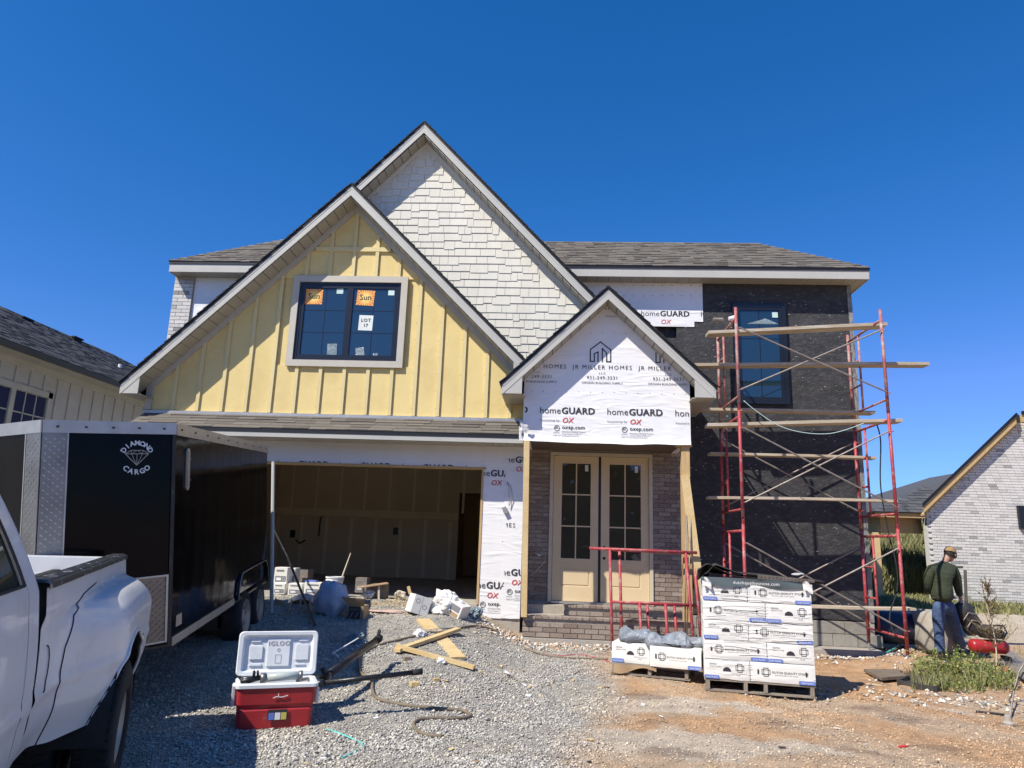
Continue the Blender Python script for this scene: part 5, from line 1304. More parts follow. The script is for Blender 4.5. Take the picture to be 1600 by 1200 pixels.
B().tube([KP(2.9, cabl(3, GH0)+.004, GH0+.004), KP(4.4, cabl(3, GH0)+.004, GH0+.004)], .008, 6).put('window_seal', 'rubber', door)
kpart(B().prism([KP(2.63, -.07, -.95), KP(2.63, -.05, .0), KP(2.63, -.36, .56), KP(2.63, -1.5, .56), KP(2.63, -1.8, 0), KP(2.63, -1.8, -.95)], -kd*.02), 'cab_back', 'truck')
kpart(B().prism([KP(2.63, -.30, .56), KP(4.4, -.30, .56), KP(4.4, -1.55, .56), KP(2.63, -1.55, .56)], ku*.03), 'cab_roof', 'truck')
kpart(kbox(B(), 2.655, 4.4, -1.7, -.55, -.9, -.05), 'cab_interior', 'rubber')

# ================================================================== COOLER
cg = Vector((*gat(362, 1143).xy, 0)); cg.z = Gn(cg.x, cg.y)-.005
CY = rad(24); Rc = Matrix.Rotation(CY, 3, 'Z')
# front lower left corner at cg; x along the front, y to the back
def CP(x, y, z): return cg+Rc @ Vector((x, y, z))
cw, cdp, chh = .66, .34, .345
co = thing('cooler', 'open red cooler with white lid standing on the gravel', 'cooler', tuple(cg))
def taper(u_, z): k = .028*(1-z/chh); return u_+(k if u_ < .3 else -k)
def rr(hw, hd, r, n=5):
    out = []
    for cx, cy, a0 in ((hw-r, hd-r, 0), (-hw+r, hd-r, 90), (-hw+r, -hd+r, 180), (hw-r, -hd+r, 270)):
        for k in range(n+1): a = rad(a0+90*k/n); out.append((cx+r*math.cos(a), cy+r*math.sin(a)))
    return out
def loft(levels, close_bottom=True, close_top=False):
    """levels: (halfwidth, halfdepth, radius, z)"""
    b = B(); m_ = None
    for hw_, hd_, r, z in levels:
        ring_ = rr(hw_, hd_, r); m_ = len(ring_); b.v += [tuple(CP(cw/2+x, cdp/2+y, z)) for x, y in ring_]
    for i in range(len(levels)-1): b.f += [(i*m_+k, i*m_+(k+1) % m_, (i+1)*m_+(k+1) % m_, (i+1)*m_+k) for k in range(m_)]
    if close_bottom: b.f.append(tuple(range(m_-1, -1, -1)))
    if close_top: b.f.append(tuple(range((len(levels)-1)*m_, len(levels)*m_)))
    return b
HW, HD = cw/2, cdp/2
body = loft([(HW-.035, HD-.03, .03, 0), (HW-.028, HD-.024, .035, .012), (HW-.020, HD-.018, .035, .15), (HW-.030, HD-.028, .035, .165), (HW-.014, HD-.012, .035, .20), (HW-.008, HD-.006, .035, .30), (HW-.004, HD-.004, .035, .335)]).put('body', 'coolred', co)
loft([(HW+.002, HD+.002, .035, .328), (HW+.008, HD+.008, .038, .332), (HW+.008, HD+.008, .038, .356), (HW+.002, HD+.002, .035, .362), (HW-.028, HD-.028, .03, .366), (HW-.034, HD-.034, .03, .355), (HW-.05, HD-.05, .03, .05)], False, True).put('rim', 'coolwhite', co)
for sx in (-.016, cw+.016):
    b = B().prism([CP(sx-.014, .10, .34), CP(sx-.014, .24, .34), CP(sx-.014, .22, .17), CP(sx-.014, .12, .17)], Rc @ Vector((.028, 0, 0))); b.put('handle', 'coolwhite', co, bevel=.006)
b = B().box(CP(cw*.53, .0085, .115), (.155, .004, .085), Rc); lab = b.put('label', 'ink', co)
for i, m_ in enumerate(('blueink', 'whiteink', 'sunlabel')):
    if m_ == 'sunlabel': M[m_] = mat('yellow_label', (.6, .5, .12), None, 5, .6)
    B().box(CP(cw*.53-.05+.05*i, .006, .105), (.044, .003, .055), Rc).put('label_panel', m_, lab)
b = B()
for (x0_, z0_, x1_, z1_) in ((.30, .25, .33, .262), (.33, .262, .37, .255), (.37, .255, .42, .268), (.345, .262, .34, .285)): b.bar(CP(x0_, .0, z0_), CP(x1_, .0, z1_), .005, .006)
b.put('moulded_mark', 'coolwhite', co)
# lid: opened upright, its inner face to the front
LT = rad(8); hinge = Vector((0, cdp+.01, .372))
def LP(x, z, y): return CP(x, hinge.y+y*math.cos(LT)+z*math.sin(LT), hinge.z+z*math.cos(LT)-y*math.sin(LT))
def lidloft(levels):
    b = B()
    for hw_, hh_, r, y in levels:
        ring_ = rr(hw_, hh_, r); m_ = len(ring_); b.v += [tuple(LP(cw/2+x, .185+z, y)) for x, z in ring_]
    for i in range(len(levels)-1): b.f += [(i*m_+k, i*m_+(k+1) % m_, (i+1)*m_+(k+1) % m_, (i+1)*m_+k) for k in range(m_)]
    b.f.append(tuple(range(m_-1, -1, -1))); b.f.append(tuple(range((len(levels)-1)*m_, len(levels)*m_))); return b
lid = lidloft([(HW-.01, .175, .03, .055), (HW+.012, .185, .035, .04), (HW+.014, .187, .04, .0), (HW+.006, .18, .035, -.012), (HW-.024, .155, .03, -.010), (HW-.034, .145, .03, .012), (HW-.045, .135, .025, .022)]).put('lid', 'coolwhite', co)
def lbox(x0, x1, z0, z1, y0, y1, nm='moulding'):
    b = B(); pts_ = [LP(x, z, y) for x in (x0, x1) for z in (z0, z1) for y in (y0, y1)]
    b.add(pts_, [(0, 1, 3, 2), (4, 6, 7, 5), (0, 4, 5, 1), (2, 3, 7, 6), (0, 2, 6, 4), (1, 5, 7, 3)]); return b.put(nm, 'coolwhite', lid, bevel=.006)
lbox(.235, .435, .07, .305, .006, .03); lbox(.085, .20, .13, .25, .008, .03); lbox(.48, .60, .12, .26, .008, .03)
lbox(.09, .20, .075, .10, .010, .03); lbox(.48, .58, .075, .095, .012, .03); lbox(.09, .18, .275, .295, .010, .03); lbox(.50, .59, .28, .30, .010, .03)
letters('lettering', [('IGLOO', .055, .335, .248, .02, 0, 'CENTER', 1.15)]+ring(.335, .21, .012, .004, 12)+[seg((.31, .10), (.36, .10), .003), seg((.36, .10), (.36, .17), .003), seg((.36, .17), (.31, .17), .003), seg((.31, .17), (.31, .10), .003)], LP(0, 0, .004)-(LP(0, .0, 0)-LP(0, 0, 0)), (LP(1, 0, 0)-LP(0, 0, 0)), (LP(0, 1, 0)-LP(0, 0, 0)), 'rim', lid)
# things standing in the cooler
t = thing('grout_pump', 'cloudy tube pump with grey metal fittings lying across the open red cooler', 'pump', tuple(CP(.3, .17, .37)))
B().tube([CP(.22, .16, .385), CP(.52, .17, .395)], .034, 16).put('barrel', 'clear', t, smooth=True)
B().tube([CP(.19, .16, .385), CP(.235, .16, .385)], .042, 12).put('end_cap', 'steel', t, smooth=True)
B().tube([CP(.51, .17, .395), CP(.54, .17, .395)], .042, 12).put('end_cap', 'steel', t, smooth=True)
B().tube([CP(.20, .16, .39), CP(.10, .14, .375), CP(.03, .12, .37)], [.02, .028, .012], 8).tube([CP(.13, .14, .38), CP(.135, .13, .44), CP(.125, .13, .45)], .012, 6).tube([CP(.17, .15, .39), CP(.16, .14, .45)], .010, 6).tube([CP(.05, .13, .375), CP(.02, .2, .39)], .015, 6).put('trigger_handle', 'blackmetal', t, smooth=True)
# black tube tools running from the cooler over the gravel
def fat(label, pts_, r, extra, cat='tool'):
    t = thing('tube_tool', label, cat, tuple(pts_[0]), group='black tube tools resting on the red cooler')
    B().tube(pts_, r, 14).put('tube', 'blackmetal', t, smooth=True)
    for e in extra: B().tube([e[0], e[1]], e[2], 12).put(e[4] if len(e) > 4 else 'collar', e[3], t, smooth=True)
    return t
a = at(507, 1058, 7.0); c = at(590, 999, 8.3); a0 = CP(.50, .17, .35)
mid_ = a+(c-a)*.12
fat('black tube tool slanting up to the right from the red cooler', [a+(c-a)*.02, c], [.038, .034], [(a0, a+(c-a)*.08, .014, 'steel', 'rod'), (a-(c-a)*.01, a+(c-a)*.05, .042, 'blackmetal'), (c-(c-a)*.02, c+(c-a)*.03, .045, 'rubber'), (c, c+Vector((.01, .02, .10)), .02, 'rubber'), (a, a+Vector((-.02, -.02, .08)), .018, 'rubber', 'lever')])
B().tube([c+(c-a).normalized()*.02, c+(c-a).normalized()*.09], .03, 10).put('nozzle', 'rubber', bpy.data.objects['tube_tool'])
pr = c+Vector((.03, 0, 0)); cable_dummy = None
g2 = at(660, 1049, 6.95); s2 = CP(cw+.02, .13, .33)
fat('black tube tool lying low to the right between the red cooler and the gravel', [s2, g2-(g2-s2)*.10], [.022, .022], [(g2-(g2-s2)*.10, g2, .028, 'rubber'), (s2-(g2-s2)*.02, s2+(g2-s2)*.05, .034, 'blackmetal')])
q = at(551, 1010, 8.0); small('wire_stake', 'thin white bent wire standing behind the slanting black tube', 'wire', B().tube([at(519, 1021, 7.9), at(545, 1006, 8.0), at(560, 997, 8.1)], .006, 6).tube([at(522, 1019, 7.9), at(529, 1027, 7.85)], .006, 6), 'whiteink', None)

# ================================================================== STONE CARTONS ON PALLETS
PA, PB = gat(1101, 1080), gat(1273, 1092)
PA.z = PB.z = 0
PYA = rad(-9.5); PW = 1.185
Rp = Matrix.Rotation(PYA, 3, 'Z')
def pallet(org, R, w_, d_, label, group='wooden pallets under the stone cartons'):
    t = thing('wooden_pallet', label, 'pallet', tuple(org), group=group)
    Q = lambda x, y, z: org+R @ Vector((x, y, z))
    for k in range(4 if w_ > 1 else 3):
        x = [.02, w_*.36, w_*.54, w_-.06][k] if w_ > 1 else [.02, w_/2-.02, w_-.06][k]
        B().box(Q(x+.02, d_/2, .065), (.04, d_, .09), R).put('stringer', 'pallet', t)
    for y in (.05, .3, .55, .8, d_-.05): B().box(Q(w_/2, y, .121), (w_, .09, .018), R).put('deck_board', 'pallet', t)
    for y in (.05, d_/2, d_-.05): B().box(Q(w_/2, y, .010), (w_, .09, .018), R).put('deck_board', 'pallet', t)
    return Q
PA.z = Gn(PA.x, PA.y)+.005
Qp = pallet(PA, Rp, PW, 1.0, 'grey pallet under the tall wrapped stack of stone cartons')
def carton(Q, R, x, y, z, w_, d_, h_, kind, label, group, m='film', wob=1., flip=False):
    """carton with its printed front at -y"""
    c = Q(x+w_/2, y+d_/2, z+h_/2)
    t = thing('stone_carton', label, 'carton', tuple(c), group=group)
    def cf(u, v):
        # front sheet of the carton, slightly dented
        x, z = (u-.5)*(w_-.006), (v-.5)*(h_-.006); e = min(u, 1-u, v, 1-v)
        return tuple(c+R @ Vector((x, -d_/2-.001+.006*max(0, .06-e)/.06+.0015*noise.noise((x*9+r_seed, z*12, z)), z+(.004*noise.noise((x*6+r_seed, 1, 1)) if v in (0, 1) else 0))))
    r_seed = x*7+z*13; b = B().box(c+R @ Vector((0, .004, 0)), (w_-.006, d_-.014, h_-.006), R); bo_ = b.put('body', m, t, bevel=.008); B().grid(cf, 18, 8).put('front_panel', m, bo_, smooth=True, fix=False)
    ex, ez = R @ Vector((1, 0, 0)), Vector((0, 0, 1)); en = R @ Vector((0, -1, 0))
    o = c+en*(d_/2+.0035)-ex*(w_/2)-ez*(h_/2)
    def logo_(cx, cy, s_):
        q = []
        for (x0, x1, y0, y1) in ((-.5, .5, -.28, .28), (-.28, .28, -.5, .5)):
            q += [seg((cx+x0*s_, cy+y0*s_), (cx+x1*s_, cy+y0*s_), .006), seg((cx+x1*s_, cy+y0*s_), (cx+x1*s_, cy+y1*s_), .006), seg((cx+x1*s_, cy+y1*s_), (cx+x0*s_, cy+y1*s_), .006), seg((cx+x0*s_, cy+y1*s_), (cx+x0*s_, cy+y0*s_), .006)]
        return q
    if kind == 'long':
        it = [('DUTCH QUALITY STONE', .047*w_, w_*.335, h_*.48, .018, 0, 'LEFT', 1.05), ('MANUFACTURED STONE VENEER', .020*w_, w_*.38, h_*.37, 0, 0, 'LEFT', 1.2)]+logo_(w_*.245, h_*.52, .085)
        blk = [rrect(w_*.125-.009, w_*.125+.009, h_*.40, h_*.64, .008), rrect(w_*.86-.009, w_*.86+.009, h_*.40, h_*.64, .008)]
        bl = [rrect(w_*.74, w_*.995, .004, h_*.20, .012)] if not flip else [rrect(.004, w_*.24, .004, h_*.20, .012)]
        lt = [('FLAT FLATS', .024, w_*.78 if not flip else .02, h_*.06, .02)]
    else:
        it = [('DUTCH', .022, w_*.12, h_*.72, .02), ('QUALITY STONE', .016, w_*.12, h_*.62, .01), ('DUTCH QUALITY', .018, w_*.60, h_*.30, 0, 0, 'LEFT', 1.2), ('STONE', .014, w_*.70, h_*.22)]+logo_(w_*.78, h_*.62, .085)
        blk = [('poly', [(w_*.50+.045*math.cos(a), h_*.42+.045*math.sin(a)) for a in np.linspace(0, math.pi, 12)])]
        bl = [rrect(.004, w_*.33, .004, h_*.20, .012)] if not flip else [rrect(w_*.70, w_*.995, .004, h_*.20, .012)]
        lt = [('FLAT FLATS', .024, .02 if not flip else w_*.72, h_*.06, .02)]
    letters('print', it, o, ex, ez, 'ink', t); letters('hand_hole', blk, o+en*.0012, ex, ez, 'ink', t)
    letters('blue_label', bl, o+en*.0006, ex, ez, 'blueink', t); letters('label_print', lt, o+en*.0014, ex, ez, 'whiteink', t)
    return t
CH = (at(1101, 905, PA.y+.02).z-PA.z-.135)/5*.985
g_ = 'cartons of stone veneer in the wrapped stack'
rows = ['sl', 'ls', 'sl', 'ls', 'sl']; nm_ = ['bottom', 'second', 'middle', 'fourth', 'top']
rowcart = []
for r, code in enumerate(rows):
    x = 0.; z = .132+r*CH
    ws = {'s': PW*.42, 'l': PW*.58}
    for k, ch in enumerate(code):
        side_ = 'left' if k == 0 else 'right'
        lb = f'wrapped white stone carton, {side_} one of the {nm_[r]} row in the tall stack'
        t = carton(Qp, Rp, x, .0+rnd.uniform(-.006, .006), z, ws[ch], .48, CH, 'long' if ch == 'l' else 'short', lb, g_, flip=(r in (1, 3) and ch == 'l' and False))
        # the plain back row
        c = Qp(x+ws[ch]/2, .49+.24, z+CH/2)
        o = small('stone_carton', f'wrapped white stone carton, hidden {side_} one of the {nm_[r]} row behind the front cartons', 'carton', B().box(c, (ws[ch]-.006, .48, CH-.006), Rp), 'film', None, group='cartons in the rear of the wrapped stack', bevel=.008)
        x += ws[ch]
# shrink film folds: raised wrinkles across the front and the corner
b = B(); zt = .132+5*CH
def fold(u0, z0, u1, z1, r=.003):
    n = 14; pts_ = []
    for i in range(n+1):
        t_ = i/n; x = u0+(u1-u0)*t_; z = z0+(z1-z0)*t_+.012*noise.noise((x*7+z0*9, z0*13, 2)); pts_.append(Qp(x, -.004, z))
    b.tube(pts_, r, 4)
for k in range(64):
    z0 = rnd.uniform(.16, zt-.08); u0 = rnd.uniform(-.01, PW*.7); fold(u0, z0, min(PW, u0+rnd.uniform(.2, .7)), z0+rnd.uniform(-.03, .03), rnd.uniform(.0012, .003))
film = small('shrink_wrap', 'clear shrink wrap folds stretched over the tall stack of stone cartons', 'plastic wrap', b, 'film', None)
# slate band round the top
tb = thing('carton_band', 'slate grey printed plastic band round the top of the carton stack', 'band', tuple(Qp(PW/2, 0, zt)))
def bandf(u, v): return tuple(Qp(-.01+(PW+.02)*u, -.012-.012*math.sin(u*9+v*2)-.012*v, zt-.055+.105*v+.010*math.sin(u*14+1)*(1-v)+.03*abs(u-.5)*(1-v)))
B().grid(bandf, 40, 4).put('band', 'band', tb, smooth=True, fix=False)
B().grid(lambda u, v: tuple(Qp(PW+.01+.012*math.sin(v*6), -.02+1.0*u, zt-.055+.1*v)), 10, 4).put('band_side', 'band', tb, smooth=True, fix=False)
for x in (.03, PW-.06): B().grid(lambda u, v: tuple(Qp(x-.03+.10*u, -.04-.02*math.sin(u*7+v*5), zt-.07+.10*v+.02*math.sin(u*5))), 6, 6).put('film_gather', 'film', tb, smooth=True, fix=False)
letters('lettering', [('dutchqualitystone.com', .050, PW*.50, 0, .012, 0, 'CENTER', 1.1)], Qp(0, -.046, zt-.015), Rp @ Vector((1, 0, 0)), EZv, 'whiteink', tb)
small('top_sheet', 'pale cardboard top sheet of the tall carton stack', 'sheet', B().box(Qp(PW/2, .49, zt+.004), (PW, .97, .008), Rp), 'film', None)
# black ribbed plastic sheets lying on the stack
def sheetf(k):
    def fn(u, v):
        x = -.05-.02*k+1.30*u+.10*k; y = .02+.62*v; c_ = .16*(1-ss(0, .35, u))*math.exp(-((v-.12*k-.1)/.5)**2)
        z = zt+.07+.030*k+c_*(1-.2*k)-.10*(1-ss(0, .10, u))*(1+.3*k)-.05*ss(.3, 1, u)+.004*math.sin(v*60)
        return tuple(Qp(x, y-.04, z))
    return fn
bs = thing('black_sheet_bundle', 'curled black plastic sheets with ribbed edge lying on the tall carton stack', 'plastic sheet', tuple(Qp(.5, .3, zt+.05)))
for k in range(2): B().grid(sheetf(k), 40, 30).put('sheet', 'blacksheet', bs, smooth=True, fix=False)
B().box(Qp(.70, .35, zt+.028), (1.25, .6, .02), Rp).put('sheet', 'blacksheet', bs)
b = B()
for k in range(42): b.box(Qp(.62+.0145*k, -.03, zt+.075-.0006*k), (.006, .02, .05-.0004*k), Rp)
b.put('ribbed_edge', 'galv', bs, kind='stuff')
b = B()
for k in range(12): b.box(Qp(1.02+.012*k, .0+.05*k, zt+.115), (.05, .09, .008), Rp @ Matrix.Rotation(rad(12*k), 3, 'Z'))
b.put('film_scrap', 'film', bs, kind='stuff')
# low pallet to the left with two cartons and grey bags
LA, LB = gat(954, 1054), gat(1098, 1070); LA.z = 0; LB.z = 0
d_ = (LB-LA); LYA = math.atan2(d_.y, d_.x); LWD = d_.length; Rl = Matrix.Rotation(LYA, 3, 'Z'); LA.z = Gn(LA.x, LA.y)+.005
Ql = pallet(LA, Rl, .95, 1.0, 'dark low pallet under the two open stone cartons')
CH2 = .24; w1 = LWD*.43
carton(Ql, Rl, .0, .05, .132, w1, .45, CH2, 'short', 'white stone carton with a half moon hand hole, the one standing furthest left', 'loose stone cartons on the low pallet', m='carton')
carton(Ql, Rl, w1+.015, -.05, .132, LWD-w1-.02, .45, CH2, 'long', 'white stone carton with a long name print between the left carton and the tall stack', 'loose stone cartons on the low pallet', m='carton')
small('burlap_scrap', 'torn brown paper hanging from the low pallet under the left carton', 'paper', B().grid(lambda u, v: tuple(Ql(.04+.52*u, -.015-.02*math.sin(u*9), .125-.11*v*(.6+.4*math.sin(u*5+1)))), 14, 5), 'cardboard', None, smooth=True, fix=False)
def bag(cx, cy, cz, a, b_, h_, rot, label, seed):
    cz -= .02; c = Ql(cx, cy, cz); R = Rl @ Matrix.Rotation(rot, 3, 'Z')
    def fn(u, v):
        th = 2*math.pi*u; ph = math.pi*(v-.5); x = a*math.copysign(abs(math.cos(th))**.45, math.cos(th))*math.cos(ph)**.45; y = b_*math.copysign(abs(math.sin(th))**.45, math.sin(th))*math.cos(ph)**.45; z = h_*math.sin(ph)
        n = noise.noise((x*5+seed, y*5, z*3)); n2 = 1-abs(noise.noise((x*11+seed, y*6, z*9))); n3 = abs(noise.noise((x*22+y*9+seed, y*14, z*4))); k = 1+.22*n-.06*n3
        n4 = abs(noise.noise((x*34+seed, y*40, 5.)));  lump = .05*n-.045*n3-.022*n4-.02*(x/a)**2; return tuple(c+R @ Vector((x*k, y*k, z*(.75+.6*n)+lump*(1 if z > 0 else .2)+.012*n2)))
    return small('grey_bag', label, 'bag', B().grid(fn, 110, 50), 'greybag', None, group='grey plastic bags on the low cartons', smooth=True, fix=False)
zc = .132+CH2
bag(.30, .25, zc+.075, .27, .20, .085, .2, 'grey plastic bag on the left carton, lying furthest from the tall stack', 3)
bag(.72, .12, zc+.05, .27, .17, .105, -.1, 'grey plastic bag slumped lowest in the middle over both low cartons', 11)
bag(LWD-.22, .26, zc+.06, .24, .19, .09, .1, 'grey plastic bag lying against the tall stack', 23)
small('black_scrap', 'small black plastic scrap between the first two grey bags', 'scrap', B().grid(lambda u, v: tuple(Ql(.46+.10*u, .15+.1*v, zc+.16+.01*math.sin(u*9+v*4))), 5, 5), 'blacksheet', None, fix=False)

# ================================================================== LUMBER, HOSE AND LITTER ON THE DRIVE
def onG(px_, py_, dz=0): p = gat(px_, py_); p.z = Gn(p.x, p.y)+dz; return p
def lumber(pa, pb, wd, th, lift, label, m='woodx', cat='board', group='loose boards crossing on the gravel', liftb=None):
    a, c = onG(*pa, lift+th/2), onG(*pb, (lift if liftb is None else liftb)+th/2)
    return small('timber_board', label, cat, B().bar(a, c, wd, th), m, None, group=group)
lumber((661, 970), (716, 1032), .19, .03, .0, 'wide flat board lying lowest under the two crossing studs')
lumber((620, 1022), (716, 993), .09, .04, .03, 'stud running up to the right over the wide flat board', liftb=.05)
lumber((619, 1019), (741, 1048), .09, .04, .05, 'nearest stud, its end pointing towards the stone cartons', liftb=.02)
for pa, sz_, lb, m_ in (((648, 1069), .07, 'small wooden block on the gravel below the crossing boards', 'woodx'), ((636, 1030), .06, 'reddish brick chip tucked under the nearest stud', 'brick'), ((682, 1062), .05, 'flat wood chip on the gravel', 'wood')):
    small('wood_block', lb, 'block', B().box(onG(*pa, sz_*.3), (sz_*1.3, sz_, sz_*.6), Matrix.Rotation(.5, 3, 'Z')), m_, None)
def gcable(name, label, cat, pxs, r, m, lift=0): return cable(name, label, cat, [onG(x, y, r+lift) for x, y in pxs], r, m, n=8, sub=8)
gcable('garden_hose', 'tan hose looping over the gravel from the boards down past the black tubes', 'hose', [(780, 990), (764, 984), (740, 981), (716, 985), (690, 992), (672, 991), (655, 995), (625, 1001), (595, 1008), (570, 1020), (561, 1032), (563, 1050), (580, 1062), (582, 1078), (590, 1092), (620, 1101), (650, 1106), (690, 1110), (722, 1113), (735, 1121), (712, 1125), (680, 1124), (655, 1126), (646, 1134), (655, 1146), (672, 1152), (690, 1153)], .016, 'hose')
gcable('thin_cable', 'thin grey cord curving over the gravel behind the boards', 'cord', [(618, 981), (650, 986), (680, 985), (710, 983), (740, 979)], .007, 'galv')
gcable('cyan_strap', 'bent cyan packing strap on the gravel right of the red cooler', 'strap', [(511, 1138), (530, 1144), (556, 1156), (566, 1162), (563, 1170), (545, 1180), (534, 1184)], .007, 'cyan')
gcable('red_cable', 'red cord lying before the porch step left of the cartons', 'cord', [(835, 1018), (870, 1024), (905, 1023), (935, 1030), (952, 1036)], .008, 'redsteel')
gcable('dark_hose', 'dark stained hose lying along the foot of the porch step', 'hose', [(815, 1012), (850, 1022), (885, 1028), (920, 1030), (950, 1033)], .013, 'hose')
gcable('white_cable', 'pale cord trailing to the left carton over the tan gravel', 'cord', [(895, 1057), (912, 1050), (930, 1054), (955, 1058)], .008, 'galv')
gcable('rebar', 'thin dark stick lying on the tan ground at the far right', 'stick', [(1525, 1112), (1570, 1117)], .012, 'blackmetal')
small('twisted_scrap', 'white curled scrap strip on the gravel left of the cartons', 'scrap', B().grid(lambda u, v: tuple(onG(788, 1056)+(onG(822, 1074)-onG(788, 1056))*u+Vector((0, .05*v, .03+.02*math.sin(u*5+v)))), 10, 3), 'whiteink', None, fix=False)
def crumple(px_, py_, s_, m, label, name='crumpled_plastic', cat='plastic', seed=1, k=(1, 1, .7), lift=.4, Y=None, amp=1., sm=False):
    c = onG(px_, py_, s_*lift) if Y is None else at(px_, py_, Y)
    def fn(u, v):
        th, ph = 2*math.pi*u, math.pi*(v-.5); d = Vector((math.cos(th)*math.cos(ph), math.sin(th)*math.cos(ph), math.sin(ph))); n = 1+amp*(.55*noise.noise(d*1.6+Vector((seed, 0, 0)))+.25*noise.noise(d*5+Vector((seed, 3, 0))))
        return (c.x+d.x*s_*n*k[0], c.y+d.y*s_*n*k[1], c.z+d.z*s_*n*k[2])
    return small(name, label, cat, B().grid(fn, 40, 24), m, None, smooth=sm, fix=False)
crumple(655, 995, .07, 'whiteink', 'white crumpled paper where the hose meets the boards', seed=4)
crumple(690, 1035, .05, 'whiteink', 'small white paper on the nearest stud', seed=9)
crumple(557, 1003, .11, 'plastic', 'clear crumpled film behind the slanting black tube', seed=6)
# mixed litter: chips, paper, stones
b = B(); cols = {}
for mname, n, s0_, s1_ in (('whiteink', 60, .010, .03), ('woodx', 45, .01, .035), ('cardboard', 30, .01, .03), ('brick', 30, .012, .028), ('blackmetal', 20, .01, .03)):
    b = B()
    for k in range(n):
        y = rnd.uniform(5, 11.6); x = rnd.uniform(-.42*y, .42*y)
        if x > 3.0 or x < -4: continue
        if y < 8 and rnd.random() < .6: continue
        s_ = rnd.uniform(s0_, s1_); b.box((x, y, Gn(x, y)+.008), (s_*rnd.uniform(1, 3), s_*1.2, rnd.uniform(.003, .012)), Matrix.Rotation(rnd.uniform(0, 6), 3, 'Z') @ Matrix.Rotation(rnd.uniform(-.5, .5), 3, 'X'))
    o = b.put('litter', mname, None, kind='stuff'); o['label'] = {'whiteink': 'white paper and plaster litter strewn over the drive', 'woodx': 'yellow wood chips strewn over the drive', 'cardboard': 'brown cardboard bits strewn over the drive', 'brick': 'brick chips strewn over the drive', 'blackmetal': 'dark scraps strewn over the drive'}[mname]; o['category'] = 'litter'
for (px_, py_, lb) in ((1172, 1186, 'orange leaf litter scrap on the tan ground at the lower edge'),): small('orange_chip', lb, 'chip', B().box(onG(1411, 1167, .01), (.09, .03, .012), Matrix.Rotation(.4, 3, 'Z')), 'redink', None)
rp = []
for k in range(2600):
    t_ = rnd.random(); x, y = None, None
    if t_ < .12: x, y = rnd.gauss(4.1, .9), rnd.gauss(9.0, .22)
    elif t_ < .55: x, y = rnd.uniform(-1.6, 2.3), 11.2+rnd.gauss(0, .18)
    elif t_ < .75: x, y = rnd.uniform(2.4, 5.6), 12.0+rnd.gauss(0, .12)
    else: x, y = rnd.gauss(6.4, 1.2), rnd.gauss(10.6, .9)
    c_ = rnd.choice([(.55, .52, .46), (.5, .42, .33), (.45, .30, .18), (.62, .6, .56)]); s_ = rnd.uniform(.010, .035); rp.append((x, y, Gn(x, y)+s_*.3, s_, c_))
scatter('rubble', rp, 'stones', label='broken mortar and stone rubble along the foundation and right of the stack', seed=11)

# ================================================================== GARAGE THRESHOLD CLUTTER
GZ = .6
def atZ(px_, py_, Z): d = ray(px_, py_); return EYE+d*((Z-EYE.z)/d.z)
def wbox(px0, px1, py0, py1, Y, dep, label, m='carton', rot=0., name='thinset_box', cat='box', printed=True, group='white boxes piled at the garage mouth', flap=None):
    a, c = at(px0, py1, Y), at(px1, py0, Y); w_, h_ = c.x-a.x, c.z-a.z; ctr = Vector(((a.x+c.x)/2, Y+dep/2, (a.z+c.z)/2))
    t = thing(name, label, cat, tuple(ctr), group=group)
    R = Matrix.Rotation(rot, 3, 'Z'); B().box(ctr, (w_, dep, h_), R).put('body', m, t, bevel=.006)
    if printed:
        o = ctr+R @ Vector((-w_/2, -dep/2-.002, -h_/2)); ex = R @ Vector((1, 0, 0))
        letters('printed_panel', [rrect(w_*.1, w_*.92, h_*.12, h_*.48, .01), rrect(w_*.15, w_*.75, h_*.74, h_*.86, .005)], o, ex, EZv, 'greyink', t)
        letters('print', [rrect(w_*.18, w_*.55, h_*.22, h_*.38, .004)]+ring(w_*.76, h_*.30, h_*.09, h_*.03, 10), o+Vector((0, -.002, 0)), ex, EZv, 'whiteink', t)
    return t, ctr, w_, h_
wbox(427, 450, 887, 912, 12.1, .25, 'white box with a black printed panel, topmost at the left garage edge')
wbox(451, 462, 888, 911, 12.35, .25, 'narrow greyish box just right of the topmost white box')
wbox(426, 446, 912, 928, 12.0, .25, 'lower white box under the topmost one')
wbox(449, 473, 912, 930, 12.0, .25, 'second lower white box from the left')
wbox(474, 506, 911, 929, 12.0, .25, 'long low white box left of the white bucket')
wbox(462, 482, 890, 911, 12.7, .3, 'grey blue box standing behind the low white boxes', m='galv', printed=False)
wbox(476, 494, 907, 912, 12.1, .12, 'flat blue package on the long low box', m='blueink', name='blue_package', cat='package', printed=False, group=None)
wbox(554, 574, 903, 926, 12.6, .25, 'dark fronted box in the shade behind the cardboard topped box', m='galv')
# bucket
bk = thing('bucket', 'white plastic bucket with a pale stick in it at the garage mouth', 'bucket', tuple(at(521, 925, 12.0)))
c = at(521.5, 926, 12.1); hgt = at(521, 901, 12.1).z-c.z
B().lathe([(0, 0), (.118, 0), (.135, hgt*.75), (.150, hgt*.76), (.150, hgt*.80), (.138, hgt*.81), (.142, hgt*.92), (.152, hgt*.93), (.152, hgt), (.138, hgt), (.13, hgt*.7), (0, hgt*.6)], c, 28).put('pail', 'whiteink', bk, smooth=False)
small('stirring_stick', 'pale stick leaning out of the white bucket', 'stick', B().tube([at(534, 903, 12.1), at(548, 864, 12.2)], [.014, .008], 6), 'casing', None)
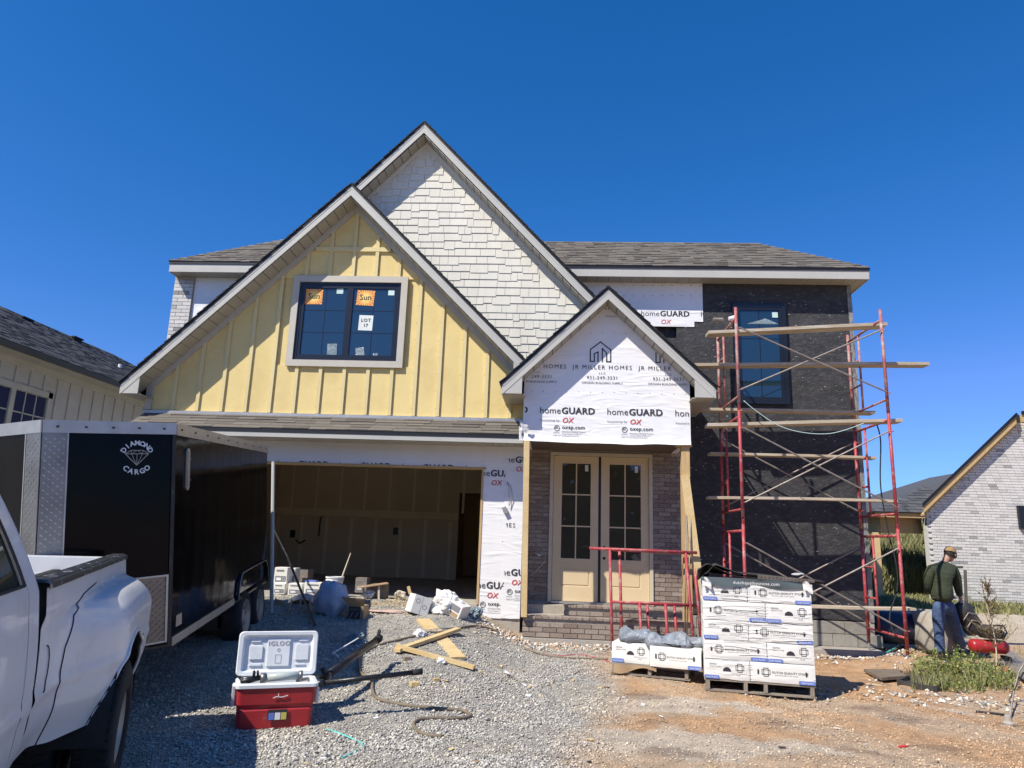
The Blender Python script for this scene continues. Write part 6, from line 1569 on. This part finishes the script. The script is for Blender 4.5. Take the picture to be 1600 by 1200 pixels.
# open box in front, plastic drum-like roll, tarp, little table, stools
t, ctr, w_, h_ = wbox(543, 569, 947, 968, gat(556, 968).y, .28, 'open brown box with a black label in front of the garage', m='cardboard', group=None, name='open_carton')
b = B().prism([ctr+Vector((-w_/2, -.14, h_/2)), ctr+Vector((w_/2, -.14, h_/2)), ctr+Vector((w_/2+.02, -.20, h_/2+.10)), ctr+Vector((-w_/2-.1, -.2, h_/2+.12))], (0, .006, 0)); b.put('flap', 'cardboard', t)
letters('label_panel', [rrect(w_*.03, w_*.80, h_*.08, h_*.92, .005)], ctr+Vector((-w_/2, -.146, -h_/2)), EXv, EZv, 'ink', t)
letters('label_print', [('KEYSTONE', h_*.22, w_*.08, h_*.66, .02), seg((w_*.15, h_*.15), (w_*.3, h_*.5), .012), seg((w_*.5, h_*.2), (w_*.65, h_*.5), .012)], ctr+Vector((-w_/2, -.152, -h_/2)), EXv, EZv, 'galv', t)
crumple(518, 936, .24, 'tarp', 'bluish plastic covered roll lying in the shade before the garage', name='plastic_roll', cat='roll', seed=2, k=(1.0, .7, 1.1), Y=gat(518, 966).y+.15, amp=.35, sm=True)
tt = thing('folding_stool', 'small pale legged stand under a plastic sheet in the shade before the garage', 'stand', tuple(onG(480, 975)))
a = at(455, 938, 11.1); c = at(488, 932, 11.3)
for q0, q1 in (((456, 938), (446, 970)), ((484, 935), (489, 978)), ((470, 936), (467, 962))): B().tube([at(*q0, 11.15), onG(*q1, .01)], .012, 6).put('leg', 'galv', tt)
B().grid(lambda u, v: tuple(at(450+52*u, 937-10*math.sin(u*3.1)+14*v*(.4+u*.6), 11.1+.35*(1-v))), 16, 8).put('cover', 'tarp', tt, smooth=True, fix=False)
for (q0, q1, dz_, lb) in (((430, 934), (447, 945), .2, 'brown cardboard flap standing upright beside the trailer wheel'), ((502, 932), (540, 940), .0, 'brown cardboard sheet sloping behind the plastic roll')):
    a, c = at(*q0, 11.0), at(*q1, 10.95); small('cardboard_sheet', lb, 'cardboard', B().prism([a, c, c+Vector((0, -.1, -.18-dz_)), a+Vector((0, -.1, -.20-dz_))], (0, .01, 0)), 'cardboard', None)
tb2 = thing('cardboard_topped_box', 'open box with a broad cardboard lid lying across it at the garage threshold', 'box', tuple(at(585, 930, 11.9)))
a = at(570, 938, 11.8); c = at(596, 915, 11.8)
for q in (568, 592):
    p0, p1 = at(q, 937, 11.8), at(q, 915, 11.8); B().bar(p0, p1, .03, .03, up=(0, 1, 0)).put('side_flap', 'casing', tb2)
p0 = at(582, 936, 12.0); B().box(Vector((p0.x+.1, 12.05, p0.z+.12)), (.24, .25, .24)).put('body', 'galv', tb2)
B().bar(at(558, 918, 11.8), at(606, 911, 11.95), .30, .012).put('lid', 'cardboard', tb2)
crumple(578, 928, .08, 'whiteink', 'white paper stuffed in the open box under the cardboard lid', seed=14, Y=11.85)
for (cx, cy, w_, h_, rz_, ry_, lb, pan) in ((654, 945, .27, .26, .5, .28, 'white box tilted on its edge at the garage threshold', 0), (716, 952, .25, .20, -.4, .42, 'white box tipped over on the plastic near the wrapped pier', 1)):
    c = at(cx, cy, gat(cx, cy+17).y+.12); R = Matrix.Rotation(rz_, 3, 'Z') @ Matrix.Rotation(ry_, 3, 'Y')
    t = thing('tipped_box', lb, 'box', tuple(c)); B().box(c, (w_, .26, h_), R).put('body', 'carton', t, bevel=.006)
    o = c+R @ Vector((-w_/2, -.132, -h_/2)); ex, ez = R @ Vector((1, 0, 0)), R @ Vector((0, 0, 1))
    if pan: letters('label_panel', [rrect(.03, w_-.03, h_*.45, h_*.9, .01)], o, ex, ez, 'greyink', t); letters('label_panel', [rrect(.03, w_-.03, h_*.06, h_*.36, .01)], o, ex, ez, 'cardboard', t)
    else: letters('print', ring(w_*.25, h_*.7, .03, .006, 12)+ring(w_*.7, h_*.45, .03, .006, 12)+[seg((w_*.5, .01), (w_*.5, h_-.01), .004)], o, ex, ez, 'greyink', t); B().box(c+R @ Vector((.0, 0, h_/2+.002)), (w_*.8, .2, .003), R).put('label_panel', 'greyink', t)
crumple(697, 947, .22, 'film', 'white plastic film bunched between the two tipped boxes', seed=8, k=(1, .7, .9), Y=gat(697, 966).y+.25)
crumple(740, 966, .13, 'plastic', 'clear film scrap at the foot of the wrapped pier', seed=18)
crumple(625, 930, .09, 'casing', 'pale mortar lump on the garage threshold', name='mortar_lump', cat='mortar', seed=21, Y=11.85)
small('wood_offcut', 'pale offcut lying along the garage threshold', 'board', B().bar(at(604, 938, 11.85), at(640, 941, 11.85), .09, .04), 'casing', None)
small('upright_stake', 'short yellow stake standing by the mortar lump at the threshold', 'stake', B().bar(at(641, 928, 11.9), at(638, 916, 11.9), .05, .02, up=(0, 1, 0)), 'woodx', None)
crumple(606, 955, .13, 'redsoil', 'pinkish insulation fluff before the garage threshold', name='insulation_fluff', cat='insulation', seed=31, k=(2.0, 1.2, .10), lift=.02) if M.setdefault('redsoil', mat('pink_fluff', (.5, .3, .25), (.6, .45, .38), 9, .95)) else None
# broom leaning at the left edge, white vertical trim
small('long_handle', 'long black handled broom leaning up beside the trailer', 'broom', B().tube([onG(492, 978, .01), at(449, 870, 11.5), at(428, 828, 11.8)], [.018, .018, .014], 8), 'blackmetal', None)
small('white_pole', 'white upright pole standing at the rear corner of the trailer', 'pole', B().tube([onG(424, 960), at(427, 722, 11.0)], .028, 8), 'fascia', None)

# ================================================================== CULVERT, COMPRESSOR, COVERS
cp0, cp1 = at(1367, 980, 13.4), at(1441, 982, 13.4)
small('culvert_pipe', 'dark blue black pipe lying beside the foundation behind the scaffold foot', 'pipe', B().tube([cp0-Vector((.3, 0, 0)), cp1], .27, 28), 'bluepipe', None, smooth=True)
cc_ = at(1462, 984, 13.0)
rg = thing('concrete_ring', 'pale concrete barrel standing behind the legs of the worker', 'concrete barrel', tuple(cc_))
B().lathe([(.24, -.34), (.31, -.34), (.34, -.30), (.34, .27), (.31, .30), (.26, .30), (.25, .2), (.24, -.2)], cc_+Vector((.06, .1, 0)), 32).put('barrel', 'concrete', rg, smooth=True)
def tarr(px0, py0, px1, py1, lift, th, label, name, m, cat, rot=0):
    pts_ = [onG(x, y) for x, y in ((px0[0], px0[1]), (px1[0], px1[1]), (py0[0], py0[1]), (py1[0], py1[1]))]; zz = max(p.z for p in pts_)+lift
    return small(name, label, cat, B().prism([Vector((p.x, p.y, zz)) for p in pts_], (0, 0, th)), m, None, bevel=.004)
M['plate'] = mat('rusty_brown_plate', (.22, .17, .12), (.15, .115, .085), 9, .8, bump=.5, bsc=60)
tarr((1382, 1064), (1432, 1058), (1432, 1058), (1352, 1050), .0, .04, '', 'x', 'plate', 'x') if False else None
def slab(pxs, th, name, label, cat, m, lift=.01):
    pts_ = [onG(*q) for q in pxs]; z_ = sum(p.z for p in pts_)/len(pts_)+lift
    return small(name, label, cat, B().prism([Vector((p.x, p.y, z_)) for p in pts_], (0, 0, th)), m, None)
slab([(1350, 1052), (1378, 1067), (1432, 1062), (1402, 1047)], .035, 'steel_plate', 'rough brown steel plate lying flat right of the stack shadow', 'plate', 'plate')
tr_ = thing('black_tray', 'shallow black plastic tray half hidden by the green weeds', 'tray', tuple(onG(1440, 1075)))
pp = [onG(*q) for q in ((1404, 1075), (1462, 1086), (1482, 1072), (1420, 1063))]
for i in range(4):
    a, c = pp[i], pp[(i+1) % 4]; B().bar(a+Vector((0, 0, .03)), c+Vector((0, 0, .03)), .03, .07).put('side', 'blacksheet', tr_)
B().prism([p+Vector((0, 0, .01)) for p in pp], (0, 0, .008)).put('base', 'blacksheet', tr_)
# red air compressor
ac = thing('air_compressor', 'red tank air compressor with black motor behind the dried weed', 'compressor', tuple(onG(1545, 1028)))
c0_ = at(1525, 1009, 11.9); c1_ = at(1564, 1011, 11.9); ax = (c1_-c0_)
B().tube([c0_+ax*t_ for t_ in (-.25, -.22, -.12, .5, 1.12, 1.22, 1.25)], [.03, .08, .10, .10, .10, .08, .03], 20).put('tank', 'redtank', ac, smooth=True)
mp_ = at(1548, 990, 11.9)
B().box(mp_, (.30, .22, .13)).put('motor', 'blackmetal', ac, bevel=.02)
B().box(mp_+Vector((-.08, -.02, .08)), (.20, .20, .05)).put('motor_cover', 'steel', ac, bevel=.02)
B().tube([mp_+Vector((.17, 0, -.08)), mp_+Vector((.24, 0, .02)), mp_+Vector((.2, 0, .12)), mp_+Vector((-.1, 0, .12))], .013, 8).put('handle', 'blackmetal', ac, smooth=True)
for dx in (-.12, .3): B().box(c0_+Vector((dx+.12, 0, -.16)), (.05, .2, .06)).put('foot', 'rubber', ac)
# hoses tangled round the scaffold foot
for i, (pp_, r_m, lb) in enumerate(((((1395, 1003), (1405, 1012), (1425, 1018), (1450, 1008), (1470, 1004), (1490, 1010)), 'rubber', 'black hose looping behind the right scaffold foot'), (((1375, 1012), (1392, 1020), (1410, 1014), (1432, 1022), (1455, 1016)), 'hose', 'tan hose tangled at the right scaffold foot'), (((1380, 1028), (1400, 1016), (1412, 1003), (1420, 1000)), 'cyan', 'teal hose piece left of the right scaffold foot'), (((1490, 1014), (1510, 1018), (1530, 1028), (1545, 1026)), 'rubber', 'black hose running from the worker to the compressor'))):
    gcable('air_hose', lb, 'hose', pp_, .014, r_m, lift=.02)
# standing grey pipe and wire at the right edge
gp = thing('bent_wire_stand', 'thin grey wire rising from a small white fitting at the right edge', 'wire', tuple(onG(1578, 1130)))
B().tube([onG(1578, 1122, .02), at(1584, 1080, 9.0), at(1592, 1050, 9.0), at(1604, 1030, 9.0)], .010, 6).put('wire', 'galv', gp, smooth=True)
B().tube([onG(1604, 1118, .02), at(1588, 1110, 8.9), at(1577, 1095, 9.0), at(1588, 1070, 9.0), at(1600, 1050, 9.0)], .008, 6).put('wire', 'blackmetal', gp, smooth=True)
B().lathe([(0, 0), (.05, 0), (.055, .03), (.035, .05), (.03, .10), (0, .10)], onG(1576, 1132), 14).put('fitting', 'concrete', gp)
slab([(1560, 1040), (1600, 1070), (1620, 1052), (1580, 1022)], .02, 'plastic_offcut', 'grey plastic panel with an orange patch lying by the weeds at the right edge', 'panel', 'galv', .06)
slab([(1568, 1056), (1574, 1060), (1580, 1056), (1574, 1050)], .02, 'orange_plug', 'orange cap on the grey panel at the right edge', 'cap', 'redink', .085)
lumber((1385, 1075), (1335, 1066), .03, .01, .0, 'thin pale lath pointing from the steel plate to the stack shadow', m='casing', group=None)
# ================================================================== WEEDS
def weed(cx, cy, r_, h_, n, label, seed, m='leaf', leafs=.045, name='green_weed', group='green weeds beside the black tray'):
    g0 = onG(cx, cy); t = thing(name, label, 'weed', tuple(g0), group=group); r = np.random.RandomState(seed)
    V, Fc = [], []; sb = B()
    for k in range(n):
        a = r.uniform(0, 6.28); rr_ = r_*math.sqrt(r.rand()); x, y = g0.x+rr_*math.cos(a), g0.y+rr_*math.sin(a)*.7; hh = h_*r.uniform(.45, 1.1)*(1-.4*(rr_/r_)**2); bx, by = r.normal(0, .35, 2)*hh
        z0 = Gn(x, y); P_ = [Vector((x+bx*t_*t_, y+by*t_*t_, z0+hh*t_)) for t_ in (0, .35, .7, 1)]
        if k % 2 == 0: sb.tube(P_, [.004, .0035, .003, .001], 3, cap=False)
        for j in range(9):
            t_ = r.uniform(.15, 1); q = Vector((x+bx*t_*t_, y+by*t_*t_, z0+hh*t_)); d = Vector((r.normal(), r.normal(), r.normal()*.5+.35)).normalized(); s_ = leafs*r.uniform(.5, 1.2); w2 = d.cross(Vector(r.normal(0, 1, 3))).normalized()*s_*.28; b0 = len(V)
            V += [tuple(q), tuple(q+d*s_*.5+w2), tuple(q+d*s_), tuple(q+d*s_*.5-w2)]; Fc.append((b0, b0+1, b0+2, b0+3))
    me = bpy.data.meshes.new('leaves'); me.from_pydata(V, [], Fc); me.materials.append(M[m]); link('leaves', me, t, kind='stuff')
    sb.put('stems', m, t, kind='stuff', fix=False); return t
weed(1462, 1062, .26, .40, 80, 'bright green weed clump left, leaning over the black tray', 1)
weed(1512, 1066, .34, .46, 130, 'tallest and fullest green weed clump in the middle behind the tray', 2)
weed(1556, 1074, .30, .26, 80, 'low green weed clump furthest right near the grey panel', 3)
weed(1490, 1080, .34, .20, 70, 'short pale weed fringe in front of the tall clump', 4, leafs=.035)
weed(1425, 1060, .16, .14, 30, 'sparse dry sprig at the left end of the weeds', 5, m='dryleaf', leafs=.03)
def gf3(r):
    p = onG(r.uniform(1425, 1585), r.uniform(1055, 1084)); return p.x, p.y, p.z, 1+.6*r.rand()
blades('weed_grass', 650, gf3, 'grass', 'thin yellow green grass blades growing among the weeds by the black tray', h=(.08, .26), wd=.004, seed=12, bend=.45)
def gf4(r):
    p = onG(r.uniform(1440, 1600), r.uniform(935, 1050)); return p.x, p.y, p.z, 1
blades('sparse_grass', 700, gf4, 'grass', 'sparse dry grass tufts on the bare ground behind the worker', h=(.04, .16), wd=.005, seed=14, bend=.5)
dw = thing('dried_weed', 'tall dried brown weed with curled branches standing before the compressor', 'weed', tuple(onG(1550, 1050)))
base = onG(1556, 1050); YD_ = base.y; tip = at(1541, 912, YD_); r = np.random.RandomState(3)
sp = [base+(tip-base)*t_+Vector((.04*math.sin(t_*5), 0, 0)) for t_ in np.linspace(0, 1, 9)]
B().tube(sp, list(np.linspace(.010, .003, 9)), 6).put('stem', 'casing', dw, smooth=True)
bb_ = B(); V, Fc = [], []
for k in range(64):
    t_ = .25+.75*r.rand(); q = base+(tip-base)*t_; a = r.uniform(-1, 1); L_ = (.42-.30*(t_-.25)/.75)*r.uniform(.5, 1.1); d = Vector((a, r.uniform(-.6, .6), .55)).normalized()
    e = q+d*L_; m_ = q+d*L_*.5+Vector((0, 0, -.03)); bb_.tube([q, m_, e, e+Vector((.02*a, 0, .04))], [.004, .003, .002, .001], 4, cap=False)
    for j in range(13):
        p_ = q+(e-q)*r.rand(); u = Vector(r.normal(0, 1, 3)).normalized()*.024*r.uniform(.5, 1.2); w2 = u.cross(Vector(r.normal(0, 1, 3))).normalized()*.007; b0 = len(V); V += [tuple(p_-u), tuple(p_+w2), tuple(p_+u), tuple(p_-w2)]; Fc.append((b0, b0+1, b0+2, b0+3))
bb_.put('branches', 'dryleaf', dw, kind='stuff', fix=False)
me = bpy.data.meshes.new('dry_leaves'); me.from_pydata(V, [], Fc); me.materials.append(M['dryleaf']); link('dry_leaves', me, dw, kind='stuff')

# ================================================================== WORKER
def skinned(name, pts_, edges, radii, m, parent, sub=2, root=0):
    me = bpy.data.meshes.new(name); me.from_pydata([tuple(p) for p in pts_], edges, [])
    ob = bpy.data.objects.new(name, me); C.objects.link(ob)
    sm = ob.modifiers.new('s', 'SKIN'); sm.use_smooth_shade = True; sm.branch_smoothing = .4
    for i, r_v in enumerate(radii): me.skin_vertices[0].data[i].radius = r_v if isinstance(r_v, tuple) else (r_v, r_v)
    me.skin_vertices[0].data[root].use_root = True
    ss_ = ob.modifiers.new('u', 'SUBSURF'); ss_.levels = sub; ss_.render_levels = sub
    dg = bpy.context.evaluated_depsgraph_get(); dg.update(); m2 = bpy.data.meshes.new_from_object(ob.evaluated_get(dg)); bpy.data.objects.remove(ob)
    m2.materials.clear(); m2.materials.append(M[m]); m2.polygons.foreach_set('use_smooth', [True]*len(m2.polygons)); m2.name = name
    return link(name, m2, parent)
fl = onG(1468, 1030); MY = fl.y
J = lambda x, y, dy=0: at(x, y, MY+dy)
man = thing('person', 'worker in dark green sweatshirt, jeans and tan cap, back turned, holding a black bag', 'person', tuple(fl))
jj = dict(hip=J(1474, 941), belly=J(1473, 925), chest=J(1471, 903, .02), neckb=J(1475, 880, .03), neck=J(1479, 873, .06), head=J(1483, 865, .10),
 shl=J(1452, 889, -.06), ell=J(1450, 912, .02), wrl=J(1457, 930, .17), shr=J(1492, 888, .12), elr=J(1496, 912, .12), wrr=J(1501, 936, .16), har=J(1504, 944, .18),
 hl=J(1465, 946, -.03), kl=J(1467, 984, .0), al=J(1469, 1020, -.02), hr=J(1484, 946, .07), kr=J(1493, 982, .22), ar=J(1503, 1011, .40))
K_ = list(jj); ix = {k: i for i, k in enumerate(K_)}
ed = [('hip', 'belly'), ('belly', 'chest'), ('chest', 'neckb'), ('neckb', 'neck'), ('neck', 'head'), ('chest', 'shl'), ('shl', 'ell'), ('ell', 'wrl'), ('chest', 'shr'), ('shr', 'elr'), ('elr', 'wrr'), ('wrr', 'har'), ('hip', 'hl'), ('hl', 'kl'), ('kl', 'al'), ('hip', 'hr'), ('hr', 'kr'), ('kr', 'ar')]
rdd = dict(hip=.07, belly=.07, chest=.07, neckb=.055, neck=.052, head=.07, shl=.03, ell=.025, wrl=.024, shr=.03, elr=.025, wrr=.026, har=.03, hl=.05, kl=.04, al=.035, hr=.05, kr=.04, ar=.035)
skinned('body', [jj[k] for k in K_], [(ix[a], ix[b]) for a, b in ed], [rdd[k] for k in K_], 'skin', man)
# head: egg with jaw, ear, nose under the cap
hc = J(1484.5, 866.5, .10); face = Vector((.62, .72, -.30)).normalized(); hu = (Vector((.12, .05, 1))-face*Vector((.12, .05, 1)).dot(face)).normalized(); hs = face.cross(hu)
def headp(f_, u_, s_): return hc+face*f_+hu*u_+hs*s_
def hfn(u, v):
    th, ph = 2*math.pi*u, math.pi*(v-.5); x, y, z = math.cos(th)*math.cos(ph), math.sin(th)*math.cos(ph), math.sin(ph)
    k = 1-.22*max(0, -z)*(1-.3*x); return tuple(headp(x*.098*k, z*.122, y*.077*k))
hd = B().grid(hfn, 24, 16).put('head', 'skin', man, smooth=True, fix=False)
B().prism([headp(.09, .01, .0), headp(.125, -.025, .012), headp(.09, -.03, .018), headp(.09, -.03, -.018), headp(.125, -.025, -.012)], hs*.004).put('nose', 'skin', hd)
for sg in (1, -1):
    B().lathe([(0, 0), (.022, 0), (.028, .008), (.020, .014), (0, .010)], headp(-.005, -.005, sg*.072), 10, R=Matrix((face, hu, hs*sg)).transposed()).put('ear', 'skin', hd, smooth=True)
    B().lathe([(0, 0), (.012, 0), (0, .004)], headp(.088, .012, sg*.032), 8, R=Matrix((hu, hs, face)).transposed()).put('eye', 'hair', hd)
B().box(headp(.088, -.065, 0), (.01, .01, .04)).put('mouth', 'redsteel', hd)
def hair(u, v):
    th = math.pi*(.42+1.16*u); ph = math.pi*(-.16+.45*v); return tuple(headp(math.cos(th)*math.cos(ph)*.104, math.sin(ph)*.128, math.sin(th)*math.cos(ph)*.083))
B().grid(hair, 18, 8).put('hair', 'hair', man, smooth=True, fix=False)
def capd(u, v):
    th, ph = 2*math.pi*u, math.pi*.5*v; return tuple(headp(-.004+math.cos(th)*math.cos(ph)*.112, .030+math.sin(ph)*.105, math.sin(th)*math.cos(ph)*.092))
cp_ = B().grid(capd, 28, 10).put('cap', 'cap', man, smooth=True, fix=False)
def brim(u, v):
    th = math.pi*(u-.5)*.95; r_v = .105+.085*v*math.cos(th)**.5; return tuple(headp(math.cos(th)*r_v, .036-.03*v-.015*abs(math.sin(th))*v, math.sin(th)*(.092+.0*v)))
B().grid(brim, 16, 5).put('peak', 'cap', cp_, smooth=True, fix=False)
# clothes
def cloth(name, keys, edges, rd_, m, extra=None):
    P_ = [jj[k] if isinstance(k, str) else k for k in keys]; return skinned(name, P_, edges, rd_, m, man)
up1 = J(1473, 932, 0)
sw = cloth('sweatshirt', [J(1473.5, 943, 0), J(1471, 926, .0), J(1469, 906, .02), J(1471, 891, .03), J(1476, 878.5, .05), J(1456, 889, -.03), J(1451, 900, -.01), J(1450, 914, .02), J(1455, 928, .13), J(1488, 888, .09), J(1494, 900, .11), J(1496, 914, .12), J(1500, 933, .15)],
   [(0, 1), (1, 2), (2, 3), (3, 4), (3, 5), (5, 6), (6, 7), (7, 8), (3, 9), (9, 10), (10, 11), (11, 12)],
   [(.205, .165), (.225, .175), (.235, .175), (.19, .14), (.075, .07), (.10, .10), (.085, .085), (.072, .07), (.05, .05), (.10, .10), (.085, .085), (.072, .07), (.05, .05)], 'sweater')
jn = cloth('jeans', [J(1474, 933, .0), J(1474, 942, .0), J(1465, 952, -.03), J(1466, 968, -.01), 'kl', J(1468, 1004, .0), J(1469, 1022, -.02), J(1484, 951, .06), J(1489, 967, .13), 'kr', J(1498, 998, .31), J(1504, 1012, .40)],
   [(0, 1), (1, 2), (2, 3), (3, 4), (4, 5), (5, 6), (1, 7), (7, 8), (8, 9), (9, 10), (10, 11)],
   [(.15, .12), (.155, .13), (.10, .11), (.098, .10), (.080, .08), (.078, .078), (.080, .08), (.105, .11), (.095, .10), (.080, .08), (.075, .075), (.078, .078)], 'jeans')
B().tube([J(1474, 934, 0)+Vector((.168*math.cos(a), .125*math.sin(a), .01*math.cos(a))) for a in np.linspace(0, 2*math.pi, 25)], .014, 6).put('belt', 'boot', man, smooth=True)
for kx in ('al', 'ar'):
    f0 = jj[kx].copy(); f0.z = Gn(f0.x, f0.y)+.05
    skinned('boot', [f0+Vector((0, 0, .06)), f0+Vector((.0, .0, .0)), f0+Vector((.07, .09, -.01)), f0+Vector((.12, .15, -.02))], [(0, 1), (1, 2), (2, 3)], [.055, .055, .05, .038], 'boot', man, sub=1)
# gloved right hand: palm, four curled fingers and a thumb round the bag handle
hb_ = jj['wrr']; palm = J(1503, 942, .17)
skinned('glove', [hb_, palm, palm+Vector((.02, .01, -.03))], [(0, 1), (1, 2)], [(.036, .034), (.046, .036), (.040, .03)], 'glove', man, sub=1)
for i in range(4):
    o_ = palm+Vector((-.030+.021*i, -.012+.006*i, -.035)); skinned('finger', [o_, o_+Vector((.004, -.010, -.035-.004*(i in (1, 2)))), o_+Vector((.012, .012, -.055)), o_+Vector((.012, .030, -.040))], [(0, 1), (1, 2), (2, 3)], [.0115, .0105, .009, .008], 'glove', man, sub=1)
skinned('thumb', [palm+Vector((.035, -.01, .0)), palm+Vector((.055, -.005, -.028)), palm+Vector((.045, .012, -.05))], [(0, 1), (1, 2)], [.014, .012, .010], 'glove', man, sub=1)
# the bag
bgc = J(1512, 966, .20); dB = (J(1522, 988, .2)-J(1500, 944, .2)).normalized(); rB = Vector((0, 1, 0)).cross(dB).normalized(); RB = Matrix((rB, Vector((0, 1, 0)), dB)).transposed()
bgt = thing('tool_bag', 'bulky black bag with grey piping hanging from the hand of the worker', 'bag', tuple(bgc))
def bagf(u, v):
    th, ph = 2*math.pi*u, math.pi*(v-.5); x = math.copysign(abs(math.cos(th))**.6, math.cos(th))*math.cos(ph)**.5*.15; y = math.sin(th)*math.cos(ph)**.5*.10; z = math.sin(ph)*.27; n = 1+.18*noise.noise((x*9, y*9, z*9)); return tuple(bgc+RB @ Vector((x*n, y*n, z)))
B().grid(bagf, 30, 20).put('bag_body', 'toolbag', bgt, smooth=True, fix=False)
for o_ in (-.10, .02): B().tube([bgc+RB @ Vector((x, -.11, o_+.6*abs(x))) for x in np.linspace(-.13, .13, 9)], .008, 5).put('piping', 'galv', bgt, smooth=True)
B().tube([bgc+RB @ Vector((-.05, -.03, -.25)), palm+Vector((.0, .0, -.045)), bgc+RB @ Vector((.06, .0, -.25))], .011, 6).put('handle', 'toolbag', bgt, smooth=True)
# ================================================================== ACROSS THE STREET (unseen trees added for dark reflections in the door panes)
r_ = np.random.RandomState(19); V = []; Fc = []
for i in range(7000):
    x = r_.uniform(-40, 40); top = 7+2.5*noise.noise((x*.15, 0, 5)); z = top*r_.rand()**.8; y = -30+r_.uniform(-2, 2); s_ = r_.uniform(.4, .9)
    u = Vector(r_.normal(0, 1, 3)).normalized(); w2 = u.cross(Vector(r_.normal(0, 1, 3))).normalized(); p = Vector((x, y, z)); b0 = len(V)
    V += [tuple(p-u*s_), tuple(p+w2*s_), tuple(p+u*s_), tuple(p-w2*s_)]; Fc.append((b0, b0+1, b0+2, b0+3))
me = bpy.data.meshes.new('reflection_woods'); me.from_pydata(V, [], Fc); me.materials.append(M['leaf']); o = link('reflection_woods', me, kind='stuff'); o['label'] = 'unseen green tree belt across the street, added to darken the door pane reflections'; o['category'] = 'woods'
